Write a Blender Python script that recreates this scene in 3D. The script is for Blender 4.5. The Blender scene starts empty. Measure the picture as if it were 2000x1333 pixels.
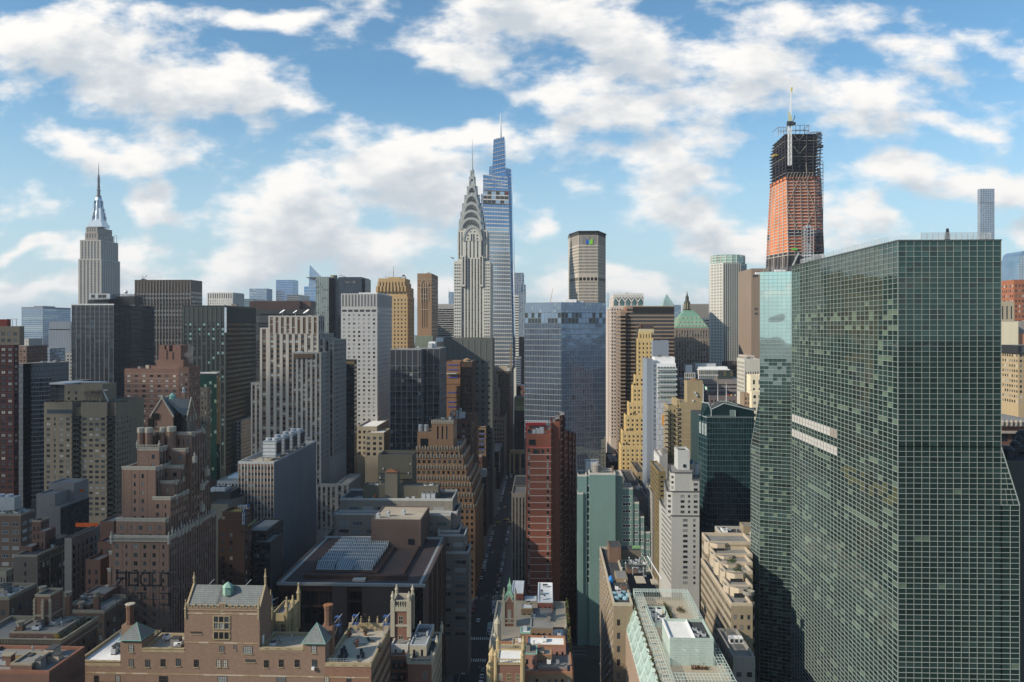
import bpy,math,random
from mathutils import Vector
RND=random.Random(7)
sc=bpy.context.scene
COL=sc.collection
# camera, sky, sun, exposure
F=1556.0
HC=160.0
HOR=637.0
YAW=math.atan(65.0/F)
cam=bpy.data.objects.new('camera',bpy.data.cameras.new('camera'))
COL.objects.link(cam)
cam.location=(0,0,HC)
cam.rotation_euler=(math.pi/2,0,YAW)
cam.data.sensor_width=36.0
cam.data.lens=36.0*F/2000.0
cam.data.shift_y=-(666.5-HOR)/2000.0
cam.data.clip_start=1.0
cam.data.clip_end=60000.0
sc.camera=cam
SUN_EL,SUN_AZ=31.0,209.0
sdir=Vector((math.sin(math.radians(SUN_AZ+30)),math.cos(math.radians(SUN_AZ+30)),0))
sdir=Vector((-0.90,-0.44,0)).normalized()*math.cos(math.radians(SUN_EL))+Vector((0,0,math.sin(math.radians(SUN_EL))))
sun=bpy.data.objects.new('sun',bpy.data.lights.new('sun','SUN'))
COL.objects.link(sun)
sun.location=(-300,-300,900)
sun.rotation_euler=(-sdir).to_track_quat('-Z','Y').to_euler()
sun.data.energy=5.0
sun.data.angle=math.radians(0.5)
sun.data.color=(1.0,0.88,0.71)
sc.view_settings.view_transform='Standard'
sc.view_settings.look='None'
sc.view_settings.exposure=0.25
sc.view_settings.gamma=1.0
def ray(px):
 s=(px-1000.0)/F
 return(-math.sin(YAW)+math.cos(YAW)*s,math.cos(YAW)+math.sin(YAW)*s)
def Xp(px,D):
 dx,dy=ray(px)
 return dx/dy*D
def Zp(py,px,D):
 return HC-(py-HOR)/F*D/ray(px)[1]
def Dfar(X,px):
 dx,dy=ray(px)
 return X*dy/dx
def cloud_world():
 w=bpy.data.worlds.new('World')
 sc.world=w
 w.use_nodes=True
 nt=w.node_tree
 nt.nodes.clear()
 N,L=nt.nodes.new,nt.links.new
 sky=N('ShaderNodeTexSky')
 sky.sky_type='NISHITA'
 sky.sun_disc=False
 sky.sun_elevation=math.radians(SUN_EL)
 sky.sun_rotation=math.atan2(sdir.x,sdir.y)
 sky.altitude=0
 sky.air_density=1.0
 sky.dust_density=0.6
 sky.ozone_density=1.6
 g=bpy.data.node_groups.new('cloud_density','ShaderNodeTree')
 g.interface.new_socket('P',in_out='INPUT',socket_type='NodeSocketVector')
 g.interface.new_socket('D',in_out='OUTPUT',socket_type='NodeSocketFloat')
 gn,gl=g.nodes.new,g.links.new
 gi,go=gn('NodeGroupInput'),gn('NodeGroupOutput')
 def vm(op,a,b=None,nn=gn,ll=gl):
  n=nn('ShaderNodeVectorMath');n.operation=op
  for k,v in enumerate((a,b)):
   if v is None:continue
   if isinstance(v,tuple):n.inputs[k].default_value=v
   else:ll(v,n.inputs[k])
  return n
 def mt(op,a,b=None,c=None,nn=gn,ll=gl,clamp=False):
  n=nn('ShaderNodeMath');n.operation=op;n.use_clamp=clamp
  for k,v in enumerate((a,b,c)):
   if v is None:continue
   if isinstance(v,(int,float)):n.inputs[k].default_value=v
   else:ll(v,n.inputs[k])
  return n.outputs[0]
 blobs=[(130,100,240,95,1.15),(290,150,210,100,1.2),(400,225,150,75,1.1),(500,240,80,45,.9),(30,170,90,60,.8),(520,10,130,30,.7),(170,312,140,34,.9),(310,392,78,42,1),(70,468,75,20,.8),(60,395,90,30,.6),(20,590,80,40,.4),(600,420,190,100,1.1),(760,380,230,90,1.0),(900,300,130,65,.7),(540,505,220,50,1.0),(330,490,90,34,.9),(800,500,160,50,.8),(1060,60,330,80,.8),(890,105,120,50,.8),(1180,200,170,90,1.0),(1330,130,280,100,.7),(1560,60,260,80,.5),(1250,300,200,60,.7),(1480,290,160,60,.45),(1050,425,60,24,.9),(1380,440,140,48,.95),(1300,380,120,40,.6),(1120,540,260,36,.7),(1790,370,150,60,.95),(1700,200,170,80,.4),(1960,360,100,60,.8),(1900,120,150,45,.55),(1640,450,120,60,.6),(1990,450,90,60,.9),(430,260,60,40,.7),(220,520,160,36,.55),(100,555,160,30,.5),(150,570,320,34,.75),(720,570,300,26,.7),(1100,575,350,34,.75),(1400,560,220,30,.7),(1750,560,200,40,.7),(1860,240,90,40,.6),(660,300,110,40,.5),(-300,150,260,120,1),(-500,400,300,90,.9),(2350,150,300,120,1),(2500,420,300,90,.9),(700,-250,500,120,.9),(1600,-350,600,150,.9),(200,-300,300,120,.7)]
 nz0=gn('ShaderNodeTexNoise');nz0.inputs['Scale'].default_value=3.4;nz0.inputs['Detail'].default_value=3
 gl(vm('MULTIPLY',gi.outputs[0],(1,1.5,1)).outputs[0],nz0.inputs['Vector'])
 warp=vm('MULTIPLY',vm('SUBTRACT',nz0.outputs['Color'],(.5,.5,.5)).outputs[0],(.34,.22,0)).outputs[0]
 pw=vm('ADD',gi.outputs[0],warp).outputs[0]
 acc=None
 for cx,cy,rx,ry,wt in blobs:
  dx,dy=ray(cx)
  u,v=dx/dy,(HOR-cy)/F/dy
  k=1.0/dy/F
  d=vm('MULTIPLY',vm('SUBTRACT',pw,(u,v,0)).outputs[0],(1/(rx*k),1/(ry*k),0)).outputs[0]
  ln=vm('LENGTH',d).outputs['Value']
  m=mt('MULTIPLY',mt('SUBTRACT',1.12,ln),wt)
  acc=m if acc is None else mt('SMOOTH_MAX',acc,m,0.25)
 acc=mt('MINIMUM',mt('MAXIMUM',acc,-0.9),.8)
 nz=gn('ShaderNodeTexNoise');nz.inputs['Scale'].default_value=8.5;nz.inputs['Detail'].default_value=12;nz.inputs['Roughness'].default_value=.56
 gl(vm('MULTIPLY',gi.outputs[0],(1,1.9,1)).outputs[0],nz.inputs['Vector'])
 dd=mt('ADD',mt('MULTIPLY',acc,.95),mt('MULTIPLY',mt('SUBTRACT',nz.outputs['Fac'],.5),3.9))
 gl(dd,go.inputs[0])
 tc=N('ShaderNodeTexCoord')
 sp=N('ShaderNodeSeparateXYZ');L(tc.outputs['Generated'],sp.inputs[0])
 W=dict(nn=N,ll=L)
 ay=mt('MAXIMUM',mt('ABSOLUTE',sp.outputs['Y'],**W),.22,**W)
 cb=N('ShaderNodeCombineXYZ')
 L(mt('DIVIDE',sp.outputs['X'],ay,**W),cb.inputs[0]);L(mt('DIVIDE',sp.outputs['Z'],ay,**W),cb.inputs[1])
 g1=N('ShaderNodeGroup');g1.node_tree=g;L(cb.outputs[0],g1.inputs[0])
 g2=N('ShaderNodeGroup');g2.node_tree=g;L(vm('ADD',cb.outputs[0],(-.018,.034,0),**W).outputs[0],g2.inputs[0])
 def mr(x,a,b,c=0.,d=1.):
  n=N('ShaderNodeMapRange');n.interpolation_type='SMOOTHSTEP'
  L(x,n.inputs[0])
  for k,v in enumerate((a,b,c,d)):n.inputs[k+1].default_value=v
  return n.outputs[0]
 alpha=mr(g1.outputs[0],-.12,.70)
 thick=mr(g2.outputs[0],-.05,1.15)
 ramp=N('ShaderNodeMix');ramp.data_type='RGBA'
 L(thick,ramp.inputs[0])
 ramp.inputs[6].default_value=(11.6,11.3,10.9,1)
 ramp.inputs[7].default_value=(6.7,7.3,7.9,1)
 hz=mr(sp.outputs['Z'],0.0,.30,.80,0.0)
 mxh=N('ShaderNodeMix');mxh.data_type='RGBA';L(hz,mxh.inputs[0]);
 tint=N('ShaderNodeMix');tint.data_type='RGBA';tint.blend_type='MULTIPLY';tint.inputs[0].default_value=1
 L(sky.outputs[0],tint.inputs[6]);tint.inputs[7].default_value=(1.12,1.60,1.72,1)
 L(tint.outputs[2],mxh.inputs[6]);mxh.inputs[7].default_value=(6.6,8.2,9.2,1)
 mx=N('ShaderNodeMix');mx.data_type='RGBA'
 L(mt('MULTIPLY',alpha,mr(sp.outputs['Z'],-.005,.05,.5,1),**W),mx.inputs[0]);L(mxh.outputs[2],mx.inputs[6]);L(ramp.outputs[2],mx.inputs[7])
 bg=N('ShaderNodeBackground');bg.inputs[1].default_value=0.076
 L(mx.outputs[2],bg.inputs[0])
 out=N('ShaderNodeOutputWorld');L(bg.outputs[0],out.inputs[0])
cloud_world()
sc.world.cycles.sampling_method='MANUAL'
sc.world.cycles.sample_map_resolution=512
# materials
MATS={}
ALB=.9
def _pr(name):
 m=bpy.data.materials.new(name)
 m.use_nodes=True
 return m,m.node_tree,m.node_tree.nodes['Principled BSDF']
def setp(b,**k):
 for a,v in k.items():
  b.inputs[a.replace('_',' ')].default_value=v
def wall(name,col,rough=.85,var=.22,streak=.18,brick=None,spec=.25,big=.03):
 """weathered opaque surface: large blotches, vertical streaks, optional brick or panel courses"""
 if name in MATS:return MATS[name]
 m,nt,b=_pr(name);MATS[name]=m
 col=tuple(c*ALB for c in col)
 if brick:brick=(brick[0],brick[1],tuple(c*ALB for c in brick[2]),tuple(c*ALB for c in brick[3]))
 N,L=nt.nodes.new,nt.links.new
 tc=N('ShaderNodeTexCoord')
 n1=N('ShaderNodeTexNoise');n1.inputs['Scale'].default_value=big;n1.inputs['Detail'].default_value=6
 L(tc.outputs['Object'],n1.inputs['Vector'])
 mp=N('ShaderNodeMapping');mp.inputs['Scale'].default_value=(.55,.55,.03)
 L(tc.outputs['Object'],mp.inputs[0])
 n2=N('ShaderNodeTexNoise');n2.inputs['Scale'].default_value=1.0;n2.inputs['Detail'].default_value=4
 L(mp.outputs[0],n2.inputs['Vector'])
 n3=N('ShaderNodeTexNoise');n3.inputs['Scale'].default_value=1.3;n3.inputs['Detail'].default_value=3
 L(tc.outputs['Object'],n3.inputs['Vector'])
 def ma(a,mul,add):
  n=N('ShaderNodeMath');n.operation='MULTIPLY_ADD';L(a,n.inputs[0]);n.inputs[1].default_value=mul;n.inputs[2].default_value=add
  return n.outputs[0]
 v=N('ShaderNodeMath');v.operation='ADD'
 L(ma(n1.outputs['Fac'],var*2.2,1-var*1.1),v.inputs[0]);L(ma(n2.outputs['Fac'],streak*2,-streak),v.inputs[1])
 v2=N('ShaderNodeMath');v2.operation='ADD';L(v.outputs[0],v2.inputs[0]);L(ma(n3.outputs['Fac'],.24,-.12),v2.inputs[1])
 src=None
 if brick:
  bw,bh,c2,mortar=brick
  cx=N('ShaderNodeSeparateXYZ');L(tc.outputs['Object'],cx.inputs[0])
  ad=N('ShaderNodeMath');ad.operation='ADD';L(cx.outputs[0],ad.inputs[0]);L(cx.outputs[1],ad.inputs[1])
  cb=N('ShaderNodeCombineXYZ');L(ad.outputs[0],cb.inputs[0]);L(cx.outputs[2],cb.inputs[1])
  bt=N('ShaderNodeTexBrick');L(cb.outputs[0],bt.inputs['Vector'])
  bt.inputs['Scale'].default_value=1;bt.inputs['Brick Width'].default_value=bw;bt.inputs['Row Height'].default_value=bh
  bt.inputs['Mortar Size'].default_value=bh*.09
  bt.inputs['Color1'].default_value=(*col,1);bt.inputs['Color2'].default_value=(*c2,1);bt.inputs['Mortar'].default_value=(*mortar,1)
  src=bt.outputs['Color']
 sc_=N('ShaderNodeVectorMath');sc_.operation='SCALE'
 if src:L(src,sc_.inputs[0])
 else:sc_.inputs[0].default_value=col
 L(v2.outputs[0],sc_.inputs['Scale'])
 L(sc_.outputs[0],b.inputs['Base Color'])
 setp(b,Roughness=rough,Specular_IOR_Level=spec)
 return m
def glass(name,col,metal=.0,rough=.04,bump=.25,ior=1.6,bscale=.12,spec=.6):
 """window glass seen from outside: dark body, sharp slightly wavy reflection"""
 if name in MATS:return MATS[name]
 m,nt,b=_pr(name);MATS[name]=m
 N,L=nt.nodes.new,nt.links.new
 tc=N('ShaderNodeTexCoord')
 n=N('ShaderNodeTexNoise');n.inputs['Scale'].default_value=bscale;n.inputs['Detail'].default_value=2
 L(tc.outputs['Object'],n.inputs['Vector'])
 bp=N('ShaderNodeBump');bp.inputs['Strength'].default_value=bump;bp.inputs['Distance'].default_value=.35
 L(n.outputs['Fac'],bp.inputs['Height']);L(bp.outputs[0],b.inputs['Normal'])
 n2=N('ShaderNodeTexNoise');n2.inputs['Scale'].default_value=.06;n2.inputs['Detail'].default_value=5
 L(tc.outputs['Object'],n2.inputs['Vector'])
 mu=N('ShaderNodeMath');mu.operation='MULTIPLY_ADD';L(n2.outputs['Fac'],mu.inputs[0]);mu.inputs[1].default_value=.8;mu.inputs[2].default_value=.6
 s=N('ShaderNodeVectorMath');s.operation='SCALE';s.inputs[0].default_value=col;L(mu.outputs[0],s.inputs['Scale'])
 L(s.outputs[0],b.inputs['Base Color'])
 setp(b,Metallic=metal,Roughness=rough,IOR=ior,Specular_IOR_Level=spec)
 return m
def paint(name,col,rough=.5,metal=0.):
 return wall(name,col,rough=rough,var=.08,streak=.06,spec=.5)if not metal else _metal(name,col,rough,metal)
def _metal(name,col,rough,metal):
 if name in MATS:return MATS[name]
 m,nt,b=_pr(name);MATS[name]=m
 N,L=nt.nodes.new,nt.links.new
 tc=N('ShaderNodeTexCoord');n=N('ShaderNodeTexNoise');n.inputs['Scale'].default_value=.4;n.inputs['Detail'].default_value=6
 L(tc.outputs['Object'],n.inputs['Vector'])
 mu=N('ShaderNodeMath');mu.operation='MULTIPLY_ADD';L(n.outputs['Fac'],mu.inputs[0]);mu.inputs[1].default_value=.6;mu.inputs[2].default_value=.7
 s=N('ShaderNodeVectorMath');s.operation='SCALE';s.inputs[0].default_value=col;L(mu.outputs[0],s.inputs['Scale']);L(s.outputs[0],b.inputs['Base Color'])
 setp(b,Metallic=metal,Roughness=rough)
 return m
G_DARK=glass('dark_window_glass',(.012,.016,.02))
G_BLUE=glass('blue_grey_window_glass',(.05,.075,.10),metal=.3)
G_BLIND=glass('window_with_blind',(.30,.31,.30),rough=.25,ior=1.45)
G_CURT=glass('window_with_pale_curtain',(.42,.40,.34),rough=.3,ior=1.45)
G_MID=glass('grey_window_glass',(.07,.085,.095),metal=.1)
G_LIT=glass('window_with_shade_half_drawn',(.17,.18,.18),rough=.15)
OFFICE=[(G_DARK,6),(G_MID,3),(G_BLUE,1.5),(G_BLIND,.8),(G_LIT,1)]
FLATS=[(G_DARK,5),(G_MID,3),(G_BLIND,1.6),(G_CURT,1),(G_BLUE,1),(G_LIT,1.5)]
DARKS=[(G_DARK,8),(G_MID,2),(G_LIT,.3)]
def pick(ws):
 r=RND.random()*sum(w for _,w in ws)
 for m,w in ws:
  r-=w
  if r<=0:return m
 return ws[-1][0]
R_GREY=wall('grey_gravel_roof',(.20,.195,.185),var=.35,streak=.0,big=.12)
R_DARK=wall('dark_tar_roof',(.05,.052,.055),var=.4,streak=.0,big=.12)
R_WHITE=wall('white_membrane_roof',(.72,.72,.70),var=.18,streak=.0,big=.2)
R_TAN=wall('tan_gravel_roof',(.38,.33,.26),var=.3,streak=.0,big=.12)
R_BROWN=wall('brown_tile_roof',(.075,.055,.052),var=.25,streak=0,brick=(1.2,1.2,(.09,.066,.062),(.05,.038,.036)))
M_STEEL=_metal('galvanised_steel',(.36,.38,.4),.5,.6)
M_DKSTEEL=wall('dark_painted_steel',(.035,.037,.04),rough=.5,var=.1)
M_WHITE=wall('white_painted_metal',(.75,.76,.77),rough=.5,var=.08,streak=.05)
M_GREYM=wall('light_grey_equipment_metal',(.42,.45,.48),rough=.5,var=.15)
M_WOOD=wall('weathered_tank_wood',(.16,.11,.075),var=.25)
M_COPPER=wall('green_copper',(.22,.44,.36),rough=.6,var=.25)
M_ASH=wall('pale_mullion',(.52,.55,.56),rough=.4,var=.05)
# mesh helpers
class MB:
 def __init__(s):s.v=[];s.f=[];s.m=[]
 def quad(s,a,b,c,d,mat):
  n=len(s.v);s.v+=[a,b,c,d];s.f.append((n,n+1,n+2,n+3));s.m.append(mat)
 def poly(s,pts,mat):
  n=len(s.v);s.v+=pts;s.f.append(tuple(range(n,n+len(pts))));s.m.append(mat)
 def box(s,x0,x1,y0,y1,z0,z1,mat,bottom=True):
  if x1<x0:x0,x1=x1,x0
  if y1<y0:y0,y1=y1,y0
  n=len(s.v)
  s.v+=[(x0,y0,z0),(x1,y0,z0),(x1,y1,z0),(x0,y1,z0),(x0,y0,z1),(x1,y0,z1),(x1,y1,z1),(x0,y1,z1)]
  fs=[(0,1,5,4),(1,2,6,5),(2,3,7,6),(3,0,4,7),(4,5,6,7)]+([(3,2,1,0)]if bottom else[])
  for f in fs:s.f.append(tuple(n+i for i in f));s.m.append(mat)
 def prism(s,pts,z0,z1,mat,top=None):
  """extruded CCW footprint"""
  n=len(pts)
  for i in range(n):
   a,b=pts[i],pts[(i+1)%n]
   s.quad((*a,z0),(*b,z0),(*b,z1),(*a,z1),mat)
  s.poly([(*p,z1)for p in pts],top or mat)
 def loft(s,rings,mat,cap=True):
  """rings: list of equal-length point lists from bottom to top, CCW from above"""
  n=len(rings[0]);base=len(s.v)
  for r in rings:s.v+=list(r)
  for k in range(len(rings)-1):
   for i in range(n):
    j=(i+1)%n
    s.f.append((base+k*n+i,base+k*n+j,base+(k+1)*n+j,base+(k+1)*n+i));s.m.append(mat)
  if cap:s.f.append(tuple(base+(len(rings)-1)*n+i for i in range(n)));s.m.append(mat)
 def lathe(s,cx,cy,prof,mat,n=16,ph=0.):
  s.loft([[(cx+r*math.cos(ph+2*math.pi*i/n),cy+r*math.sin(ph+2*math.pi*i/n),z)for i in range(n)]for r,z in prof],mat)
 def bar(s,a,b,w,mat,n=4,w2=None):
  a,b=Vector(a),Vector(b);d=(b-a)
  if d.length<1e-6:return
  d.normalize();u=d.cross(Vector((0,0,1)))
  if u.length<.05:u=d.cross(Vector((0,1,0)))
  u.normalize();v=d.cross(u);w2=w if w2 is None else w2
  rs=[]
  for p,ww in((a,w),(b,w2)):
   rs.append([tuple(p+(u*math.cos(t)+v*math.sin(t))*ww*.5)for t in[math.pi*2*(i+.5)/n for i in range(n)]])
  s.loft(rs,mat);s.poly([q for q in reversed(rs[0])],mat)
 def build(s,name,parent=None,loc=None,kind=None):
  if not s.f:return None
  me=bpy.data.meshes.new(name)
  if loc is not None:
   ox,oy,oz=loc
   vs=[(a[0]-ox,a[1]-oy,a[2]-oz)for a in s.v]
  else:vs=s.v
  me.from_pydata(vs,[],s.f)
  idx={};ids=[]
  for m in s.m:
   k=m.name
   if k not in idx:idx[k]=len(idx);me.materials.append(m)
   ids.append(idx[k])
  me.polygons.foreach_set('material_index',ids)
  me.update()
  o=bpy.data.objects.new(name,me);COL.objects.link(o)
  if parent is not None:o.parent=parent
  if kind:o['kind']=kind
  return o
def thing(name,label,cat,loc=(0,0,0),rz=0.,group=None):
 o=bpy.data.objects.new(name,None);COL.objects.link(o)
 o.empty_display_size=1
 o.location=loc;o.rotation_euler=(0,0,rz);o['label']=label;o['category']=cat
 if group:o['group']=group
 return o
def struct(o,kind='structure'):
 o['kind']=kind;return o
def copy_tree(o,parent=None):
 c=o.copy();COL.objects.link(c)
 if parent is not None:c.parent=parent
 for ch in list(o.children):copy_tree(ch,c)
 return c
class S(dict):
 """facade spec; lengths in photograph pixels at the facade's own distance"""
 def __call__(s,**k):
  n=S(s);n.update(k);return n
DEF=S(bay=8,ww=.5,fh=8,wh=.5,so=.3,rec=.0,cap=3,base=0,mx=1,w=None,sp=None,g=OFFICE,pier=None,hbar=None,ind=False,fr=None,zmin=None)
class B:
 """one building: an Empty at its base whose parts are gathered here and linked by done()"""
 def __init__(s,name,label,px,D,cat='building',group=None):
  s.loc=(Xp(px,D),D,0.0)
  s.e=thing(name,label,cat,s.loc,0,group)
  s.parts={};s.wins=[];s.subs=[]
 def p(s,name):return s.parts.setdefault(name,MB())
 def new(s,name):
  mb=MB();s.subs.append((name,mb));return mb
 def facade(s,p0,p1,z0,z1,sp,sc_):
  q=DEF(**sp);W=s.p('wall');G=s.p('glazing')
  x0,y0=p0;x1,y1=p1
  L=math.hypot(x1-x0,y1-y0)
  if L<.05 or z1-z0<.05:return
  ux,uy=(x1-x0)/L,(y1-y0)/L;nx,ny=uy,-ux
  def P(u,z,o=0.):return(x0+ux*u+nx*o,y0+uy*u+ny*o,z)
  def Q(mb,a,b,za,zb,mat,o=0.):mb.quad(P(a,za,o),P(b,za,o),P(b,zb,o),P(a,zb,o),mat)
  wm=q['w']
  if q.get('blank'):
   Q(W,0,L,z0,z1,wm)
   hb=q.get('course')
   if hb:
    step,hh,mt_=hb;z=z1-step*sc_
    k=max(z0,q['zmin']or z0)
    while z>k:Q(s.p('band_course'),0,L,z,z+hh*sc_,mt_,.05);z-=step*sc_
   return
  bay,fh,cap,base,mx=q['bay']*sc_,q['fh']*sc_,q['cap']*sc_,q['base']*sc_,q['mx']*sc_
  mx=min(mx,L*.2)
  n=max(1,int(round((L-2*mx)/bay)));bw=(L-2*mx)/n
  zt=z1-cap;zb_lim=max(z0+base,q['zmin']if q['zmin']is not None else z0)
  nr=int((zt-zb_lim)/fh)
  if nr<1:Q(W,0,L,z0,z1,wm);return
  zb=zt-nr*fh
  if cap>0:Q(W,0,L,zt,z1,q.get('capw')or wm)
  if zb-z0>.01:Q(W,0,L,z0,zb,wm)
  if mx>.01:
   Q(W,0,mx,zb,zt,wm);Q(W,L-mx,L,zb,zt,wm)
  ww,wh,so,rec=q['ww'],q['wh'],q['so'],q['rec']*sc_
  sp_=q['sp'];skip=q.get('skip');hwin=q.get('pat')
  gl=q['g'];rowg=q.get('rowg')
  for r in range(nr):
   zr=zb+r*fh;wz0=zr+fh*so;wz1=wz0+fh*wh
   if wh>=.999:wz0,wz1=zr,zr+fh
   if sp_ is None:
    if wz0>zr+.001:Q(W,mx,L-mx,zr,wz0,q.get('band')or wm)
    if wz1<zr+fh-.001:Q(W,mx,L-mx,wz1,zr+fh,q.get('band')or wm)
   a=mx
   rg=pick(rowg)if rowg else None
   for c in range(n):
    cx0=mx+c*bw;f=ww
    if hwin:f=hwin[c%len(hwin)]
    if f<=0:
     if sp_ is not None:Q(W,a,cx0+bw,zr,zr+fh,wm);a=cx0+bw
     continue
    a0=cx0+bw*(1-f)/2;a1=a0+bw*f
    if a0-a>.001:
     Q(W,a,a0,wz0 if sp_ is None else zr,wz1 if sp_ is None else zr+fh,wm)
    if sp_ is not None:
     if wz0>zr+.001:Q(W,a0,a1,zr,wz0,sp_,-rec)
     if wz1<zr+fh-.001:Q(W,a0,a1,wz1,zr+fh,sp_,-rec)
    gm=rg or pick(gl)
    if q['ind']:
     s.wins.append((P((a0+a1)/2,wz0,-rec),(ux,uy),a1-a0,wz1-wz0,gm,q['fr'],q.get('frm')or M_DKSTEEL))
    else:Q(G,a0,a1,wz0,wz1,gm,-rec)
    if rec>.01:
     W.quad(P(a0,wz0,0),P(a0,wz0,-rec),P(a0,wz1,-rec),P(a0,wz1,0),wm)
     W.quad(P(a1,wz0,-rec),P(a1,wz0,0),P(a1,wz1,0),P(a1,wz1,-rec),wm)
     W.quad(P(a0,wz0,0),P(a1,wz0,0),P(a1,wz0,-rec),P(a0,wz0,-rec),q.get('sill')or wm)
     W.quad(P(a0,wz1,-rec),P(a1,wz1,-rec),P(a1,wz1,0),P(a0,wz1,0),wm)
     if q.get('sill'):
      si=s.p('sills');e=.12*sc_*3
      si.quad(P(a0-e,wz0-e*1.2,.06),P(a1+e,wz0-e*1.2,.06),P(a1+e,wz0,.06),P(a0-e,wz0,.06),q['sill'])
    a=a1
   if L-mx-a>.001:Q(W,a,L-mx,wz0 if sp_ is None else zr,wz1 if sp_ is None else zr+fh,wm)
  if q['pier']:
   pw,pp,pm=q['pier'];pw*=sc_;pp*=sc_;M=s.p('mullions' if pw<1.2 else 'piers');st=q.get('pstep',1)
   top=q.get('ptop',1)
   for c in range(0,n+1,st):
    u=mx+c*bw
    if q.get('pcent'):u+=bw/2
    if u>L:continue
    ua,ub=max(0,u-pw/2),min(L,u+pw/2)
    zz=z1 if top else zt
    M.quad(P(ua,zb,pp),P(ub,zb,pp),P(ub,zz,pp),P(ua,zz,pp),pm)
    M.quad(P(ua,zb,0),P(ua,zb,pp),P(ua,zz,pp),P(ua,zz,0),pm)
    M.quad(P(ub,zb,pp),P(ub,zb,0),P(ub,zz,0),P(ub,zz,pp),pm)
    M.quad(P(ua,zz,pp),P(ub,zz,pp),P(ub,zz,0),P(ua,zz,0),pm)
  if q['hbar']:
   hh,pp,pm=q['hbar'];hh*=sc_;pp*=sc_;M=s.p('transoms');st=q.get('hstep',1)
   for r in range(0,nr+1,st):
    z=zb+r*fh
    M.quad(P(0,z-hh/2,pp),P(L,z-hh/2,pp),P(L,z+hh/2,pp),P(0,z+hh/2,pp),pm)
    M.quad(P(0,z+hh/2,pp),P(L,z+hh/2,pp),P(L,z+hh/2,0),P(0,z+hh/2,0),pm)
    M.quad(P(0,z-hh/2,0),P(L,z-hh/2,0),P(L,z-hh/2,pp),P(0,z-hh/2,pp),pm)
 def m(s,a,b,top,D,xs=None,dep=None,bot=None,front=None,side=None,w=None,roof=None,par=1.0,pv=None,z0=0.,left=None,both=False,eq=0,roofn='roof',parw=None,zt=None):
  """box mass given by photograph columns a..b and row top of its front face at distance D"""
  X0,X1=Xp(a,D),Xp(b,D);mid=(a+b)/2
  z1=zt if zt is not None else Zp(top,mid,D);k=D/ray(mid)[1]/F
  if bot is not None:z0=Zp(bot,mid,D)
  isl=(X0+X1)/2<0 if left is None else left
  if xs is not None:
   dep=(Dfar(X1,xs)if isl else Dfar(X0,xs))-D
  if dep is None:dep=30.
  assert dep>0,(s.e.name,a,b,D,xs,dep)
  zm=Zp(pv,mid,D)if pv else None
  w=w or(front or{}).get('w');bl=S(blank=1,w=w)
  fr=(front or bl);fr=fr if fr.get('w')else fr(w=w)
  sd=(side or bl);sd=sd if sd.get('w')else sd(w=w)
  if zm is not None:fr=fr(zmin=zm);sd=sd(zmin=zm)
  rs=sd;ls=bl
  if not isl:rs,ls=bl,sd
  if both:rs=ls=sd
  s.facade((X0,D),(X1,D),z0,z1,fr,k)
  s.facade((X1,D),(X1,D+dep),z0,z1,rs,k)
  s.facade((X0,D+dep),(X0,D),z0,z1,ls,k)
  s.facade((X1,D+dep),(X0,D+dep),z0,z1,bl,k)
  R=s.new(roofn);roof=roof or R_GREY
  R.quad((X0,D,z1),(X1,D,z1),(X1,D+dep,z1),(X0,D+dep,z1),roof)
  if par:
   h=par;t=min(.5,(X1-X0)*.08);PM=s.new('parapet');pw=parw or w
   z1b=z1+.003
   for bx in((X0-.003,X1+.003,D-.003,D+t),(X0-.003,X1+.003,D+dep-t,D+dep+.003),(X0-.003,X0+t,D+t,D+dep-t),(X1-t,X1+.003,D+t,D+dep-t)):
    PM.box(*bx,z1-.02,z1+h,pw)
  if eq:s.clutter(X0,X1,D,D+dep,z1,eq)
  return(X0,X1,D,D+dep,z1)
 def bx(s,part,a,b,top,D,dep,bot=None,mat=None,z0=None,topmat=None,new=False):
  X0,X1=Xp(a,D),Xp(b,D);mid=(a+b)/2
  z1=Zp(top,mid,D);z0=Zp(bot,mid,D)if bot is not None else z0
  mb=s.new(part)if new else s.p(part)
  mb.box(X0,X1,D,D+dep,z0,z1,mat)
  if topmat:mb.box(X0+.3,X1-.3,D+.3,D+dep-.3,z1,z1+.05,topmat)
  return X0,X1,z0,z1
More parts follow.
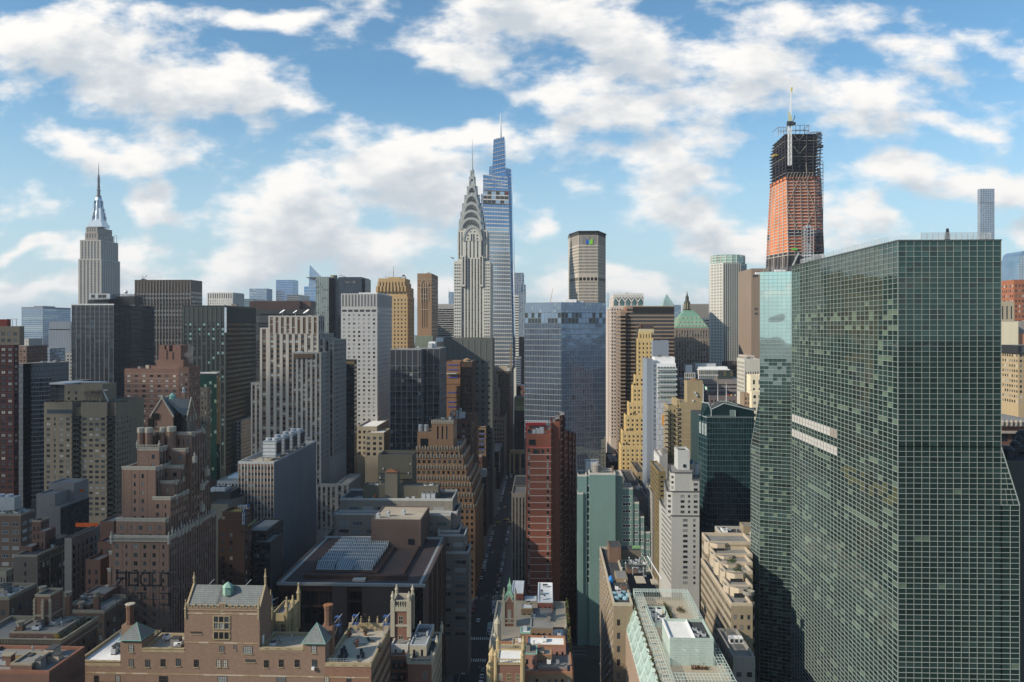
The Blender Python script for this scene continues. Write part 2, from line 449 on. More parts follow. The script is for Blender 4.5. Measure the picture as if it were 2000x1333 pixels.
 def clutter(s,x0,x1,y0,y1,z,n,tank=False):
  w,d=x1-x0,y1-y0;k=max(.6,min(w,d)/30.)
  for i in range(n):
   cx,cy=x0+w*RND.uniform(.15,.85),y0+d*RND.uniform(.15,.85)
   a,b_,h=RND.uniform(1.2,3.6)*k,RND.uniform(1.2,3.6)*k,RND.uniform(.9,2.4)*k
   a=min(a,cx-x0-.3,x1-cx-.3);b_=min(b_,cy-y0-.3,y1-cy-.3)
   if a<.2 or b_<.2:continue
   t=RND.random()
   if t<.5:
    mb=s.new('air_conditioner');mt_=RND.choice([M_GREYM,M_WHITE,M_STEEL])
    mb.box(cx-a/2,cx+a/2,cy-b_/2,cy+b_/2,z+.25,z+.25+h*.8,mt_)
    mb.lathe(cx,cy,[(min(a,b_)*.35,z+.25+h*.8),(min(a,b_)*.35,z+.5+h*.8)],M_DKSTEEL,10)
    for ex in(-.4,.4):mb.box(cx+ex*a-.1,cx+ex*a+.1,cy-b_*.45,cy+b_*.45,z,z+.25,M_DKSTEEL)
   elif t<.75:
    mb=s.new('vent_pipe');r=.25*k
    mb.lathe(cx,cy,[(r,z),(r,z+h),(r*1.7,z+h),(r*1.7,z+h+.3*k),(r*.3,z+h+.5*k)],M_STEEL,8)
   else:
    mb=s.new('bulkhead');
    mb.box(cx-a*.6,cx+a*.6,cy-b_*.6,cy+b_*.6,z,z+h*1.3,RND.choice([R_GREY,R_TAN,M_GREYM]))
    mb.box(cx-a*.62,cx+a*.62,cy-b_*.62,cy+b_*.62,z+h*1.3,z+h*1.3+.2,R_DARK)
 def tank(s,px,py,D,r,h,mat=None,roofm=None,leg=1.2):
  """wooden roof-top water tank on a frame; py is the row of its cone tip"""
  x,z=Xp(px,D),Zp(py,px,D);mat=mat or M_WOOD
  mb=s.new('water_tank')
  mb.lathe(x,D,[(r,z-h),(r,z-h*.28),(r*1.08,z-h*.28),(.05,z)],mat,14)
  for k in range(1,5):mb.lathe(x,D,[(r*1.015,z-h+h*.15*k),(r*1.015,z-h+h*.15*k+.08)],M_DKSTEEL,14)
  for dx in(-.6,.6):
   for dy in(-.6,.6):mb.box(x+dx*r-.12,x+dx*r+.12,D+dy*r-.12,D+dy*r+.12,z-h-leg,z-h,M_DKSTEEL)
 def done(s):
  for nm,mb in s.parts.items():
   if nm=='glazing':mb.build('windows',s.e,s.loc,'stuff')
   else:mb.build(nm,s.e,s.loc)
  made=[(nm,mb.build(nm,s.e,s.loc))for nm,mb in sorted(s.subs,key=lambda q:'roof' not in q[0])]
  rf=next((q for nm,q in made if nm in('roof','left_roof')and q),None)
  for nm,q in made:
   if rf and q and nm in('parapet','air_conditioner','vent_pipe','bulkhead','water_tank','chimney','roof_fan','roof_fan_unit','skylight','roof_antenna','cooling_tower','satellite_dish'):q.parent=rf
  if s.wins:
   ws=sorted(s.wins,key=lambda w:(w[0][0]**2+w[0][1]**2+(w[0][2]-HC)**2)/max(w[2]*w[3],.1))
   cache={};rest=MB()
   for k,(c,u,w,h,gm,fr,frm)in enumerate(ws):
    key=(round(w,2),round(h,2),gm.name,fr,frm.name)
    if k<100:
     if key not in cache:
      mb=MB();win(mb,(0,0,0),(1,0),w,h,gm,None,frm)
      o=mb.build('window',s.e);fo=None
      if fr:mb=MB();win(mb,(0,0,0),(1,0),w,h,None,fr,frm);fo=mb.build('frame',o)
      cache[key]=(o,fo)
     else:
      o=cache[key][0].copy();COL.objects.link(o)
      if cache[key][1]:fo=cache[key][1].copy();COL.objects.link(fo);fo.parent=o
     o.location=(c[0]-s.loc[0],c[1]-s.loc[1],c[2]);o.rotation_euler=(0,0,math.atan2(u[1],u[0]))
    else:win(rest,c,u,w,h,gm,fr,frm)
   if rest.f:rest.build('windows',s.e,s.loc,'stuff')
  return s.e
def win(mb,c,u,w,h,gm,fr,frm):
 ux,uy=u;nx,ny=uy,-ux
 def P(a,z,o):return(c[0]+ux*a+nx*o,c[1]+uy*a+ny*o,c[2]+z)
 if gm:mb.quad(P(-w/2,0,0),P(w/2,0,0),P(w/2,h,0),P(-w/2,h,0),gm)
 if fr:
  nxp,nyp,t=fr
  def bar(a,b,za,zb,o=.06):
   mb.quad(P(a,za,o),P(b,za,o),P(b,zb,o),P(a,zb,o),frm)
   mb.quad(P(a,za,0),P(a,za,o),P(a,zb,o),P(a,zb,0),frm);mb.quad(P(b,za,o),P(b,za,0),P(b,zb,0),P(b,zb,o),frm)
   mb.quad(P(a,zb,o),P(b,zb,o),P(b,zb,0),P(a,zb,0),frm)
  bar(-w/2,-w/2+t,0,h);bar(w/2-t,w/2,0,h);bar(-w/2+t,w/2-t,0,t,.055);bar(-w/2+t,w/2-t,h-t,h,.055)
  for i in range(1,nxp):x=-w/2+w*i/nxp;bar(x-t/2,x+t/2,t,h-t,.05)
  for i in range(1,nyp):z=h*i/nyp;bar(-w/2+t,w/2-t,z-t/2,z+t/2,.045)
def patch(glz,mul,a,b,c,d,nu,nv,gl,bw,bh,pm,pp=.12,cellf=None,hm=None):
 """glazed bilinear panel a(bottom left) b(bottom right) c(top right) d(top left): nu x nv panes behind protruding bars"""
 a,b,c,d=map(Vector,(a,b,c,d))
 nrm=(b-a).cross(d-a).normalized()
 def P(u,v,o=0.):
  return tuple((a*(1-u)+b*u)*(1-v)+(d*(1-u)+c*u)*v+nrm*o)
 for j in range(nv):
  for i in range(nu):
   gm=cellf(i,j)if cellf else pick(gl)
   if gm is None:continue
   glz.quad(P(i/nu,j/nv),P((i+1)/nu,j/nv),P((i+1)/nu,(j+1)/nv),P(i/nu,(j+1)/nv),gm)
 def strip(p,q,w,m_):
  p,q=Vector(p),Vector(q);t=(q-p).normalized().cross(nrm)*(w/2);o=nrm*pp
  mul.quad(tuple(p-t+o),tuple(q-t+o),tuple(q+t+o),tuple(p+t+o),m_)
  mul.quad(tuple(p-t),tuple(q-t),tuple(q-t+o),tuple(p-t+o),m_);mul.quad(tuple(p+t+o),tuple(q+t+o),tuple(q+t),tuple(p+t),m_)
 if bw:
  for i in range(nu+1):strip(P(i/nu,0),P(i/nu,1),bw,pm)
 if bh:
  for j in range(nv+1):strip(P(0,j/nv,.01),P(1,j/nv,.01),bh,hm or pm)
ALB=0.92
# ground, road, haze
def ground():
 mb=MB();mb.quad((-14000,-9000,0),(14000,-9000,0),(14000,14000,0),(-14000,14000,0),wall('city_ground',(.032,.034,.034),var=.5,streak=0,big=.01))
 struct(mb.build('ground'))
 mb=MB();XL,XR=-41.5,-27.5
 asph=wall('asphalt_roadway',(.05,.05,.052),var=.3,streak=0,big=.08)
 mb.quad((XL,150,.008),(XR,150,.008),(XR,2500,.008),(XL,2500,.008),asph)
 struct(mb.build('road'))
 mb=MB();mb.quad((-400,384,.012),(400,384,.012),(400,403,.012),(-400,403,.012),asph)
 mb.quad((-400,640,.012),(400,640,.012),(400,660,.012),(-400,660,.012),asph)
 struct(mb.build('cross_road'))
 mb=MB();side=wall('pavement_concrete',(.30,.29,.27),var=.3,streak=0,brick=(2.,2.,(.26,.25,.24),(.16,.16,.15)))
 for x0,x1 in((XL-6.5,XL),(XR,XR+6.5)):
  for y0,y1 in((150,383.5),(403.5,639.5),(660.5,1200)):mb.box(x0,x1,y0,y1,0,.15,side)
 struct(mb.build('pavement'))
 mb=MB();wp=wall('worn_white_road_paint',(.62,.62,.58),var=.5,streak=0,big=.6)
 for y0 in(378.5,405.0):
  x=XL+.4
  while x<XR-.4:mb.quad((x,y0,.02),(x+.55,y0,.02),(x+.55,y0+3.4,.02),(x,y0+3.4,.02),wp);x+=1.1
 for x0 in(XL-5.2,):
  y=384.6
  while y<402.5:mb.quad((x0,y,.02),(x0+4.6,y,.02),(x0+4.6,y+.7,.02),(x0,y+.7,.02),wp);y+=1.35
 for y in range(410,1100,14):mb.quad((XR-3.1,y,.02),(XR-2.95,y,.02),(XR-2.95,y+5,.02),(XR-3.1,y+5,.02),wp)
 y=155
 while y<377:mb.quad((XL+2.3,y,.02),(XL+2.45,y,.02),(XL+2.45,y+9,.02),(XL+2.3,y+9,.02),wp);y+=10
 for x in(-150,-100,-60,0,60,120):
  for yy in(388.7,393.4,398):mb.quad((x,yy,.02),(x+20,yy,.02),(x+20,yy+.15,.02),(x,yy+.15,.02),wp)
 struct(mb.build('road_markings'))
 mb=MB();hm=wall('far_hills',(.10,.13,.12),var=.3,streak=0,big=.001)
 pts=[];n=60
 for i in range(n+1):
  x=-9000+i*300;h=45+30*math.sin(i*.7)+25*math.sin(i*.23+1)+RND.uniform(0,12)
  pts.append((x,h))
 for(x0,h0),(x1,h1)in zip(pts,pts[1:]):
  mb.quad((x0,7600,0),(x1,7600,0),(x1,8300,h1),(x0,8300,h0),hm);mb.quad((x0,8300,h0),(x1,8300,h1),(x1,9600,0),(x0,9600,0),hm)
 struct(mb.build('hills'))
def haze():
 mb=MB()
 hm=bpy.data.materials.new('haze_air');hm.use_nodes=True;nt=hm.node_tree;nt.nodes.clear()
 v=nt.nodes.new('ShaderNodeVolumePrincipled');o=nt.nodes.new('ShaderNodeOutputMaterial')
 v.inputs['Color'].default_value=(.80,.88,1,1);v.inputs['Density'].default_value=HAZE;v.inputs['Anisotropy'].default_value=.2
 nt.links.new(v.outputs[0],o.inputs['Volume'])
 mb.box(-14100,14100,-9100,14100,-1.0,470,hm)
 struct(mb.build('haze'),'stuff')
HAZE=.00006
ground()
if HAZE:haze()
# skyline, far to near
LIME=wall('pale_limestone',(.42,.40,.36),var=.2)
def simple(name,label,a,b,top,D,xs=None,dep=None,front=None,side=None,w=None,**k):
 o=B(name,label,(a+b)/2,D,k.pop('cat','building'),k.pop('group',None))
 r=o.m(a,b,top,D,xs=xs,dep=dep,front=front,side=side or front,w=w,**k)
 return o,r
GB1=glass('far_blue_glass',(.20,.30,.42),metal=.75,rough=.12)
GB2=glass('far_pale_blue_glass',(.35,.45,.52),metal=.7,rough=.15)
FARG=[(GB1,3),(GB2,1)]
W_BG=wall('blue_grey_cladding',(.20,.24,.29))
W_DK=wall('charcoal_cladding',(.035,.038,.042),rough=.4)
def spire_tower():
 D=1398;o=B('skyscraper','pale stone stepped skyscraper with a tall antenna mast, alone at the left skyline',193,D)
 lime=wall('spire_tower_limestone',(.36,.345,.32),var=.1,streak=.05);dk=[(glass('spire_window',(.10,.115,.13),metal=.2,rough=.2),3),(G_MID,1)]
 fs=S(bay=6.6,ww=.5,fh=4.9,wh=1,rec=.35,w=lime,sp=wall('spire_spandrel',(.20,.205,.21),var=.1),so=0,g=dk,cap=2.5,mx=2,pv=None)(wh=.6,so=.2)
 o.m(153,198,506,D,xs=234.5,front=fs,side=fs,w=lime,pv=640,par=0)
 o.m(156,197,469,D+3,xs=231,bot=508,front=fs,side=fs,w=lime,par=0)
 fz=fs(fh=8.2,bay=5.2,wh=.72,so=.1,cap=.5,w=wall('crown_stone',(.30,.27,.24)),sp=wall('crown_stone_dark',(.17,.15,.14)))
 o.m(166,191,456,D+7,xs=222,bot=470,front=fz,side=fz,w=MATS['crown_stone'],par=0)
 o.m(167.5,190,444,D+9,xs=219,bot=457,front=fz,side=fz,w=MATS['crown_stone'],par=0)
 al=_metal('mast_aluminium',(.50,.56,.63),.38,.8);gl=glass('mast_glass',(.10,.14,.18),metal=.5)
 cy=D+27;cx=Xp(192.7,cy)
 def z(py):return Zp(py,193,cy)
 k=cy/F;mb=o.p('observation_drum')
 for r0,za,zb in((19.5,445,439),(16.5,440,435),(14,436,431)):
  r=r0*k*1.05;mb.lathe(cx,cy,[(r,z(za)),(r,z(zb))],al,4,math.pi/4)
 mb=o.p('mooring_mast')
 prof=[(9.5,432),(9.2,420),(8.2,412),(7.8,402),(7.0,395),(6.9,391),(6.2,388),(4.4,385),(4.2,384)]
 mb.lathe(cx,cy,[(r*k,z(p))for r,p in prof],al,16)
 for q in range(4):
  t=math.pi/4+q*math.pi/2
  for r0,z1 in((12.5,423),(10.8,416),(9.2,408)):
   a=(cx+r0*k*math.cos(t),cy+r0*k*math.sin(t));mb.box(a[0]-1.7,a[0]+1.7,a[1]-1.7,a[1]+1.7,z(433),z(z1),al)
 for q in range(8):
  t=q*math.pi/4+.39
  mb.bar((cx+9.3*k*math.cos(t),cy+9.3*k*math.sin(t),z(428)),(cx+7.2*k*math.cos(t),cy+7.2*k*math.sin(t),z(393)),2.2,gl,4)
 mb.lathe(cx,cy,[(5.2*k,z(384.6)),(5.4*k,z(383)),(3.2*k,z(382.6))],MATS.get('antenna_grey')or wall('antenna_grey',(.17,.18,.20),rough=.6),16)
 mb=o.p('antenna');ds=MATS['antenna_grey']
 mb.lathe(cx,cy,[(3.1*k,z(383)),(2.9*k,z(373)),(4.2*k,z(372.6)),(4.2*k,z(371.6)),(2.3*k,z(371)),(2.2*k,z(361)),(3.3*k,z(360.5)),(2.0*k,z(359.5)),(1.7*k,z(343)),(2.2*k,z(342.6)),(.9*k,z(341.5)),(.6*k,z(328)),(.2*k,z(317))],ds,8)
 for py in(380,377,368,365,357,354,351,348):mb.lathe(cx,cy,[(3.2*k,z(py)),(3.2*k,z(py-.6))],ds,8)
 mb2=o.new('roof_antenna_frame');xx=Xp(225.5,D+30)
 for e in(-2.2,2.2):mb2.bar((xx+e,D+30,Zp(474,225,D)),(xx+e,D+30,Zp(457,225,D)),.7,ds)
 mb2.bar((xx-2.2,D+30,Zp(457,225,D)),(xx+2.2,D+30,Zp(457,225,D)),.7,ds)
 o.done()
spire_tower()
o,r=simple('glass_tower','small pale blue glass tower with a notched top, left of the stone spire tower',42,84,600,1500,dep=90,front=S(bay=40,ww=1,fh=4,wh=.62,rec=0,w=W_BG,g=FARG,cap=4,hbar=(.5,.3,M_ASH)),w=W_BG,par=0,pv=760)
o.m(66,83,598,1510,dep=40,bot=602,w=W_BG,par=0);o.m(84,87.5,606,1515,dep=60,front=S(bay=8,ww=1,fh=4,wh=.6,g=FARG,w=W_BG),w=W_BG,par=0);o.done()
o,r=simple('office_block','small grey ribbed slab tower between the notched glass tower and the black tower',95,138,643,1430,dep=80,front=S(bay=3.2,ww=.6,fh=60,wh=.98,w=W_BG,g=[(wall('dim_louvre',(.13,.15,.19)),1)],cap=2),w=W_BG,pv=760)
o.m(128,138,635,1440,dep=30,bot=644,w=W_BG,par=0);o.done()
def far_blue():
 D=3000
 def ft(nm,lab,a,b,top,D,**k):
  o,r=simple(nm,lab,a,b,top,D,dep=k.pop('dep',60),front=S(bay=7,ww=1,fh=3.4,wh=.8,g=k.pop('g',FARG),w=W_BG,cap=.5,mx=0,hbar=(.35,.6,M_ASH)),w=W_BG,par=0,pv=640,**k);return o
 ft('glass_tower','small pale blue glass tower on the horizon, leftmost of the far blue cluster',487,521,564,2900).done()
 ft('glass_tower','smooth bright blue glass tower on the horizon in the middle of the far blue cluster',539,573,547,3000,g=[(glass('deep_blue_far_glass',(.10,.26,.50),metal=.8,rough=.15),1)]).done()
 o=ft('stone_block','small cream block with a ribbed crown in front of the far blue towers',560,584,576,1300,g=[(G_MID,1)]);o.done()
 o=ft('glass_tower','dark teal low glass block under the far blue towers',469,495,584,1350,g=[(glass('teal_far',(.05,.14,.18),metal=.6),1)]);o.done()
 o=B('observation_tower','far blue glass tower with a pointed slanting top and a jutting observation deck',612,D)
 k=D/F;g,m_=o.p('curtain_wall'),o.p('mullions')
 def pt(px,py,dy=0):return(Xp(px,D+dy),D+dy,Zp(py,px,D+dy))
 gl=[(GB1,3),(glass('deep_blue_far_glass',(.10,.26,.50),metal=.8),2)]
 patch(g,m_,pt(594,640),pt(618,640),pt(618,560),pt(594,560),6,14,gl,0,.9,M_ASH)
 patch(g,m_,pt(603,562,5),pt(631,562,5),pt(630,543,5),pt(605,518,5),6,10,gl,0,1.1,M_ASH)
 patch(g,m_,pt(618,640,2),pt(632,640,2),pt(631,562,2),pt(618,562,2),4,16,gl,0,.9,M_ASH)
 b0=[pt(603,562,70),pt(631,562,70),pt(630,543,70),pt(605,518,70)];f0=[pt(603,562,5),pt(631,562,5),pt(630,543,5),pt(605,518,5)]
 sh=o.p('shell')
 for i in range(4):j=(i+1)%4;sh.quad(f0[i],b0[i],b0[j],f0[j],W_BG)
 sh.poly(b0[::-1],W_BG)
 sh.box(Xp(594,D+2),Xp(632,D+2),D+4,D+80,0,Zp(562,612,D),W_BG)
 dk=o.p('observation_deck');a=pt(597,542);dk.poly([pt(597,542,-20),pt(606,546,-20),pt(618,543,-20),pt(618,541,-20)],M_DKSTEEL)
 dk.poly([pt(597,542,-20),pt(618,541,-20),pt(618,541,30),pt(600,541.5,30)],M_ASH)
 dk.poly([pt(606,546,-20),pt(597,542,-20),pt(600,541.5,30),pt(608,545,30)],M_DKSTEEL)
 o.done()
far_blue()
o,r=simple('stone_block','white tower top with a flared ribbed crown beyond the dark brown tower',405,455,573,1120,dep=40,front=S(bay=4.6,ww=.5,fh=8,wh=1,so=0,sp=W_DK,w=wall('white_precast',(.58,.57,.54)),g=[(G_MID,1)],pier=(2.2,1.6,wall('white_precast',(.58,.57,.54))),cap=1),w=wall('white_precast',(.58,.57,.54)),pv=640)
o.m(408,452,583,1119,dep=3,bot=601,front=S(bay=4.4,ww=.6,fh=5,wh=.6,g=OFFICE),w=MATS['white_precast'],par=0);o.done()
BR=wall('dark_bronze_cladding',(.055,.047,.043),rough=.45,var=.12)
GS=glass('bronze_reflecting_glass',(.16,.17,.17),metal=.5,rough=.1)
o,r=simple('office_tower','dark bronze office tower with pale vertical fins, right behind the black glass tower',263,373,549,760,xs=395,front=S(bay=6.1,ww=.62,fh=8.2,wh=.55,w=BR,sp=wall('bronze_spandrel',(.03,.028,.028),rough=.3),g=[(G_DARK,2),(GS,3),(G_LIT,1)],cap=22,rowg=[(G_DARK,3),(GS,1.6)],rec=.4,pier=(1.3,.8,wall('warm_grey_fin',(.20,.175,.16)))),side=S(bay=6.1,ww=.8,fh=8.2,wh=.6,w=BR,g=[(G_DARK,4),(GS,1)],cap=20),w=BR,roof=R_DARK,pv=720)
mb=o.new('window_washing_rig');zz=Zp(548,280,765)
mb.bar((Xp(279,765),765,zz),(Xp(279,765),765,zz+4.5),.5,M_DKSTEEL);mb.bar((Xp(279,765),765,zz+1),(Xp(287,765),765,zz+5),.5,M_DKSTEEL);mb.box(Xp(276,765),Xp(284,765),764,767,zz,zz+1.2,M_DKSTEEL)
mb=o.new('roof_antenna');mb.bar((Xp(314,770),770,zz),(Xp(314,770),770,zz+5),.3,M_WHITE)
o.done()
DB=wall('red_brown_metal_screen',(.10,.062,.055),rough=.6,var=.15)
o,r=simple('office_tower','dark grey tower with a red brown screen around its rooftop plant, behind the striped tower',486,608,606,940,dep=60,front=S(bay=50,ww=1,fh=6,wh=.5,w=W_DK,g=[(G_DARK,2),(G_MID,1)],cap=6),w=W_DK,roof=R_DARK,pv=720)
o.m(487,585,588,945,dep=40,bot=607,w=DB,roof=R_DARK,par=0,roofn='plant_roof',front=S(bay=2.2,ww=.7,fh=17,wh=.9,so=.05,w=DB,g=[(wall('brown_slat',(.07,.045,.04)),1)],cap=1,pier=(.5,.3,DB)),side=S(blank=1,w=DB))
o.m(585,607,588,951,dep=34,bot=607,w=DB,roof=R_DARK,par=0);o.m(602,612,602,935,dep=30,w=W_DK,par=0);o.done()
GG=glass('green_grey_tower_glass',(.20,.25,.24),metal=.35,rough=.25);NV=glass('navy_tower_glass',(.02,.035,.06),metal=.3,rough=.1);NV2=glass('navy_tower_glass_band',(.07,.09,.12),metal=.4,rough=.15)
def sign_tower():
 D=850;o=B('office_tower','navy glass tower with a pale green face and a dim rooftop sign',640,D)
 Xc=Xp(642,D)
 y1=Dfar(Xp(617,D+60),617)
 fs=S(bay=3.6,ww=1,fh=5.6,wh=.62,w=GG,g=[(GG,3),(G_MID,1)],cap=1,mx=0,pier=(.35,.3,M_ASH))
 ns=S(bay=4,ww=1,fh=5.6,wh=.8,w=NV,g=[(NV,6),(NV2,1)],cap=12,mx=0,pier=(.3,.25,W_DK))
 o.m(617,642,541,D,dep=46,front=fs,side=ns,w=NV,roof=R_DARK,par=0,pv=660)
 o.m(642.1,661,544,D+14,dep=34,front=ns(cap=4),side=ns,w=NV,roof=R_DARK,par=0,pv=690)
 o.m(661,706,541.5,D+5,dep=38,front=ns(cap=36),side=ns,w=NV,roof=R_DARK,par=0,pv=690)
 o.m(706,713,544.5,D+14,dep=28,front=ns,side=ns,w=NV,roof=R_DARK,par=0,pv=690)
 k=(D+20)/F;mb=o.p('roof_drum');mb.lathe(Xp(652,D+25),D+25,[(7*k,Zp(545,652,D)),(7*k,Zp(535.5,652,D)),(6.2*k,Zp(535.2,652,D))],wall('drum_tan',(.22,.20,.16)),20)
 mb=o.p('rooftop_sign');pale=wall('sign_letter',(.26,.28,.33));yy=D+4.7
 mb.box(Xp(670,D),Xp(697,D),yy-.05,yy+.3,Zp(554.5,683,D),Zp(548,683,D),wall('sign_panel',(.045,.05,.06)))
 for i,ch in enumerate('bdiiipu'):
  x=Xp(674.6+i*2.7,D);w=1.0;za,zb=Zp(552.8,683,D),Zp(549.4,683,D)
  mb.box(x-.75,x-.45,yy-.3,yy-.05,za,zb,pale)
  if ch in 'bdpu':mb.box(x-.42,x+.3,yy-.3,yy-.05,za,za+.35,pale);mb.box(x+.3,x+.55,yy-.3,yy-.05,za,(za+zb)/2+.3,pale)
 mb.box(Xp(690,D),Xp(691,D),yy-.3,yy-.05,Zp(552.8,683,D),Zp(549.4,683,D),pale)
 mb=o.new('roof_crane');mb.bar((Xp(663,D+12),D+12,Zp(536.5,663,D)),(Xp(676,D+12),D+12,Zp(540.5,676,D)),.8,M_DKSTEEL);mb.box(Xp(680,D),Xp(686,D),D+12,D+16,Zp(542,683,D),Zp(540,683,D),M_DKSTEEL)
 o.done()
sign_tower()
GOLD=wall('golden_brick',(.43,.31,.165),var=.18)
def gold_tower():
 D=790;o=B('office_tower','golden brick setback tower with a buttressed crown and thin mast',770,D)
 f=S(bay=7.2,ww=.42,fh=7.6,wh=.5,w=GOLD,g=DARKS,rec=.35,cap=3)
 o.m(732,796,580,D,xs=809,front=f,side=f,w=GOLD,pv=690,roof=R_TAN,par=.5)
 o.m(734,795,562,D+2,dep=40,bot=582,front=f(fh=7,cap=1),side=f(fh=7),w=GOLD,par=.6,roof=R_TAN)
 o.m(737,792,553,D+4,dep=34,bot=563,front=f(fh=8,cap=0.5,wh=.7,so=.1),side=f(fh=8),w=GOLD,par=.6,roof=R_TAN)
 r=o.m(739,791,544,D+6,dep=30,bot=554,front=S(bay=7.4,ww=.5,fh=9,wh=1,so=0,w=GOLD,g=[(wall('crown_recess',(.06,.04,.03)),1)],rec=.8,cap=1,mx=.5,pier=(3.2,1.3,GOLD)),side=S(bay=7.4,ww=.5,fh=9,wh=1,so=0,w=GOLD,g=[(MATS['crown_recess'],1)],rec=.8,cap=1,pier=(3.2,1.3,GOLD)),w=GOLD,par=0,roof=R_TAN)
 mb=o.p('buttresses')
 for row,(a,b,top,yy)in enumerate(((734,795,562,D+1.2),(737,792,553,D+3.2))):
  for i in range(9):
   px=a+(b-a)*(i+.5)/9;x,z=Xp(px,yy),Zp(top,px,yy)
   mb.box(x-.9,x+.9,yy-1.0,yy+.7,z-4,z+1.6,GOLD)
 o.m(757,780,541.5,D+14,dep=14,bot=545,w=GOLD,par=0)
 mb=o.new('mast');mb.bar((Xp(768.5,D+20),D+20,Zp(543,768,D)),(Xp(768.5,D+20),D+20,Zp(517,768,D)),.55,M_DKSTEEL,6,.25)
 mb=o.new('roof_plant');mb.box(Xp(784,D+10),Xp(792,D+10),D+9,D+14,Zp(544,788,D),Zp(538.5,788,D),M_GREYM);mb.box(Xp(786,D+10),Xp(790,D+10),D+9.5,D+13,Zp(538.5,788,D),Zp(536,788,D),M_DKSTEEL)
 mb=o.new('roof_dish');mb.bar((Xp(754,D+10),D+10,Zp(544,754,D)),(Xp(754,D+10),D+10,Zp(540,754,D)),.3,M_DKSTEEL);mb.lathe(Xp(754,D+10),D+10,[(.2,Zp(540.5,754,D)),(1,Zp(539.5,754,D))],M_DKSTEEL,8)
 o.done()
gold_tower()
GBR=wall('brown_brick_gothic',(.25,.165,.105),var=.14)
def brown_tower():
 D=760;o=B('office_tower','narrow brown brick tower with a tall arched lancet panel beside the gold tower',835,D)
 f=S(bay=30,ww=.3,fh=12,wh=.4,w=GBR,g=DARKS)
 o.m(815,843,536,D,xs=855.5,front=S(blank=1,w=GBR),side=S(bay=4,ww=.35,fh=7,wh=.5,w=GBR,g=DARKS,cap=6),w=GBR,roof=R_GREY,par=.8,pv=700)
 k=D/F;mb=o.p('arch_relief');st=wall('pale_terracotta',(.42,.36,.28));dk=wall('shadowed_lancet',(.05,.035,.028))
 cx=829.5
 def Xq(px):return Xp(px,D)
 def Zq(py):return Zp(py,cx,D)
 for px in(825.2,829.5,833.8):mb.box(Xq(px-.7),Xq(px+.7),D-.12,D-.02,Zq(640),Zq(560),dk)
 for px in(822.4,827.3,831.7,836.4):mb.box(Xq(px-.4),Xq(px+.4),D-.5,D-.003,Zq(590),Zq(553),st)
 pts=[(822.4,556),(823.5,552.5),(826,549.5),(829.5,547.5),(833,549.5),(835.4,552.5),(836.5,556)]
 for(a,b),(c,d)in zip(pts,pts[1:]):mb.bar((Xq(a),D-.3,Zq(b)),(Xq(c),D-.3,Zq(d)),.5,st)
 for a,b,z in((815,843,545.5),(815,843,562),(824,835,575),(824,835,583),(820,838,604.5)):mb.box(Xq(a),Xq(b),D-.35,D-.004,Zq(z+.9),Zq(z),st)
 for px in(817.5,820,839,841.5):mb.box(Xq(px-.5),Xq(px+.5),D-.1,D-.003,Zq(559),Zq(556),dk)
 mb=o.new('roof_plant');mb.box(Xp(832,D+4),Xp(840,D+4),D+4,D+10,Zp(536,836,D),Zp(533,836,D),M_GREYM);mb.lathe(Xp(836,D+6),D+6,[(1.6,Zp(533,836,D)),(1.6,Zp(531.5,836,D))],M_GREYM,12)
 o.m(811,845,656.5,D-10,dep=9,w=wall('green_grey_annex',(.16,.19,.16)),par=0,roof=R_TAN)
 o.done()
brown_tower()
WB=wall('pale_grey_band',(.33,.33,.33));o,r=simple('office_block','black and white banded block tucked behind the brown brick tower',853,890,596,900,dep=50,front=S(bay=3,ww=1,fh=4.2,wh=.6,so=0,w=WB,g=DARKS,cap=6,mx=0),w=WB,pv=700);o.done()
o,r=simple('glass_tower','thin distant grey glass tower rising behind the banded block',876,887,571,2300,dep=50,front=S(bay=3,ww=1,fh=4.2,wh=.8,w=W_BG,g=FARG,cap=0,mx=0),w=W_BG,pv=620,par=0);mb=o.new('mast');mb.bar((Xp(877,2300),2300,Zp(572,877,2300)),(Xp(877,2300),2300,Zp(562,877,2300)),1.5,M_DKSTEEL,4,.5);o.done()
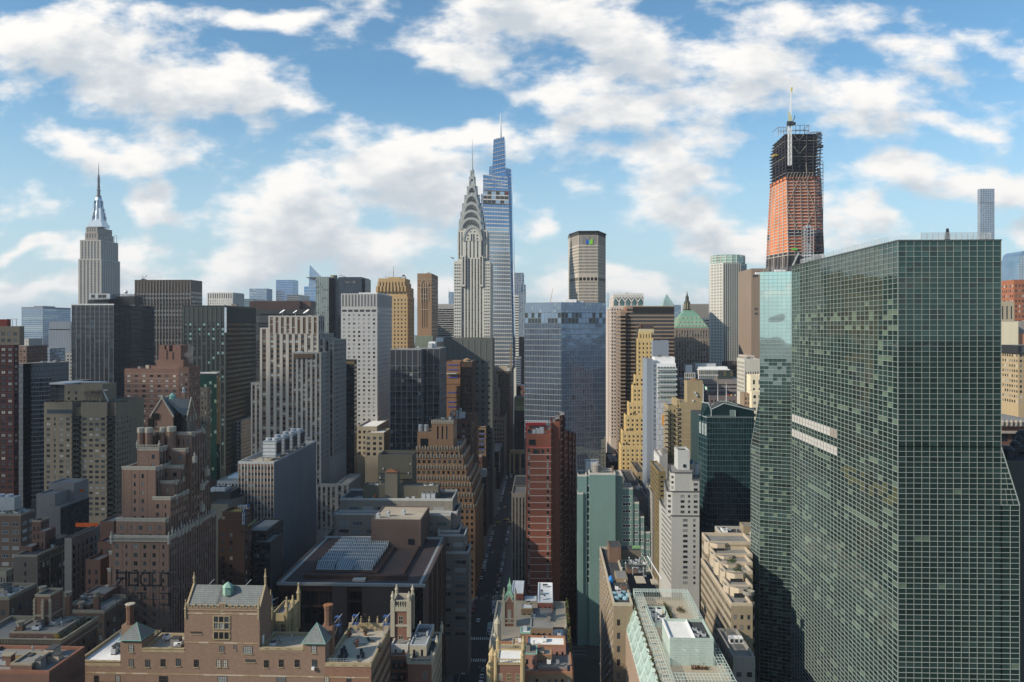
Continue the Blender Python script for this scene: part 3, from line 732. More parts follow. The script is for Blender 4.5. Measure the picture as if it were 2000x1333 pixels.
def crown_tower():
 D=693;cx=922.5;o=B('skyscraper','art deco tower with a tiered silver arched crown and needle spire',cx,D)
 WBk=wall('white_glazed_brick',(.52,.51,.47),var=.12,streak=.08);GYs=wall('grey_deco_brick',(.12,.125,.125));MET=_metal('crown_steel',(.46,.45,.41),.38,.75);MET2=_metal('crown_steel_dark',(.24,.235,.22),.4,.7)
 dk=[(G_DARK,3),(glass('teal_deco_window',(.06,.10,.10)),2),(G_MID,1)]
 k=D/F
 lo=S(bay=7.8,ww=.7,fh=6.05,wh=.42,w=WBk,g=dk,rec=.15,cap=3,mx=.8)
 ce=S(bay=5.6,ww=.5,fh=6.05,wh=.5,w=WBk,sp=GYs,g=dk,rec=.4,cap=2,mx=.6)
 o.m(886.5,901,512,D,dep=38,front=lo(bay=4.3),side=lo,w=WBk,par=.6,pv=680)
 o.m(944,957.5,512,D,dep=38,front=lo(bay=4.3),side=lo,w=WBk,par=.6,pv=680,left=True)
 o.m(901,944,504,D+.8,dep=36,front=ce,side=lo,w=WBk,par=0,pv=680)
 for a,b in((901.5,909),(936,943.5)):o.m(a,b,500,D-1,dep=34,bot=560,w=WBk,par=0,front=ce(bay=8),roof=R_GREY)
 up=S(bay=5.2,ww=.5,fh=5.9,wh=.62,w=WBk,sp=GYs,g=dk,rec=.3,cap=3)
 o.m(893.8,951.5,450,D+5,dep=28,bot=512,front=up,side=up,w=WBk,par=0)
 o.m(905,939.5,447,D+3.4,dep=30,bot=512,front=up(bay=8,ww=.4,mx=3),side=up,w=WBk,par=0)
 mb=o.p('gargoyles')
 for px,sx in((886,-1),(901,-1),(944,1),(958,1)):
  x,z=Xp(px,D),Zp(503.5,px,D)
  mb.bar((x,D+.5,z-.8),(x+sx*2.6,D-2.2,z+.2),1.4,MET,6,.5)
 cy=D+19;hw=lambda px:px*k
 def arch_pts(w,z0,z1,yy,n=14):
  pts=[]
  for i in range(n+1):
   t=math.pi*(1-i/n);pts.append((Xc+w*math.cos(t),yy,z0+(z1-z0)*math.sin(t)**.8))
  return pts
 Xc=Xp(cx,cy)
 def Z(py):return Zp(py,cx,cy)
 tiers=[(24.5,452,428),(22,438,413),(19,424,397.5),(15,406,381),(10.4,388,364),(6.6,369,346),(4.2,352,333)]
 rib=o.p('crown');win_=o.p('crown_windows');core=o.p('crown_core')
 for t,(w,zb,za)in enumerate(tiers):
  w=hw(w)*1.03;z0,z1=Z(zb),Z(za);n=18;wn=w*.86
  wi=w*.80;z1i=z0+(z1-z0)*.80
  for face in range(4):
   ca,sa=[(1,0),(0,1),(-1,0),(0,-1)][face]
   def R(x,y,z):return(Xc+x*ca-y*sa,cy+x*sa+y*ca,z)
   out=w-.02*t;oo=[];ii=[]
   for i in range(n+1):
    a=math.pi*(1-i/n);c,s_=math.cos(a),abs(math.sin(a))**.85
    oo.append((wn*c,z0+(z1-z0)*s_));ii.append((wn*.80*c,z0+(z1-z0)*.79*s_))
   for i in range(n):
    a,b,c,d=oo[i],oo[i+1],ii[i+1],ii[i]
    rib.quad(R(d[0],-out,d[1]),R(c[0],-out,c[1]),R(b[0],-out,b[1]),R(a[0],-out,a[1]),MET)
    rib.quad(R(a[0],-out,a[1]),R(b[0],-out,b[1]),R(b[0],0,b[1]+.3),R(a[0],0,a[1]+.3),MET)
    rib.quad(R(d[0],-out+.9,d[1]),R(c[0],-out+.9,c[1]),R(c[0],-out,c[1]),R(d[0],-out,d[1]),MET2)
   face_p=[R(x,-out+.9,z)for x,z in ii]
   rib.poly(face_p,MET2)
   ang=[math.pi*(1-(j+.5)/7)for j in range(7)]
   for a in ang:
    c,s_=math.cos(a),abs(math.sin(a))**.85
    bx,bz=wn*.78*c,z0+(z1-z0)*.77*s_
    tx,tz=wn*.50*c,z0+(z1-z0)*.46*s_
    ox=.085*wn;
    px_,pz_=-math.sin(a)*ox,math.cos(a)*ox
    win_.poly([R(tx-px_,-out+.84,tz-pz_),R(bx,-out+.84,bz),R(tx+px_,-out+.84,tz+pz_)][::1],G_DARK)
    for q in(-.5,.5):
     aa=a+q*math.pi/7;c2,s2=math.cos(aa),abs(math.sin(aa))**.85
     rib.bar(R(wn*.42*c2,-out+.8,z0+(z1-z0)*.40*s2),R(wn*.79*c2,-out+.8,z0+(z1-z0)*.78*s2),.28,MET)
  core.box(Xc-w*.78,Xc+w*.78,cy-w*.78,cy+w*.78,Z(tiers[0][1])if t==0 else z0-1,z0+(z1-z0)*.45,MET2)
 ar=o.p('arch_surround')
 w=hw(17.5);n=14;zb,zt=Zp(470,cx,D),Zp(443,cx,D);yy=D+3.2
 for i in range(n):
  a0,a1=math.pi*(1-i/n),math.pi*(1-(i+1)/n)
  q=lambda a,s:(Xp(cx,D)+w*s*math.cos(a),yy,zb+(zt-zb)*s*math.sin(a))
  ar.quad(q(a0,0.01),q(a1,0.01),q(a1,.93),q(a0,.93),WBk)
  e=lambda a,s:(q(a,s)[0],yy-.5,q(a,s)[2])
  ar.quad(e(a0,.92),e(a1,.92),e(a1,1.12),e(a0,1.12),MET);ar.quad(e(a0,1.12),e(a1,1.12),q(a1,1.12),q(a0,1.12),MET)
 for px in(918.5,926.5):ar.box(Xp(px-1.2,D),Xp(px+1.2,D),yy-.06,yy,Zp(453.5,cx,D),Zp(451,cx,D),G_DARK)
 for px in(913,931.5):
  for py in(458,464.5):ar.box(Xp(px-1.4,D),Xp(px+1.4,D),yy-.06,yy,Zp(py+3,cx,D),Zp(py,cx,D),G_DARK)
 for px in(920.5,924.8):ar.box(Xp(px-1.3,D),Xp(px+1.3,D),yy-.06,yy,Zp(470,cx,D),Zp(457,cx,D),G_DARK)
 sp=o.p('spire')
 sp.lathe(Xc,cy,[(hw(3.6),Z(356)),(hw(3.2),Z(346)),(hw(2.7),Z(334)),(hw(1.5),Z(327)),(hw(1.0),Z(310)),(hw(.55),Z(290)),(hw(.1),Z(269))],MET,8,math.pi/8)
 for py,w in((346,7.5),(365,10.5)):sp.bar((Xc-hw(w),cy,Z(py)),(Xc+hw(w),cy,Z(py)),.3,MET2)
 o.done()
crown_tower()
def vander():
 D=996;o=B('skyscraper','tapering blue glass skyscraper with slanted tiers and a white needle',972,D)
 g,m_,sh=o.p('curtain_wall'),o.p('spandrel_bands'),o.p('shell')
 b1=glass('supertall_blue_glass',(.10,.22,.40),metal=.75,rough=.08);b2=glass('supertall_pale_glass',(.30,.40,.50),metal=.7,rough=.1);b3=glass('supertall_grey_glass',(.22,.28,.34),metal=.6,rough=.12)
 tc=wall('terracotta_white_band',(.55,.53,.50),rough=.5)
 def pt(px,py,dy=0):return(Xp(px,D+dy),D+dy,Zp(py,px,D+dy))
 def solid(f,dep,mat):
  bk=[(x,y+dep,z)for x,y,z in f]
  for i in range(len(f)):j=(i+1)%len(f);sh.quad(f[i],bk[i],bk[j],f[j],mat)
  sh.poly(bk[::-1],mat)
 side=b1
 A=[pt(940,720),pt(1003,720),pt(993,400),pt(944,398)]
 A=[pt(941,720),pt(1002,720),pt(993.5,400),pt(943.5,398)]
 patch(g,m_,*A,16,42,None,.22,1.1,M_ASH,cellf=lambda i,j:(b2 if(j*7)%5==0 else b3)if j<36 else b1,hm=tc)
 solid(A,55,side)
 Bq=[pt(943.5,398),pt(993.5,399.5),pt(993,374.5),pt(943.5,373)]
 patch(g,m_,*Bq,6,3,[(G_DARK,2),(b2,2)],.25,1.3,M_ASH,hm=tc);solid(Bq,50,G_DARK)
 mb=o.p('hoist_netting');mb.box(Xp(987.5,D),Xp(992.5,D),D-.8,D-.2,Zp(380,990,D),Zp(376,990,D),wall('red_net',(.16,.04,.04)))
 C_=[pt(943.5,373),pt(993,374.5),pt(991,348),pt(943.5,341.5)]
 patch(g,m_,*C_,8,4,[(b1,1)],.15,.9,M_ASH,hm=tc);solid(C_,46,side)
 for a,b in((369,362),(361,356),(352,345)):m_.bar(pt(944,a,-.3),pt(991,b,-.3),.55,tc)
 Dq=[pt(961,343,6),pt(988,347,6),pt(985,267,6),pt(964,272.5,6)]
 patch(g,m_,*Dq,5,22,[(b1,1)],.12,.0,M_ASH);solid(Dq,26,side)
 for i in range(9):y=340-i*8.2;m_.bar(pt(962+i*.25,y,5.6),pt(987.5-i*.25,y-5.5,5.6),.8,tc)
 Eq=[pt(955,342,12),pt(963,342,12),pt(963,324,12),pt(955.5,326,12)];patch(g,m_,*Eq,3,5,[(b1,1)],.15,.3,M_ASH);solid(Eq,20,side)
 Fq=[pt(991,720,9),pt(1005,720,9),pt(998.5,331,9),pt(986,329.5,9)]
 patch(g,m_,*Fq,4,52,[(b1,1)],.2,.9,M_ASH,hm=tc);solid(Fq,40,side)
 Gq=[pt(938,720,9),pt(945,720,9),pt(945,380,9),pt(939.5,379,9)];patch(g,m_,*Gq,2,44,[(b1,1)],.2,.7,M_ASH,hm=tc);solid(Gq,40,side)
 mb=o.p('needle');k=(D+20)/F;x=Xp(977.5,D+20);zz=lambda py:Zp(py,977,D+20)
 mb.lathe(x,D+20,[(2.6*k,zz(270)),(2.1*k,zz(255)),(1.3*k,zz(240)),(.3*k,zz(220))],M_WHITE,6)
 for i in range(9):mb.lathe(x,D+20,[((2.6-i*.2)*k,zz(267-i*4)),((2.6-i*.2)*k,zz(266.2-i*4))],M_GREYM,6)
 o.done()
vander()
o=B('glass_tower','pale grey glass tower seen just right of the tapering blue skyscraper',1012,1300)
f=S(bay=3.2,ww=1,fh=4.2,wh=.6,w=W_BG,g=[(GB2,2),(GB1,1)],mx=0,cap=1,pier=(.5,.4,M_ASH))
o.m(1003,1022,533,1300,dep=50,front=f,w=W_BG,par=0,pv=720,left=False,side=f);o.m(1003,1026,556,1296,dep=40,front=f,w=W_BG,par=0,pv=720)
mb=o.new('mast');mb.bar((Xp(1004.5,1290),1290,Zp(560,1004,1290)),(Xp(1004.5,1290),1290,Zp(467,1004,1290)),1.2,M_DKSTEEL,4,.4);o.done()
o,r=simple('office_block','narrow white banded tower squeezed between the tapering skyscraper and the blue glass tower',1004,1013,578,1150,dep=40,front=S(bay=9,ww=1,fh=5,wh=.4,w=wall('white_precast',(.6,.6,.58)),g=OFFICE,cap=1,mx=0),w=wall('white_precast',(.6,.6,.58)),pv=720);o.done()
o=B('crane','distant tan crane jib poking up behind the blue glass tower',1077,1400,'crane');mb=o.p('jib')
mb.bar((Xp(1073,1400),1400,Zp(600,1073,1400)),(Xp(1080,1400),1400,Zp(563,1080,1400)),1.6,wall('crane_tan',(.55,.36,.18)),4,.9);mb=o.p('tower_mast');mb.bar((Xp(1073,1400),1400,0),(Xp(1073,1400),1400,Zp(598,1073,1400)),2,wall('crane_tan',(.55,.36,.18)));o.done()
def octo():
 D=735;o=B('skyscraper','grey octagonal concrete office slab with a blue and green emblem below its flat roof',1147,D)
 W=wall('grey_brown_precast',(.44,.40,.345),var=.12);dk=[(G_DARK,3),(glass('octo_glass',(.05,.055,.055)),1)]
 k=D/F
 def pp(px,dy):return(Xp(px,D+dy),D+dy)
 P0,P1,P2,P3=pp(1112,26),pp(1130,0),pp(1168,0),pp(1183,26)
 P4,P5,P6,P7=pp(1179,60),pp(1164,88),pp(1128,88),pp(1110,60)
 ring=[P0,P1,P2,P3,P4,P5,P6,P7]
 f=S(bay=2.35,ww=.56,fh=6.1,wh=.62,w=W,g=dk,rec=.3,cap=0,mx=.4,so=.2)
 zt,zr=Zp(464,1148,D),Zp(564,1148,D)
 def band(z1,z0,sp):
  for i in range(8):o.facade(ring[i],ring[(i+1)%8],z0,z1,sp if i in(0,1,2)else S(blank=1,w=W),k)
 Zr=lambda py:Zp(py,1148,D)
 band(Zr(452.5),Zr(460),S(blank=1,w=wall('dark_parapet_louvre',(.05,.05,.05))))
 band(Zr(460),Zr(480),f(fh=19,wh=.92,so=.04,mx=1))
 band(Zr(480),Zr(541),f);band(Zr(541),Zr(549),f(fh=7.9,wh=.8,so=.05,ww=.75,bay=7,g=[(wall('deep_recess',(.012,.011,.01)),1)]))
 band(Zr(549),Zr(662),f);band(Zr(662),0,S(blank=1,w=W))
 o.p('roof').poly([(*p,Zr(452.5))for p in ring],R_DARK)
 rim=o.p('roof_rim');big=[((p[0]-Xp(1147,D))*1.03+Xp(1147,D),p[1]+(-.8 if p[1]<D+40 else .8))for p in ring]
 rim.prism(big,Zr(453),Zr(451.3),wall('dark_roof_rim',(.045,.047,.05)),R_DARK)
 lg=o.p('emblem');bl,gn,cy_=wall('emblem_blue',(.01,.10,.55),rough=.5,var=.02),wall('emblem_green',(.22,.55,.06),rough=.5,var=.02),wall('emblem_teal',(.02,.38,.45),rough=.5,var=.02)
 y=D-.5
 def q(pts,mat):
  f_=[(Xp(a,D),y,Zp(b,1148,D))for a,b in pts];lg.poly(f_,mat);bk=[(a,y+.45,c)for a,b,c in f_]
  for i in range(len(f_)):j=(i+1)%len(f_);lg.quad(f_[i],bk[i],bk[j],f_[j],mat)
 q([(1145,478),(1149.5,475),(1149.5,471),(1145,466.5)],bl);q([(1149.5,475),(1151,477.8),(1151,471),(1149.5,471)],cy_);q([(1151,477.8),(1157.5,477.5),(1157.5,466.5),(1151,471)],gn)
 for px in(1128,1142,1158,1160,1166):mb=o.new('roof_antenna');x,yy=Xp(px,D+40),D+40;mb.bar((x,yy,Zr(452)),(x,yy,Zr(452)+RND.uniform(2.5,6)),.35,M_GREYM,4,.12)
 o.done()
octo()
ALB=0.92
# skyline right of the street
PINK=wall('pale_pink_granite',(.50,.44,.40),var=.1)
def lattice_crown():
 D=640;o=B('office_tower','pale granite tower with a white diamond lattice crown over arched bays',1215,D)
 f=S(bay=5.0,ww=.5,fh=6.9,wh=.52,w=PINK,g=DARKS,cap=2,mx=.6)
 o.m(1193,1261,600,D,dep=40,front=f,side=f,w=PINK,par=0,pv=860,left=False)
 o.m(1187,1193,607,D+14,dep=24,front=S(blank=1,w=PINK),w=PINK,par=0,left=False)
 o.m(1197,1257,580,D+3,dep=34,bot=601,front=S(bay=11.5,ww=.72,fh=19,wh=.86,so=.08,w=PINK,g=[(glass('crown_bay_glass',(.10,.18,.18),metal=.3),1)],rec=.6,cap=0,mx=.5),w=PINK,par=0)
 wm=wall('white_lattice',(.72,.71,.68));mb=o.p('diamond_lattice');y=D+1.6
 zt,zm,zb=Zp(573.5,1225,D),Zp(580.5,1225,D),Zp(590,1225,D)
 n=10;xs=[Xp(1196+62*i/n,y)for i in range(n+1)]
 for i in range(n):
  zs=(zb,zm)if i%2==0 else(zm,zb)
  for off in(0,zt-zm):mb.bar((xs[i],y,zs[0]+off),(xs[i+1],y,zs[1]+off),.9,wm)
  for off in(0,):mb.bar((xs[i],y,(zt if i%2==0 else zm)),(xs[i+1],y,(zm if i%2==0 else zt)),.9,wm)
 for z in(zt,Zp(577,1225,D)):mb.bar((xs[0],y,z),(xs[-1],y,z),.8,wm)
 o.p('crown_roof').box(xs[0]+1,xs[-1]-1,D+5,D+30,zb,Zp(574.5,1225,D),wall('white_lattice_back',(.5,.5,.5)))
 o.clutter(xs[0]+4,xs[-1]-4,D+8,D+26,zt-.2,6)
 mb=o.new('mast');mb.bar((xs[0]-2,D+20,Zp(600,1192,D)),(xs[0]-2,D+20,Zp(570,1192,D)),.5,M_DKSTEEL)
 o.done()
lattice_crown()
BB=wall('brown_banded_stone',(.26,.195,.145),var=.12);BG=[(glass('bronze_dark_glass',(.018,.014,.012)),4),(G_DARK,1)]
o=B('office_tower','dark brown tower with horizontal stone bands, left of the green hipped roof',1260,600)
f=S(bay=5,ww=1,fh=7.3,wh=.62,so=.05,w=BB,g=BG,cap=3,mx=0)
o.m(1225,1317,598,600,dep=45,front=f,side=f,w=BB,pv=900,left=False,roof=R_DARK,par=0,bot=None)
mb=o.p('plant_screen');mb.box(Xp(1236,600),Xp(1316,600),599.6,599.95,Zp(612,1260,600),Zp(600,1260,600),wall('black_louvre',(.02,.02,.022)))
o.m(1212,1232,606,602,dep=38,front=f,side=f,w=BB,pv=900,roof=R_TAN,par=0,left=False)
o.m(1212,1222,612,598,dep=30,front=f,side=f,w=BB,pv=900,roof=R_TAN,par=0,left=False)
o.p('roof_plant').box(Xp(1222,600),Xp(1233,600),602.5,612,Zp(606,1225,600),Zp(600,1225,600),wall('terracotta_plant',(.30,.15,.09)));o.done()
def dome():
 D=700;o=B('office_tower','grey brown stone tower with a green copper hipped roof and dark lantern spire',1350,D)
 W=wall('grey_brown_stone',(.24,.205,.17),var=.15);k=D/F
 f=S(bay=10.3,ww=1,fh=7.3,wh=.55,so=.25,w=W,g=DARKS,rec=.25,mx=2.2,cap=2,pat=None)
 f=S(bay=5.1,ww=.5,fh=7.3,wh=.56,w=W,g=DARKS+[(G_LIT,2)],rec=.3,mx=2.5,cap=2,sp=wall('stone_spandrel',(.17,.15,.13)),pier=(2.2,.4,W),pstep=2)
 o.m(1317,1386,664,D,dep=40,front=f,side=f,w=W,par=1,pv=860,left=False)
 o.m(1317,1385,642,D+1.4,dep=36,bot=667,front=f(cap=3),side=f,w=W,par=.6,left=False)
 cp=wall('verdigris_copper',(.16,.30,.235),rough=.6,var=.3);gd=wall('gilt_ornament',(.42,.40,.28),var=.2)
 X0,X1,Y0,Y1=Xp(1319,D+2),Xp(1383,D+2),D+2,D+36;xm,ym=(X0+X1)/2,(Y0+Y1)/2
 Z=lambda py:Zp(py,1350,D)
 def ring(fr,z):return[(xm+(a-xm)*fr,ym+(b-ym)*fr,z)for a,b in((X0,Y0),(X1,Y0),(X1,Y1),(X0,Y1))]
 mb=o.p('copper_roof');mb.loft([ring(1,Z(642)),ring(1.02,Z(640)),ring(.86,Z(632)),ring(.68,Z(622)),ring(.44,Z(612)),ring(.33,Z(609)),ring(.30,Z(606))],cp)
 mb=o.p('roof_ornament')
 for r_,fr,n in((636,.96,9),(629,.82,7),(621.5,.68,5)):
  for i in range(n):
   x=xm+(X1-xm)*fr*(2*(i+.5)/n-1);yy=ym+(Y0-ym)*fr
   mb.box(x-.8,x+.8,yy-.5,yy+2,Z(r_+1.6),Z(r_-1.4),gd)
   yy2=ym+(Y1-ym)*fr*(2*(i+.5)/n-1);xx=xm+(X0-xm)*fr
   mb.box(xx-.5,xx+2,yy2-.8,yy2+.8,Z(r_+1.6),Z(r_-1.4),gd)
 ln=o.p('lantern');dkc=wall('dark_bronze_lantern',(.06,.065,.055));x=Xp(1342,ym);zz=lambda py:Zp(py,1342,ym);k=ym/F
 ln.lathe(x,ym,[(8.0*k,zz(611)),(7.4*k,zz(606)),(7.6*k,zz(604.5)),(5.6*k,zz(604)),(5.4*k,zz(594)),(6.4*k,zz(593)),(5.2*k,zz(590)),(3.4*k,zz(587)),(3.2*k,zz(582)),(3.6*k,zz(581)),(1.8*k,zz(578)),(.7*k,zz(573)),(.2*k,zz(569))],dkc,12)
 for i in range(8):t=i*math.pi/4;ln.bar((x+5.9*k*math.cos(t),ym+5.9*k*math.sin(t),zz(604)),(x+5.9*k*math.cos(t),ym+5.9*k*math.sin(t),zz(592)),.6,gd)
 o.done()
dome()
o,r=simple('glass_tower','grey tower with a pale green glass pyramid top, behind the banded brown tower',1294,1320,600,1500,dep=60,front=S(bay=8,ww=1,fh=5,wh=.6,w=W_BG,g=FARG,cap=2),w=W_BG,pv=660,par=0)
mb=o.p('pyramid_roof');X0,X1,Y0,Y1,z1=r;mb.loft([[(X0,Y0,z1),(X1,Y0,z1),(X1,Y1,z1),(X0,Y1,z1)],[((X0+X1)/2+a,(Y0+Y1)/2+b,Zp(581,1307,1500))for a,b in((-4,-4),(4,-4),(4,4),(-4,4))],[((X0+X1)/2+a,(Y0+Y1)/2+b,Zp(574,1307,1500))for a,b in((-.2,-.2),(.2,-.2),(.2,.2),(-.2,.2))]],glass('pale_green_roof',(.30,.42,.38),metal=.4,rough=.3));o.done()
o,r=simple('glass_tower','dark grey glass block directly left of the copper roof lantern',1316,1330,596,1200,dep=60,front=S(bay=4,ww=1,fh=4,wh=.6,w=W_BG,g=FARG,cap=2),w=W_BG,pv=660,par=0);o.done()
o,r=simple('office_block','plain grey ribbed slab behind the copper roof tower',1344,1388,594,1000,dep=40,front=S(bay=3.2,ww=.5,fh=50,wh=.97,so=.01,w=wall('plain_grey_slab',(.26,.25,.235)),g=[(wall('slab_groove',(.19,.185,.175)),1)],cap=1.5),w=wall('plain_grey_slab',(.26,.25,.235)),pv=660,par=0);o.done()
o,r=simple('office_block','white banded block between the copper roof and the octagonal white tower',1372,1388,622,860,dep=30,front=S(bay=6,ww=1,fh=5.5,wh=.4,w=wall('white_precast',(.58,.57,.54)),g=OFFICE,cap=2),w=wall('white_precast',(.58,.57,.54)),pv=700,par=0);o.done()
def madison():
 D=800;o=B('skyscraper','white and grey octagonal tower with a green glass drum crown',1420,D)
 W=wall('sunlit_granite_panel',(.62,.60,.56),var=.08);k=D/F;GR=wall('dim_granite_panel',(.36,.35,.33),var=.08)
 g_=[(glass('green_tower_glass',(.08,.13,.12),metal=.3),2),(G_MID,1)]
 P=lambda px,dy:(Xp(px,D+dy),D+dy)
 ring=[P(1384.5,40),P(1387,17),P(1412,0),P(1447,0),P(1458.5,14),P(1457,48),P(1440,60),P(1404,60)]
 f=S(bay=4.3,ww=.55,fh=5.9,wh=.6,w=W,g=g_,cap=1,mx=.8,sp=GR)
 Z=lambda py:Zp(py,1420,D)
 zb=Z(722)
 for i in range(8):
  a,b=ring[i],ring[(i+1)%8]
  w_=f if i in(0,1)else f(w=GR,sp=W_DK)  # left facets white, others grey: sun and shade put into the panel colour
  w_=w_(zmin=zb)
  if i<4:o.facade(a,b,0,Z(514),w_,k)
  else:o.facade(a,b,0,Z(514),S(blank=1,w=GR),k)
 o.p('roof').poly([(*p,Z(514))for p in ring],R_GREY)
 cx,cy=Xp(1421,D+30),D+30;kk=cy/F
 cr=o.p('glass_crown');gc=glass('crown_green_glass',(.26,.40,.34),metal=.45,rough=.15)
 n=20;r=32*kk;r2=29*kk
 cr.lathe(cx,cy,[(r,Z(516)),(r,Z(496)),(r*.95,Z(495)),(r*.9,Z(496.5))],gc,n)
 fm=o.p('crown_fins')
 for i in range(n):t=2*math.pi*i/n;fm.bar((cx+r*1.01*math.cos(t),cy+r*1.01*math.sin(t),Z(516)),(cx+r*1.01*math.cos(t),cy+r*1.01*math.sin(t),Z(494.5)),.7,W)
 for py in(510,504,499):fm.lathe(cx,cy,[(r*1.012,Z(py)),(r*1.012,Z(py)+.5)],W,n)
 o.done()
madison()
o,r=simple('glass_tower','blue glass sliver between the octagonal white tower and the brown slab',1456,1470,586,1000,dep=40,front=S(bay=4,ww=1,fh=5,wh=.7,w=W_BG,g=[(GB1,1),(G_DARK,1)],cap=2),w=W_BG,pv=720,par=0);o.done()
o,r=simple('office_block','pinkish stone block at the foot of the brown slab',1460,1474,696,640,dep=30,front=S(bay=3.5,ww=.5,fh=6,wh=.9,so=.05,w=PINK,g=[(G_MID,1)],cap=2),w=PINK,par=.3,roof=R_GREY);o.done()
BS=wall('taupe_brick_slab',(.24,.185,.145),var=.1)
o,r=simple('office_slab','plain taupe slab with a few slots near its top, left of the unfinished tower',1467.5,1500,526,690,dep=45,w=BS,front=S(blank=1,w=BS),roof=R_GREY,par=.6)
mb=o.p('slot_windows')
for px,py,h in((1471,537,5),(1474.5,537,5),(1478,537,4),(1474,602,4),(1477.5,602,4),(1474,611,4),(1477.5,611,4)):mb.box(Xp(px,690),Xp(px+2.4,690),689.9,690.1,Zp(py+h,px,690),Zp(py,px,690),G_DARK)
o.done()
def supertall():
 D=950;o=B('unfinished_skyscraper','skyscraper under construction wrapped in orange netting below a bare steel frame',1555,D)
 net=wall('orange_safety_net',(.62,.19,.07),rough=.8,var=.5,streak=.35,big=.09);net2=wall('dim_red_orange_net',(.42,.12,.055),rough=.8,var=.5,streak=.3,big=.09);st=wall('grey_structural_steel',(.24,.21,.19),var=.15);dks=wall('dark_structural_steel',(.045,.045,.055),var=.3);lt=wall('pale_floor_edge',(.50,.46,.42));blk=wall('black_facade_fin',(.04,.038,.042));dkn=wall('navy_mesh',(.035,.04,.06),var=.5)
 k=D/F
 def PT(px,py,dy):return(Xp(px,D+dy),D+dy,Zp(py,px,D+dy))
 rows=[(530,1501,1537,1610),(500,1502,1539,1609),(450,1504,1538,1607),(400,1506.5,1537,1605),(356,1509,1536,1604),(330,1509.5,1535,1600),(290,1509,1533,1603),(262,1515,1533,1604)]
 import bisect
 def at(py):
  for(a,l0,c0,r0),(b,l1,c1,r1)in zip(rows,rows[1:]):
   if b<=py<=a:t=(a-py)/(a-b);return l0+(l1-l0)*t,c0+(c1-c0)*t,r0+(r1-r0)*t
  return rows[0][1:]if py>rows[0][0]else rows[-1][1:]
 dyl=45
 core=o.p('netting');fl=o.p('floor_plates');cf=o.p('steel_frame');fa=o.p('lower_facade')
 def corners(py,ins=0.):
  l,c,r=at(py)
  if py<500 and py>340:r-=12*0
  z=Zp(py,c,D)
  Yc=D+ins;xl=Xp(l+ins*.6,D+dyl);xc=Xp(c+ins*.1,Yc);xr=Xp(r-ins*.6,Yc)
  return[(xc,Yc,z),(xr,Yc,z),(xr,D+60-ins,z),(xl,D+60-ins,z),(xl,D+dyl,z)]
 pys=[530]+[530-6.2*i for i in range(1,45)]
 for a,b in zip(pys,pys[1:]):
  if b<255:break
  A,Bq=corners(a,1.2),corners(b,1.2)
  if a>497:m1=m2=blk
  elif a>350:m1,m2=net2,net  # left face net brighter than the rest, sunlight put into its colour
  else:m1=m2=None
  if 455<a<462:m1=dkn
  if m1:
   for i,m_ in((0,m1),(1,m1),(2,m1),(3,m1),(4,m2)):
    j=(i+1)%5;core.quad(A[i],A[j],Bq[j],Bq[i],m_)
  Cn=corners(a,0);pl=lt if a<500 else dks
  if a<352:pl=dks if RND.random()<.7 else st
  th=.7 if a>352 else .6
  fl.loft([Cn,[(x,y,z+th)for x,y,z in Cn]],pl);(fl.poly([(x,y,z)for x,y,z in Cn][::-1],dks)if a>352 else None)
 for a,b,ins in((352,266,17),):
  A,Bq=corners(a,ins),corners(b,ins)
  cc=o.p('inner_core')
  for i in range(5):j=(i+1)%5;cc.quad(A[i],A[j],Bq[j],Bq[i],dkn)
  cc.poly(Bq,dkn)
 top=254
 def lerp(P,Q,t):return tuple(P[i]*(1-t)+Q[i]*t for i in range(3))
 segs=[(530,497),(497,450),(450,400),(400,352),(352,320),(320,285),(285,262)]
 for a,b in segs:
  A,Bq=corners(a,-.3),corners(b,-.3)
  m_=st if b>=352 else dks
  for t in[i/5 for i in range(6)]:
   cf.bar(lerp(A[0],A[1],t),lerp(Bq[0],Bq[1],t),1.0,m_ if RND.random()<.8 else st)
  for t in[i/4 for i in range(5)]:cf.bar(lerp(A[4],A[0],t),lerp(Bq[4],Bq[0],t),1.1,lt if b>=352 else dks)
  for t in(0,.5,1):cf.bar(lerp(A[1],A[2],t),lerp(Bq[1],Bq[2],t),1.0,dks)
 dg=o.p('diagonal_bracing');bm=wall('pale_brace_steel',(.30,.27,.22))
 def fp(px,py):return(Xp(px,D-.8),D-.8,Zp(py,px,D))
 for(a,b),(c,d)in(((1538,402),(1561,347)),((1590,402),(1567,347)),((1538,408),(1560,454)),((1592,404),(1573,448)),((1549,262),(1560,276)),((1571,262),(1560,276)),((1549,285),(1560,300)),((1575,285),(1562,300))):
  dg.bar(fp(a,b),fp(c,d),.8,bm)
 for i in range(9):dg.bar(fp(1536+i*6,350),fp(1540+i*6,338),.7,bm)
 hb=o.p('hoist_bay')
 for px in(1596,1601,1607):
  for py0,py1 in((528,260),):hb.bar((Xp(px,D-3),D-3,Zp(py0,px,D)),(Xp(px+(0 if px<1605 else .5),D-3),D-3,Zp(py1 if px<1607 else 318,px,D)),.8,dks)
 y=525
 while y>262:
  x0,x1=Xp(1596,D-3),Xp(1607,D-3);z=Zp(y,1600,D);hb.box(x0,x1,D-4,D-1,z,z+.5,wall('hoist_plate',(.15,.17,.21)));
  if RND.random()<.5:hb.box(x0+1,x0+4,D-3.6,D-1,z+.5,z+3,dkn)
  y-=7.2
 tf=o.p('top_frame')
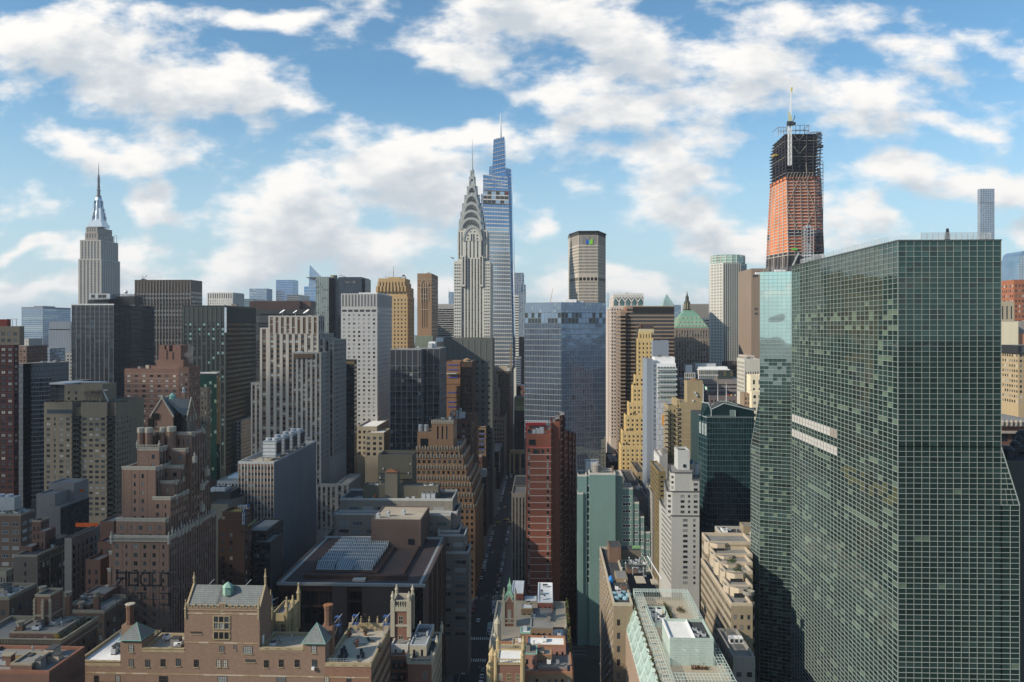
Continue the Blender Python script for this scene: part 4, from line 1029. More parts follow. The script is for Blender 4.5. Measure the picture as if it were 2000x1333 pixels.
 for z0,z1,a,b in((264,249,1520,1541),(264,245,1545,1580),(262,258,1585,1604),(256,256,1545,1580)):
  for yy in(D+2,D+25):
   xs=[a+(b-a)*i/4 for i in range(5)]
   for px in xs:tf.bar((Xp(px,yy),yy,Zp(z0,px,yy)),(Xp(px,yy),yy,Zp(z1,px,yy)),.7,st)
   for zz in{z1,(z0+z1)/2}:tf.bar((Xp(a,yy),yy,Zp(zz,a,yy)),(Xp(b,yy),yy,Zp(zz,b,yy)),.7,st)
  for px in(a,b):tf.bar((Xp(px,D+2),D+2,Zp(z1,px,D+2)),(Xp(px,D+2),D+25,Zp(z1,px,D+2)),.7,st)
 for i in range(9):t=i/8;A,Bq=corners(530,-.8),corners(500,-.8);fa.bar(lerp(A[4],A[1],t)if 0 else lerp(A[0],A[1],t),lerp(Bq[0],Bq[1],t),1.2,blk)
 for i in range(7):t=i/6;A,Bq=corners(530,-.8),corners(500,-.8);fa.bar(lerp(A[4],A[0],t),lerp(Bq[4],Bq[0],t),1.3,st)
 fa.box(Xp(1546,D),Xp(1557,D),D-1.4,D-.6,Zp(489,1550,D),Zp(485,1550,D),wall('green_net',(.12,.50,.08)))
 mb=o.new('outrigger_platform');mb.box(Xp(1507,D+30),Xp(1514,D+30),D+20,D+30,Zp(298,1510,D),Zp(294,1510,D),wall('yellow_platform',(.35,.25,.06)))
 mb=o.new('outrigger_platform');mb.box(Xp(1603,D),Xp(1610,D),D+3,D+8,Zp(287,1605,D),Zp(282,1605,D),dks)
 ht=o.p('hoist_tower');y0=D-12
 for px in(1571,1577,1583,1589):
  for yy in(y0,y0+6):ht.bar((Xp(px,yy),yy,Zp(540,px,yy)),(Xp(px,yy),yy,Zp(436+abs(px-1579),px,yy)),.8,M_GREYM)
 yv=538
 while yv>440:
  z=Zp(yv,1580,y0);ht.box(Xp(1570.5,y0),Xp(1589.5,y0),y0-.3,y0+6.3,z,z+.6,M_GREYM)
  ht.bar((Xp(1571,y0),y0-.2,z),(Xp(1577,y0),y0-.2,z+3.6),.4,M_GREYM);ht.box(Xp(1578,y0),Xp(1582,y0),y0+.5,y0+5,z+.6,z+2.8,dks if int(yv)%2 else M_GREYM);yv-=6.2
 l,c,r=1501,1537,1610
 o.p('lower_shaft').prism([(Xp(c,D+1.5),D+1.5),(Xp(r-1,D+1.5),D+1.5),(Xp(r-1,D+1.5),D+58),(Xp(l+1,D+dyl),D+58),(Xp(l+1,D+dyl),D+dyl+1)],0,Zp(529,c,D),blk)
 o.done()
 c=B('tower_crane','white lattice tower crane with a yellow tipped jib standing against the bare steel frame',1543,D-6,'crane')
 y=D-6;m1=c.p('mast');X=Xp(1542.5,y);w=1.6;zb,zt=Zp(323,1543,y),Zp(246,1543,y)
 for a in(-w,w):
  for b in(-w,w):m1.bar((X+a,y+b,zb),(X+a,y+b,zt),.7,M_WHITE)
 z=zb;s_=1
 while z<zt-3:
  for b in(-w,w):m1.bar((X-w*s_,y+b,z),(X+w*s_,y+b,z+3.4),.45,M_WHITE);m1.bar((X+b,y-w*s_,z),(X+b,y+w*s_,z+3.4),.45,M_WHITE);m1.bar((X-w,y+b,z),(X+w,y+b,z),.4,M_WHITE)
  z+=3.4;s_=-s_
 cb=c.p('cab');cb.box(X-3,X+3.6,y-2,y+2,zt,zt+5,dks);cb.box(X-1.2,X+.6,y-2.6,y-2,zt+1,zt+4,G_DARK);cb.box(X+3.6,X+6.5,y-1.2,y+1.2,zt+1,zt+4,M_DKSTEEL)
 yl=wall('crane_yellow',(.62,.50,.05));jb=c.p('jib');A=Vector((X,y,zt+4));E=Vector((Xp(1546.5,y),y,Zp(171,1546,y)))
 n=16
 for i in range(n):
  p,q=A.lerp(E,i/n),A.lerp(E,(i+1)/n);t0,t1=1.7*(1-i/n*.7),1.7*(1-(i+1)/n*.7)
  m_=yl if i<3 or i>=14 else M_WHITE
  for sx in(-1,1):
   jb.bar(p+Vector((sx*t0,0,0)),q+Vector((sx*t1,0,0)),.55,m_);jb.bar(p+Vector((0,sx*t0,0)),q+Vector((0,sx*t1,0)),.4,m_)
  jb.bar(p+Vector((-t0,0,0)),q+Vector((t1,0,0)),.4,m_)
 gn=c.p('gantry');gn.bar(A,A+Vector((-1.5,0,13)),.8,yl);gn.bar(A+Vector((4,0,0)),A+Vector((-1.5,0,13)),.6,yl);gn.bar(A+Vector((4.5,0,2)),A+Vector((6,0,8)),1,dks)
 c.done()
supertall()
PK=glass('grid_tower_glass',(.16,.24,.34),metal=.55,rough=.15)
o,r=simple('skyscraper','very slim pale blue gridded tower rising behind the green glass hotel',1914,1942.5,369,1540,dep=9,front=S(bay=4.2,ww=.72,fh=3.6,wh=.75,w=wall('pale_grid_concrete',(.36,.39,.43)),g=[(PK,3),(GB1,1)],cap=1,mx=.5),w=wall('pale_grid_concrete',(.36,.39,.43)),pv=480,par=0,left=False)
mb=o.p('open_drum_floors');
mb.box(Xp(1914,1539),Xp(1941.5,1539),1539.3,1539.9,Zp(396.5,1928,1539),Zp(394.5,1928,1539),W_BG);o.done()
o,r=simple('glass_tower','dark glass tower top half built in scaffolding, right of the green glass hotel',1955,1968,510,1300,dep=40,front=S(bay=3,ww=.8,fh=4,wh=.7,w=W_DK,g=[(G_MID,1),(G_DARK,1)],cap=1),w=W_DK,pv=620,par=0)
r=o.m(1958,1979,530,1240,dep=30,front=S(bay=2.5,ww=.8,fh=5,wh=.85,w=W_DK,g=[(G_DARK,3),(G_MID,1)],rec=.5,cap=0),w=W_DK,par=0,pv=570)
mb=o.p('scaffold')
for i in range(6):x=r[0]+(r[1]-r[0])*i/5;mb.bar((x,1238,Zp(566,1968,1240)),(x,1238,Zp(526-i%2*3,1968,1240)),.7,M_GREYM)
for py in(562,555,548,541,534):mb.bar((r[0]-1,1238,Zp(py,1968,1240)),(r[1]+1,1238,Zp(py,1968,1240)),.6,M_GREYM)
o.m(1955,1979,564,1200,dep=20,front=S(bay=6,ww=.9,fh=5,wh=.3,w=wall('white_wrap',(.82,.82,.82)),g=[(M_GREYM,1)],cap=1),w=wall('white_wrap',(.82,.82,.82)),par=0);o.done()
o=B('glass_tower','pale blue glass tower with a rounded top at the right edge of the skyline',1998,1100);mb=o.p('curtain_wall')
gl=glass('round_tower_glass',(.20,.32,.44),metal=.6,rough=.12);D=1100
prof=[(1989,700),(1989,520),(1989.6,508),(1991.2,500),(1994,494),(1999,490.5),(2006,490),(2015,492),(2022,498),(2027,508),(2028,520),(2028,700)]
f0=[(Xp(a,D),D,Zp(b,a,D))for a,b in prof];f1=[(Xp(a,D),D+40,Zp(b,a,D))for a,b in prof]
mb.poly(f0[::-1],gl);mb.poly(f1,gl)
for i in range(len(f0)-1):mb.quad(f0[i],f0[i+1],f1[i+1],f1[i],gl)
mm=o.p('mullions')
for i in range(12):x=Xp(1989+i*3.4,D);mm.box(x-.2,x+.2,D-.3,D,Zp(700,2000,D),Zp(500 if 0<i<11 else 515,2000,D),M_ASH)
for i in range(40):z=Zp(510+i*4.8,2000,D);mm.box(Xp(1989,D),Xp(2028,D),D-.25,D,z-.15,z+.15,M_ASH)
o.done()
RB=wall('orange_red_brick',(.33,.125,.065),var=.15);CR=wall('cream_painted_wall',(.72,.65,.48),var=.06)
o,r=simple('apartment_building','tall red brick flats with small dark windows at the right edge above the cream wall',1980,2030,549,700,dep=40,front=S(bay=7,ww=.45,fh=10,wh=.5,w=RB,g=FLATS,cap=5),side=S(bay=7,ww=.45,fh=10,wh=.5,w=RB,g=FLATS,cap=5),w=RB,pv=680,left=False);o.done()
o,r=simple('office_block','pale stone deco block with dark slots below the white wrapped building',1953,1981,593,640,dep=30,front=S(bay=8,ww=.35,fh=32,wh=.8,so=.1,w=wall('buff_deco_stone',(.42,.36,.26)),g=[(G_DARK,1)],rec=.4,cap=2),w=wall('buff_deco_stone',(.42,.36,.26)),par=1.5,left=False);o.done()
o,r=simple('apartment_building','block with a blank sunlit cream wall beside the green glass hotel',1951,1989,629,560,dep=50,front=S(blank=1,w=CR),w=CR,par=0,left=False,eq=3);o.done()
o,r=simple('apartment_building','grey plant block beside the blank cream wall at the right edge',1989,2030,629,568,dep=40,front=S(blank=1,w=wall('grey_render',(.28,.27,.25))),w=wall('grey_render',(.28,.27,.25)),par=.5,left=False)
o.m(1989,2030,652,562,dep=5,w=wall('salmon_brick',(.50,.24,.14)),par=0,left=False);o.done()
SB=wall('salmon_brick',(.50,.24,.14),brick=None)
o,r=simple('apartment_building','salmon brick flats with a planted roof edge below the blank cream wall',1948,1991,700,480,dep=40,front=S(bay=8.2,ww=.55,fh=9.6,wh=.5,w=SB,g=FLATS,rec=.2,cap=5,hbar=(1,.2,wall('cream_course',(.55,.48,.36))),ind=True),w=SB,par=.8,left=False,pv=798);hedge=o.p('roof_hedge')
for i in range(60):
 x=r[0]+(r[1]-r[0])*RND.random();h=RND.uniform(.4,1.3);hedge.box(x,x+RND.uniform(.4,1),480.6,481.6,r[4],r[4]+1+h,wall('dark_foliage',(.04,.06,.02)))
o.done()
o,r=simple('apartment_building','tan flats with a dark glass top storey at the right edge',1989,2040,690,460,dep=30,front=S(bay=8,ww=.55,fh=10,wh=.5,w=wall('tan_brick_r',(.40,.31,.19)),g=FLATS,cap=1,rec=.2),w=wall('tan_brick_r',(.40,.31,.19)),par=0,left=False,pv=800)
o.m(1988,2040,675,459,dep=20,bot=691,front=S(bay=6,ww=.9,fh=14,wh=.9,so=.05,w=W_DK,g=DARKS,cap=1),w=W_DK,par=0,left=False);o.done()
o,r=simple('terrace_block','low dark brick building with rooftop ducts at the right edge under a pale parapet',1950,2060,828,330,dep=60,front=S(bay=22,ww=.6,fh=30,wh=.6,w=wall('dark_red_brick',(.12,.055,.04),brick=(.5,.2,(.15,.07,.05),(.1,.08,.07))),g=DARKS,cap=14,rec=.3),w=wall('dark_red_brick',(.12,.055,.04)),par=0,left=False)
mb=o.p('cornice');mb.box(r[0],r[1],328.5,330,r[4]-1.0,r[4]+.6,wall('weathered_stone_cornice',(.30,.27,.24)));mb.box(r[0],r[1],328,330,Zp(846,2000,330),Zp(842,2000,330),wall('weathered_stone_cornice',(.30,.27,.24)))
for i in range(9):x=Xp(1952+i*9,327.5);mb.lathe(x,328.5,[(.5,r[4]-.6),(.8,r[4]+1),(.4,r[4]+1.4),(.1,r[4]+1.8)],wall('weathered_stone_cornice',(.30,.27,.24)),8)
o.done()
o,r=simple('plant_building','dark concrete plant room with black ducts between the green hotel and the picture edge',1950,2080,905,230,dep=60,front=S(blank=1,w=wall('dark_concrete',(.085,.09,.08))),w=wall('dark_concrete',(.085,.09,.08)),par=.6,left=False,roof=R_DARK)
for i,(px,rr)in enumerate(((1968,1.6),(1982,1.2),(1990,.9),(1996,1.5))):
 mb=o.new('duct');x=Xp(px,236+i*4);y=236+i*4;mb.lathe(x,y,[(rr,r[4]),(rr,r[4]+3+i),(rr*1.2,r[4]+3+i),(rr*.5,r[4]+4+i)],M_DKSTEEL,12)
mb=o.new('duct');mb.bar((Xp(1955,240),240,r[4]+2.2),(Xp(2010,240),240,r[4]+2.2),2.6,M_DKSTEEL,10);o.done()
ALB=0.7
# middle distance, left of the street
BLK=wall('black_metal_panel',(.014,.017,.022),rough=.3,spec=.5);BLG=[(glass('black_tower_glass',(.010,.018,.028),metal=.15,rough=.05),8),(glass('black_tower_glass_lighter',(.035,.055,.075),metal=.3),1.2)]
o=B('office_tower','black glass tower with bright vertical mullions, in front of the stone spire tower',181,620)
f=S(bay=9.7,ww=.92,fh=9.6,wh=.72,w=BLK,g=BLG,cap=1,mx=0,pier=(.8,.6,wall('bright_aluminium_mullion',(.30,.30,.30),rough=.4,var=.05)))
r=o.m(140,222,595,620,xs=300,front=f,side=f(bay=4.6,pier=(.45,.5,wall('shaded_aluminium_mullion',(.10,.13,.16),rough=.4))),w=BLK,roof=R_DARK,par=0,pv=780,parw=M_ASH)  # side mullions coloured darker than the front ones to imitate shade
o.p('cornice').box(r[0]-.3,r[1]+.3,619.5,620.4,r[4]-.6,r[4]+.5,M_ASH)
o.m(172,212,586,632,dep=30,bot=596,w=W_DK,roof=R_DARK,par=0,roofn='plant_roof')
pl=o.p('rooftop_plant');z0,z1,zt=Zp(592,200,632),Zp(585,200,632),Zp(573,200,632)
pl.box(Xp(176,631),Xp(216,631),630,640,Zp(584,200,631),Zp(574,200,631),M_GREYM)
for a in(178,191.5,200):pl.box(Xp(a,630),Xp(a+7,630),629.8,630,Zp(582,200,631),Zp(576,200,631),G_DARK)
sc1=o.p('rooftop_scaffold')
for i in range(22):
 x=Xp(214+i*2.3,634);sc1.bar((x,634,Zp(595,240,634)),(x,634,Zp(573.5+(i%3),240,634)),.35,M_DKSTEEL);sc1.bar((x,650,Zp(595,240,634)),(x,650,Zp(575,240,634)),.35,M_DKSTEEL)
for py in(591,587,583,579,575.5):sc1.bar((Xp(213,634),634,Zp(py,240,634)),(Xp(264,634),634,Zp(py,240,634)),.35,M_DKSTEEL);sc1.bar((Xp(264,634),634,Zp(py,240,634)),(Xp(264,634),655,Zp(py,240,634)),.35,M_DKSTEEL)
sc1.box(Xp(216,640),Xp(262,640),640,655,Zp(595,240,634),Zp(579,240,634),W_DK)
mb=o.new('roof_dish');x=Xp(246,640);mb.lathe(x,640,[(.6,Zp(574,246,640)),(1.6,Zp(571,246,640)),(.9,Zp(567.5,246,640))],M_WHITE,10)
o.done()
DG=wall('dark_green_cladding',(.032,.042,.042),rough=.4);DGG=[(glass('dark_green_glass',(.012,.022,.022)),5),(glass('aqua_reflecting_glass',(.22,.36,.36),metal=.45,rough=.15),1.6),(G_MID,1)]
o=B('office_tower','dark green tower with grey piers and scattered aqua windows beside the striped tower',400,600)
f=S(bay=9.0,ww=.42,fh=9.3,wh=.52,w=DG,g=DGG,cap=30,mx=1.5,sp=wall('dark_green_spandrel',(.012,.018,.018)),pier=(2.6,.6,wall('grey_green_pier',(.075,.092,.09))),capw=wall('grey_green_cap',(.06,.075,.075)))
r=o.m(357,441,600,600,xs=500,front=f,side=f(bay=3.4,pier=(.7,.4,wall('grey_green_pier',(.075,.092,.09))),ww=.6,g=[(DGG[0][0],5),(DGG[1][0],.4)]),w=DG,roof=R_DARK,pv=920,par=1.2,eq=4)
mb=o.p('reflective_corner_strip');mb.box(Xp(439.2,600),Xp(443,600),599.2,599.9,Zp(650,441,600),Zp(601,441,600),glass('bright_corner_glass',(.55,.62,.70),metal=.6,rough=.2));o.done()
PB=wall('pink_brown_brick',(.20,.105,.078),brick=(.9,.35,(.225,.12,.09),(.2,.15,.13)));CC=wall('pale_course',(.36,.30,.26))
o=B('apartment_building','pinkish brick apartment tower with stepped chimney-like bulkhead, behind the beige flats',317,505)
f=S(bay=14.3,ww=.42,fh=9.8,wh=.42,w=PB,g=FLATS+[(G_BLIND,3)],rec=.2,cap=6,mx=1,hbar=(.7,.12,CC),ind=True,hstep=1)
r=o.m(243,349,724,505,dep=30,front=f,side=f,w=PB,roof=R_WHITE,pv=880,par=1.2)
r2=o.m(349,369,721,500,xs=391,front=f(bay=10),side=f(bay=8),w=PB,roof=R_GREY,pv=880,par=1.2)
o.m(286,349,717,515,dep=20,bot=726,w=PB,roof=R_GREY,par=.8)
for a,b,t in((310,321,674.5),(321,325,683),(325,330,675.5),(330,337,687),(337,353,674.5)):o.bx('bulkhead',a,b,t,512+(a%3)*.4,12,bot=722,mat=PB)
o.bx('bulkhead',306,358,703,511.5,14,bot=722,mat=PB);o.clutter(r[0],r[1],r[2],r[3],r[4],6);o.done()
TG=[(glass('teal_glass_dark',(.012,.055,.05),metal=.2),4),(glass('teal_glass_bright',(.35,.48,.42),metal=.4,rough=.2),.5)]
o,r=simple('office_block','dark teal glass block between the pink brick flats and the green black tower',389,423,730,565,dep=6,front=S(bay=5,ww=1,fh=6,wh=1,so=0,w=W_DK,g=TG,cap=3,mx=0,pier=(.4,.2,W_DK)),w=wall('teal_block_panel',(.03,.07,.065)),pv=940,parw=M_ASH,par=.8);o.done()
o,r=simple('apartment_building','slim beige flats squeezed in front of the dark teal block',391,405,761,470,dep=5,front=S(bay=6.4,ww=.4,fh=9.6,wh=.5,w=wall('slim_beige_brick',(.20,.17,.135)),g=FLATS,cap=3,rec=.2,ind=True),w=wall('slim_beige_brick',(.20,.17,.135)),pv=900);o.done()
ST=wall('pale_limestone_pier',(.47,.45,.42),var=.12,streak=.1);SPB=wall('brown_brick_spandrel',(.17,.115,.08),var=.15);SG=[(G_DARK,5),(G_MID,2),(G_BLIND,2),(G_LIT,1)]
o=B('office_tower','tall white limestone tower with brown striped spandrels and stepped flanks, three satellite dishes on top',570,470)
f=S(bay=12.1,ww=.50,fh=9.4,wh=.55,w=ST,sp=SPB,g=SG,cap=1,mx=1,rec=.7,so=.2)
fc=f(cap=1)
fl_=f(bay=9)
top=f(fh=50,wh=.97,so=.01,g=[(SPB,1)],cap=1)
o.m(490,518,751,474,dep=40,front=f(bay=10),side=f,w=ST,pv=900)
o.m(507.5,524,642,472,dep=36,front=f,side=f,w=ST,pv=900,par=.5)
o.m(524,622,652,468,dep=34,front=f,side=f,w=ST,pv=900,par=0)
o.m(524,622,619,468.2,xs=634,bot=652.5,front=f(fh=5.4,bay=11,wh=.4,g=[(SPB,3),(G_BLIND,1)]),side=f(fh=9),w=ST,par=.6)
o.m(622,634,662,470,dep=26,front=f(bay=7),side=f(bay=6),w=ST,par=.5,pv=900)
o.m(634,652,665,474,dep=30,front=f(bay=7),side=f(bay=6),w=ST,par=.5,pv=900)
o.m(570,627,690,458,xs=657,front=f(bay=9.6,fh=9.4,ww=.5),side=f(bay=6,ww=.4),w=ST,pv=1000,par=.6)
o.p('recessed_cap').box(Xp(574,457.7),Xp(612,457.7),457.4,457.9,Zp(700,590,458),Zp(691.5,590,458),SPB)
o.m(657,681,948,445,dep=30,front=f(bay=9),side=f(bay=6),w=ST,par=.8,roof=R_TAN,pv=1040)
o.m(618,657,950,452,dep=5,front=f(bay=9),w=ST,par=.5,pv=1040)
for px,s_ in((552,1.),(577,.8),(599,1.1)):
 mb=o.new('satellite_dish');x,y,z=Xp(px,475),475,Zp(619,px,475);r_=2.0*s_
 n=14;c=Vector((x,y,z+2.6));ax=Vector((-.5,-.35,.8)).normalized();u=ax.cross(Vector((0,0,1))).normalized();v=ax.cross(u)
 rings=[[tuple(c+ax*(d)+(u*math.cos(2*math.pi*i/n)+v*math.sin(2*math.pi*i/n))*rr)for i in range(n)]for rr,d in((.1,0),(r_*.6,.25*s_),(r_,.7*s_))]
 mb.loft(rings,M_WHITE,cap=False);mb.loft([[tuple(Vector(p)-ax*.08)for p in q]for q in rings[::-1]],M_GREYM,cap=False);mb.bar((x,y,z),tuple(c),.5,M_GREYM);mb.bar(tuple(c),tuple(c+ax*1.8*s_),.15,M_DKSTEEL)
o.clutter(Xp(530,470),Xp(618,470),475,492,Zp(619,570,468),8)
o.clutter(Xp(575,470),Xp(610,470),460,467,Zp(690,590,458),4);o.done()
o,r=simple('office_tower','dark grey brown block with a tan rim, between the striped and white gridded towers',657,692,706,520,xs=697,front=S(bay=3.6,ww=.6,fh=8.2,wh=.5,w=W_DK,g=DARKS,cap=5,capw=wall('tan_rim',(.20,.15,.08))),w=W_DK,pv=960,roof=R_GREY);o.done()
WG=wall('white_gridded_panel',(.56,.56,.56),var=.07,streak=.08)
WGG=[(G_DARK,2),(glass('pale_reflecting_window',(.36,.38,.40),metal=.35,rough=.2),3),(G_BLIND,2),(G_MID,2)]
o=B('office_tower','white office tower with a dense grid of small windows and a louvred crown',700,600)
f=S(bay=10.4,ww=.44,fh=8.15,wh=.48,w=WG,g=WGG,rec=.45,cap=0,mx=1.5,so=.25)
D=600
def wtower():
 X0,X1=Xp(666,D),Xp(737,D);dep=Dfar(X1,765.5)-D;k=D/ray(700)[1]/F
 Z=lambda p:Zp(p,700,D)
 for za,zb,q in((573.5,601,S(bay=6.3,ww=.5,fh=25,wh=.92,so=.02,w=WG,g=[(wall('grey_louvre',(.20,.205,.21)),1)],rec=.3,cap=1,mx=1.5,pier=(1.5,.3,WG))),(601,605,S(blank=1,w=WG)),(605,610,S(bay=12.5,ww=.78,fh=4.8,wh=.96,so=.02,w=WG,g=[(G_DARK,1)],cap=0,mx=1)),(610,612,S(blank=1,w=WG)),(612,905,f)):
  for a,b,s_ in(((X0,D),(X1,D),q),((X1,D),(X1,D+dep),q(bay=q.get('bay',8)*(.8 if q is f else .8))),((X0,D+dep),(X0,D),S(blank=1,w=WG)),((X1,D+dep),(X0,D+dep),S(blank=1,w=WG))):
   o.facade(a,b,Z(zb),Z(za),s_,k)
 o.p('roof').quad((X0,D,Z(573.5)),(X1,D,Z(573.5)),(X1,D+dep,Z(573.5)),(X0,D+dep,Z(573.5)),R_WHITE)
 o.p('wall').box(X0+.01,X1-.01,D+.01,D+dep,0,Z(905),WG)
 o.p('roof_rim').box(Xp(700,D+5),X1-1,D+6,D+dep-4,Z(573.5),Z(571.5),R_WHITE)
wtower();o.done()
BE=wall('buff_stone_low',(.40,.36,.28));f=S(bay=10.5,ww=.5,fh=10.3,wh=.55,w=BE,g=DARKS,rec=.4,cap=4,ind=True)
o=B('office_block','low buff stone building with white terraced roofs below the white gridded tower',730,520)
o.m(697,736,836,560,xs=760,front=f,side=f,w=BE,roof=R_WHITE,pv=900);o.m(713,750,848,548,xs=762,front=f,side=f,w=BE,roof=R_WHITE,pv=900);o.done()
o=B('office_tower','black glass tower with a thin white grid and a notched corner',810,520)
BW=wall('thin_white_mullion',(.38,.40,.42),rough=.4,var=.03)
f=S(bay=5.3,ww=1,fh=12.6,wh=.5,so=.45,w=BLK,g=[(BLG[0][0],4),(glass('grid_tower_window',(.05,.065,.085),metal=.3),4),(G_LIT,.25)],cap=31,capw=wall('dark_blue_grey_cap',(.05,.055,.068),rough=.3),mx=0,pier=(.75,.35,BW),pstep=2,hbar=(.45,.25,BW))
r=o.m(762,822,684,520,dep=20,front=f,side=f,w=BLK,roof=R_GREY,par=.5,pv=910,parw=BW)
r=o.m(822,859,682,532,xs=871,front=f(bay=4.2,pstep=3),side=f(bay=3.4),w=BLK,roof=R_GREY,par=.5,pv=910,parw=BW)
o.m(762,822,684,540,dep=20,w=BLK,roof=R_GREY,par=0);o.clutter(r[0]-10,r[1],534,560,r[4],7);o.bx('air_conditioner',837,850,668,545,8,bot=684,mat=M_WHITE,new=True);o.bx('air_conditioner',836,844,671,540,5,bot=684,mat=M_GREYM,new=True);o.done()
GRB=wall('grey_green_ribbed_panel',(.135,.15,.145),var=.1)
o,r=simple('office_slab','grey green ribbed slab with tiny square windows standing in front of the metal crowned tower',866,962,664,640,xs=966,front=S(bay=12.2,ww=.36,fh=11.4,wh=.36,so=.3,w=GRB,g=DARKS,cap=38,rec=.3,mx=1,pier=(1.4,.6,wall('grey_rib',(.20,.21,.20)))),side=S(blank=1,w=GRB),w=GRB,roof=R_GREY,par=1.5,pv=920)
o.bx('roof_plant',838,872,668,650,12,bot=690,mat=R_TAN);o.bx('roof_plant',851,869,660,652,8,bot=668.5,mat=M_WHITE);o.bx('roof_plant',893,906,661,660,8,bot=664.5,mat=M_WHITE);o.done()
OB=wall('orange_tan_brick',(.27,.155,.09),var=.2);BLU=wall('blue_net_strip',(.05,.10,.55))
o=B('apartment_building','tan brick block with blue netting strips, a dark shaft and a conical water tank',900,580)
r=o.m(872,899,709,580,dep=25,front=S(blank=1,w=OB),w=OB,roof=R_GREY,pv=850)
ns=o.p('netting_strips')
for py in(712.5,722,737,766,785,794):ns.box(Xp(873+py%3,580),Xp(893+py%5,580),579.7,579.9,Zp(py+1.6,885,580),Zp(py,885,580),BLU)
for py in(730,750,776):ns.box(Xp(872,580),Xp(899,580),579.8,579.9,Zp(py+.8,885,580),Zp(py,885,580),wall('dark_course',(.12,.075,.05)))
o.p('scaffold_platform').box(Xp(872,579),Xp(892,579),578.2,579.6,Zp(731,885,579),Zp(729,885,579),M_GREYM)
DBR=wall('dark_brown_brick',(.085,.055,.042),var=.2)
o.m(901,922,709,576,xs=930,front=S(bay=5,ww=.35,fh=9,wh=.55,w=DBR,sp=wall('grey_shaft_strip',(.13,.11,.09)),g=DARKS,cap=14,rec=.3),side=S(bay=6,ww=.3,fh=9,wh=.5,w=DBR,g=DARKS),w=DBR,roof=R_GREY,par=.8,pv=900)
o.tank(912,699.5,584,2.6,4.2,roofm=R_TAN,mat=wall('pale_tank_wood',(.42,.28,.16)));o.clutter(Xp(902,580),Xp(925,580),578,590,Zp(709,912,576),3);o.done()
DR=wall('dark_red_brown_brick',(.125,.07,.055),var=.2)
o,r=simple('apartment_building','dark red brown flats with roof pipes right behind the stepped orange tower',880,921,822,545,xs=935,front=S(bay=9,ww=.5,fh=10.6,wh=.48,w=DR,g=FLATS,rec=.3,cap=5,ind=True),side=S(bay=9,ww=.4,fh=10.6,wh=.48,w=DR,g=DARKS),w=DR,roof=R_GREY,pv=960,par=1)
o.m(908,925,810,553,dep=10,w=DR,bot=824,roof=R_GREY,par=.5)
for i,px in enumerate((883,892,899)):mb=o.new('vent_pipe');x=Xp(px,549+i);mb.lathe(x,549+i,[(1,r[4]),(1,r[4]+4+i*1.2),(1.5,r[4]+4.4+i*1.2),(.6,r[4]+5.6+i*1.2)],M_STEEL,10)
mb=o.new('vent_pipe');mb.bar((Xp(880,552),552,r[4]+3),(Xp(886,552),552,r[4]+6.5),1.6,M_STEEL,8);o.bx('air_conditioner',897,908,806,550,5,bot=817,mat=M_GREYM,new=True);o.clutter(*r[:4],r[4],5);o.done()
o,r=simple('apartment_building','narrow dark brick building with tan courses and blue netting bands beside the street canyon',933,949,836,628,xs=955,front=S(bay=14,ww=.8,fh=10.2,wh=.62,w=wall('tan_banded_brick',(.28,.20,.12)),g=DARKS,rec=.3,cap=3,mx=1),side=S(bay=8,ww=.4,fh=10,wh=.4,w=DR,g=DARKS),w=DR,roof=R_GREY,pv=890,par=.6)
ns=o.p('netting_bands')
for py in(847,857,867,877):ns.box(Xp(934,628),Xp(948,628),627.7,627.95,Zp(py+1.2,941,628),Zp(py,941,628),BLU)
o.done()
o,r=simple('apartment_building','low dark red flats below the brick block with blue bands',925,942,896,618,xs=951,front=S(bay=8,ww=.4,fh=11,wh=.45,w=DR,g=DARKS,rec=.3,cap=3),w=DR,roof=R_GREY,pv=980);o.clutter(*r[:4],r[4],3);o.done()
CW=wall('canyon_grey_stone',(.235,.215,.195),var=.2);f=S(bay=6.5,ww=.5,fh=8.4,wh=.52,w=CW,g=DARKS,rec=.3,cap=3)
o,r=simple('office_block','light grey setback building with a dark red roof on the left of the street canyon',964,986,817,850,xs=993,front=f(bay=5.6),side=f,w=CW,roof=wall('dark_red_roof',(.13,.03,.035)),pv=940,par=1.5)
o.m(964,973,762,858,xs=981,front=f(bay=4.4),side=f,w=CW,roof=R_GREY,par=1);o.m(964,970,735,864,xs=977,front=f(bay=4),side=f,w=CW,par=1);o.m(964,967,720,868,xs=972,front=f(bay=4),side=f,w=CW,par=1);o.done()
DBK=wall('brown_grey_office_stone',(.12,.10,.085),var=.15)
o,r=simple('office_tower','tall brown grey office block deep in the street canyon behind the red roofed building',966,996,727,895,xs=1003,front=S(bay=2.4,ww=.5,fh=5.5,wh=.55,w=DBK,g=DARKS,cap=5),side=S(bay=4,ww=.5,fh=5.5,wh=.55,w=DBK,g=DARKS),w=DBK,roof=R_GREY,pv=880,par=1,eq=5)
o.bx('bulkhead',975,991,716,905,10,bot=728,mat=R_TAN);o.bx('bulkhead',990,997,719,902,6,bot=728,mat=M_GREYM);o.bx('chimney',1001-5,999,674,902,5,bot=730,mat=wall('buff_chimney',(.34,.29,.20)));o.done()
o,r=simple('office_block','dark blue grey ribbed low block beside the street below the red roofed building',957,977,885,780,xs=984,front=S(bay=8,ww=.35,fh=9,wh=.4,w=wall('slate_panel',(.045,.052,.06)),g=DARKS,rec=.3,pier=(1.4,.5,wall('slate_rib',(.06,.07,.08)))),side=S(bay=8,ww=.35,fh=9,wh=.4,w=wall('slate_panel',(.045,.052,.06)),g=DARKS,pier=(1.4,.5,wall('slate_rib',(.06,.07,.08)))),w=wall('slate_panel',(.045,.052,.06)),roof=R_GREY,pv=1000,eq=3,par=1.2);o.done()
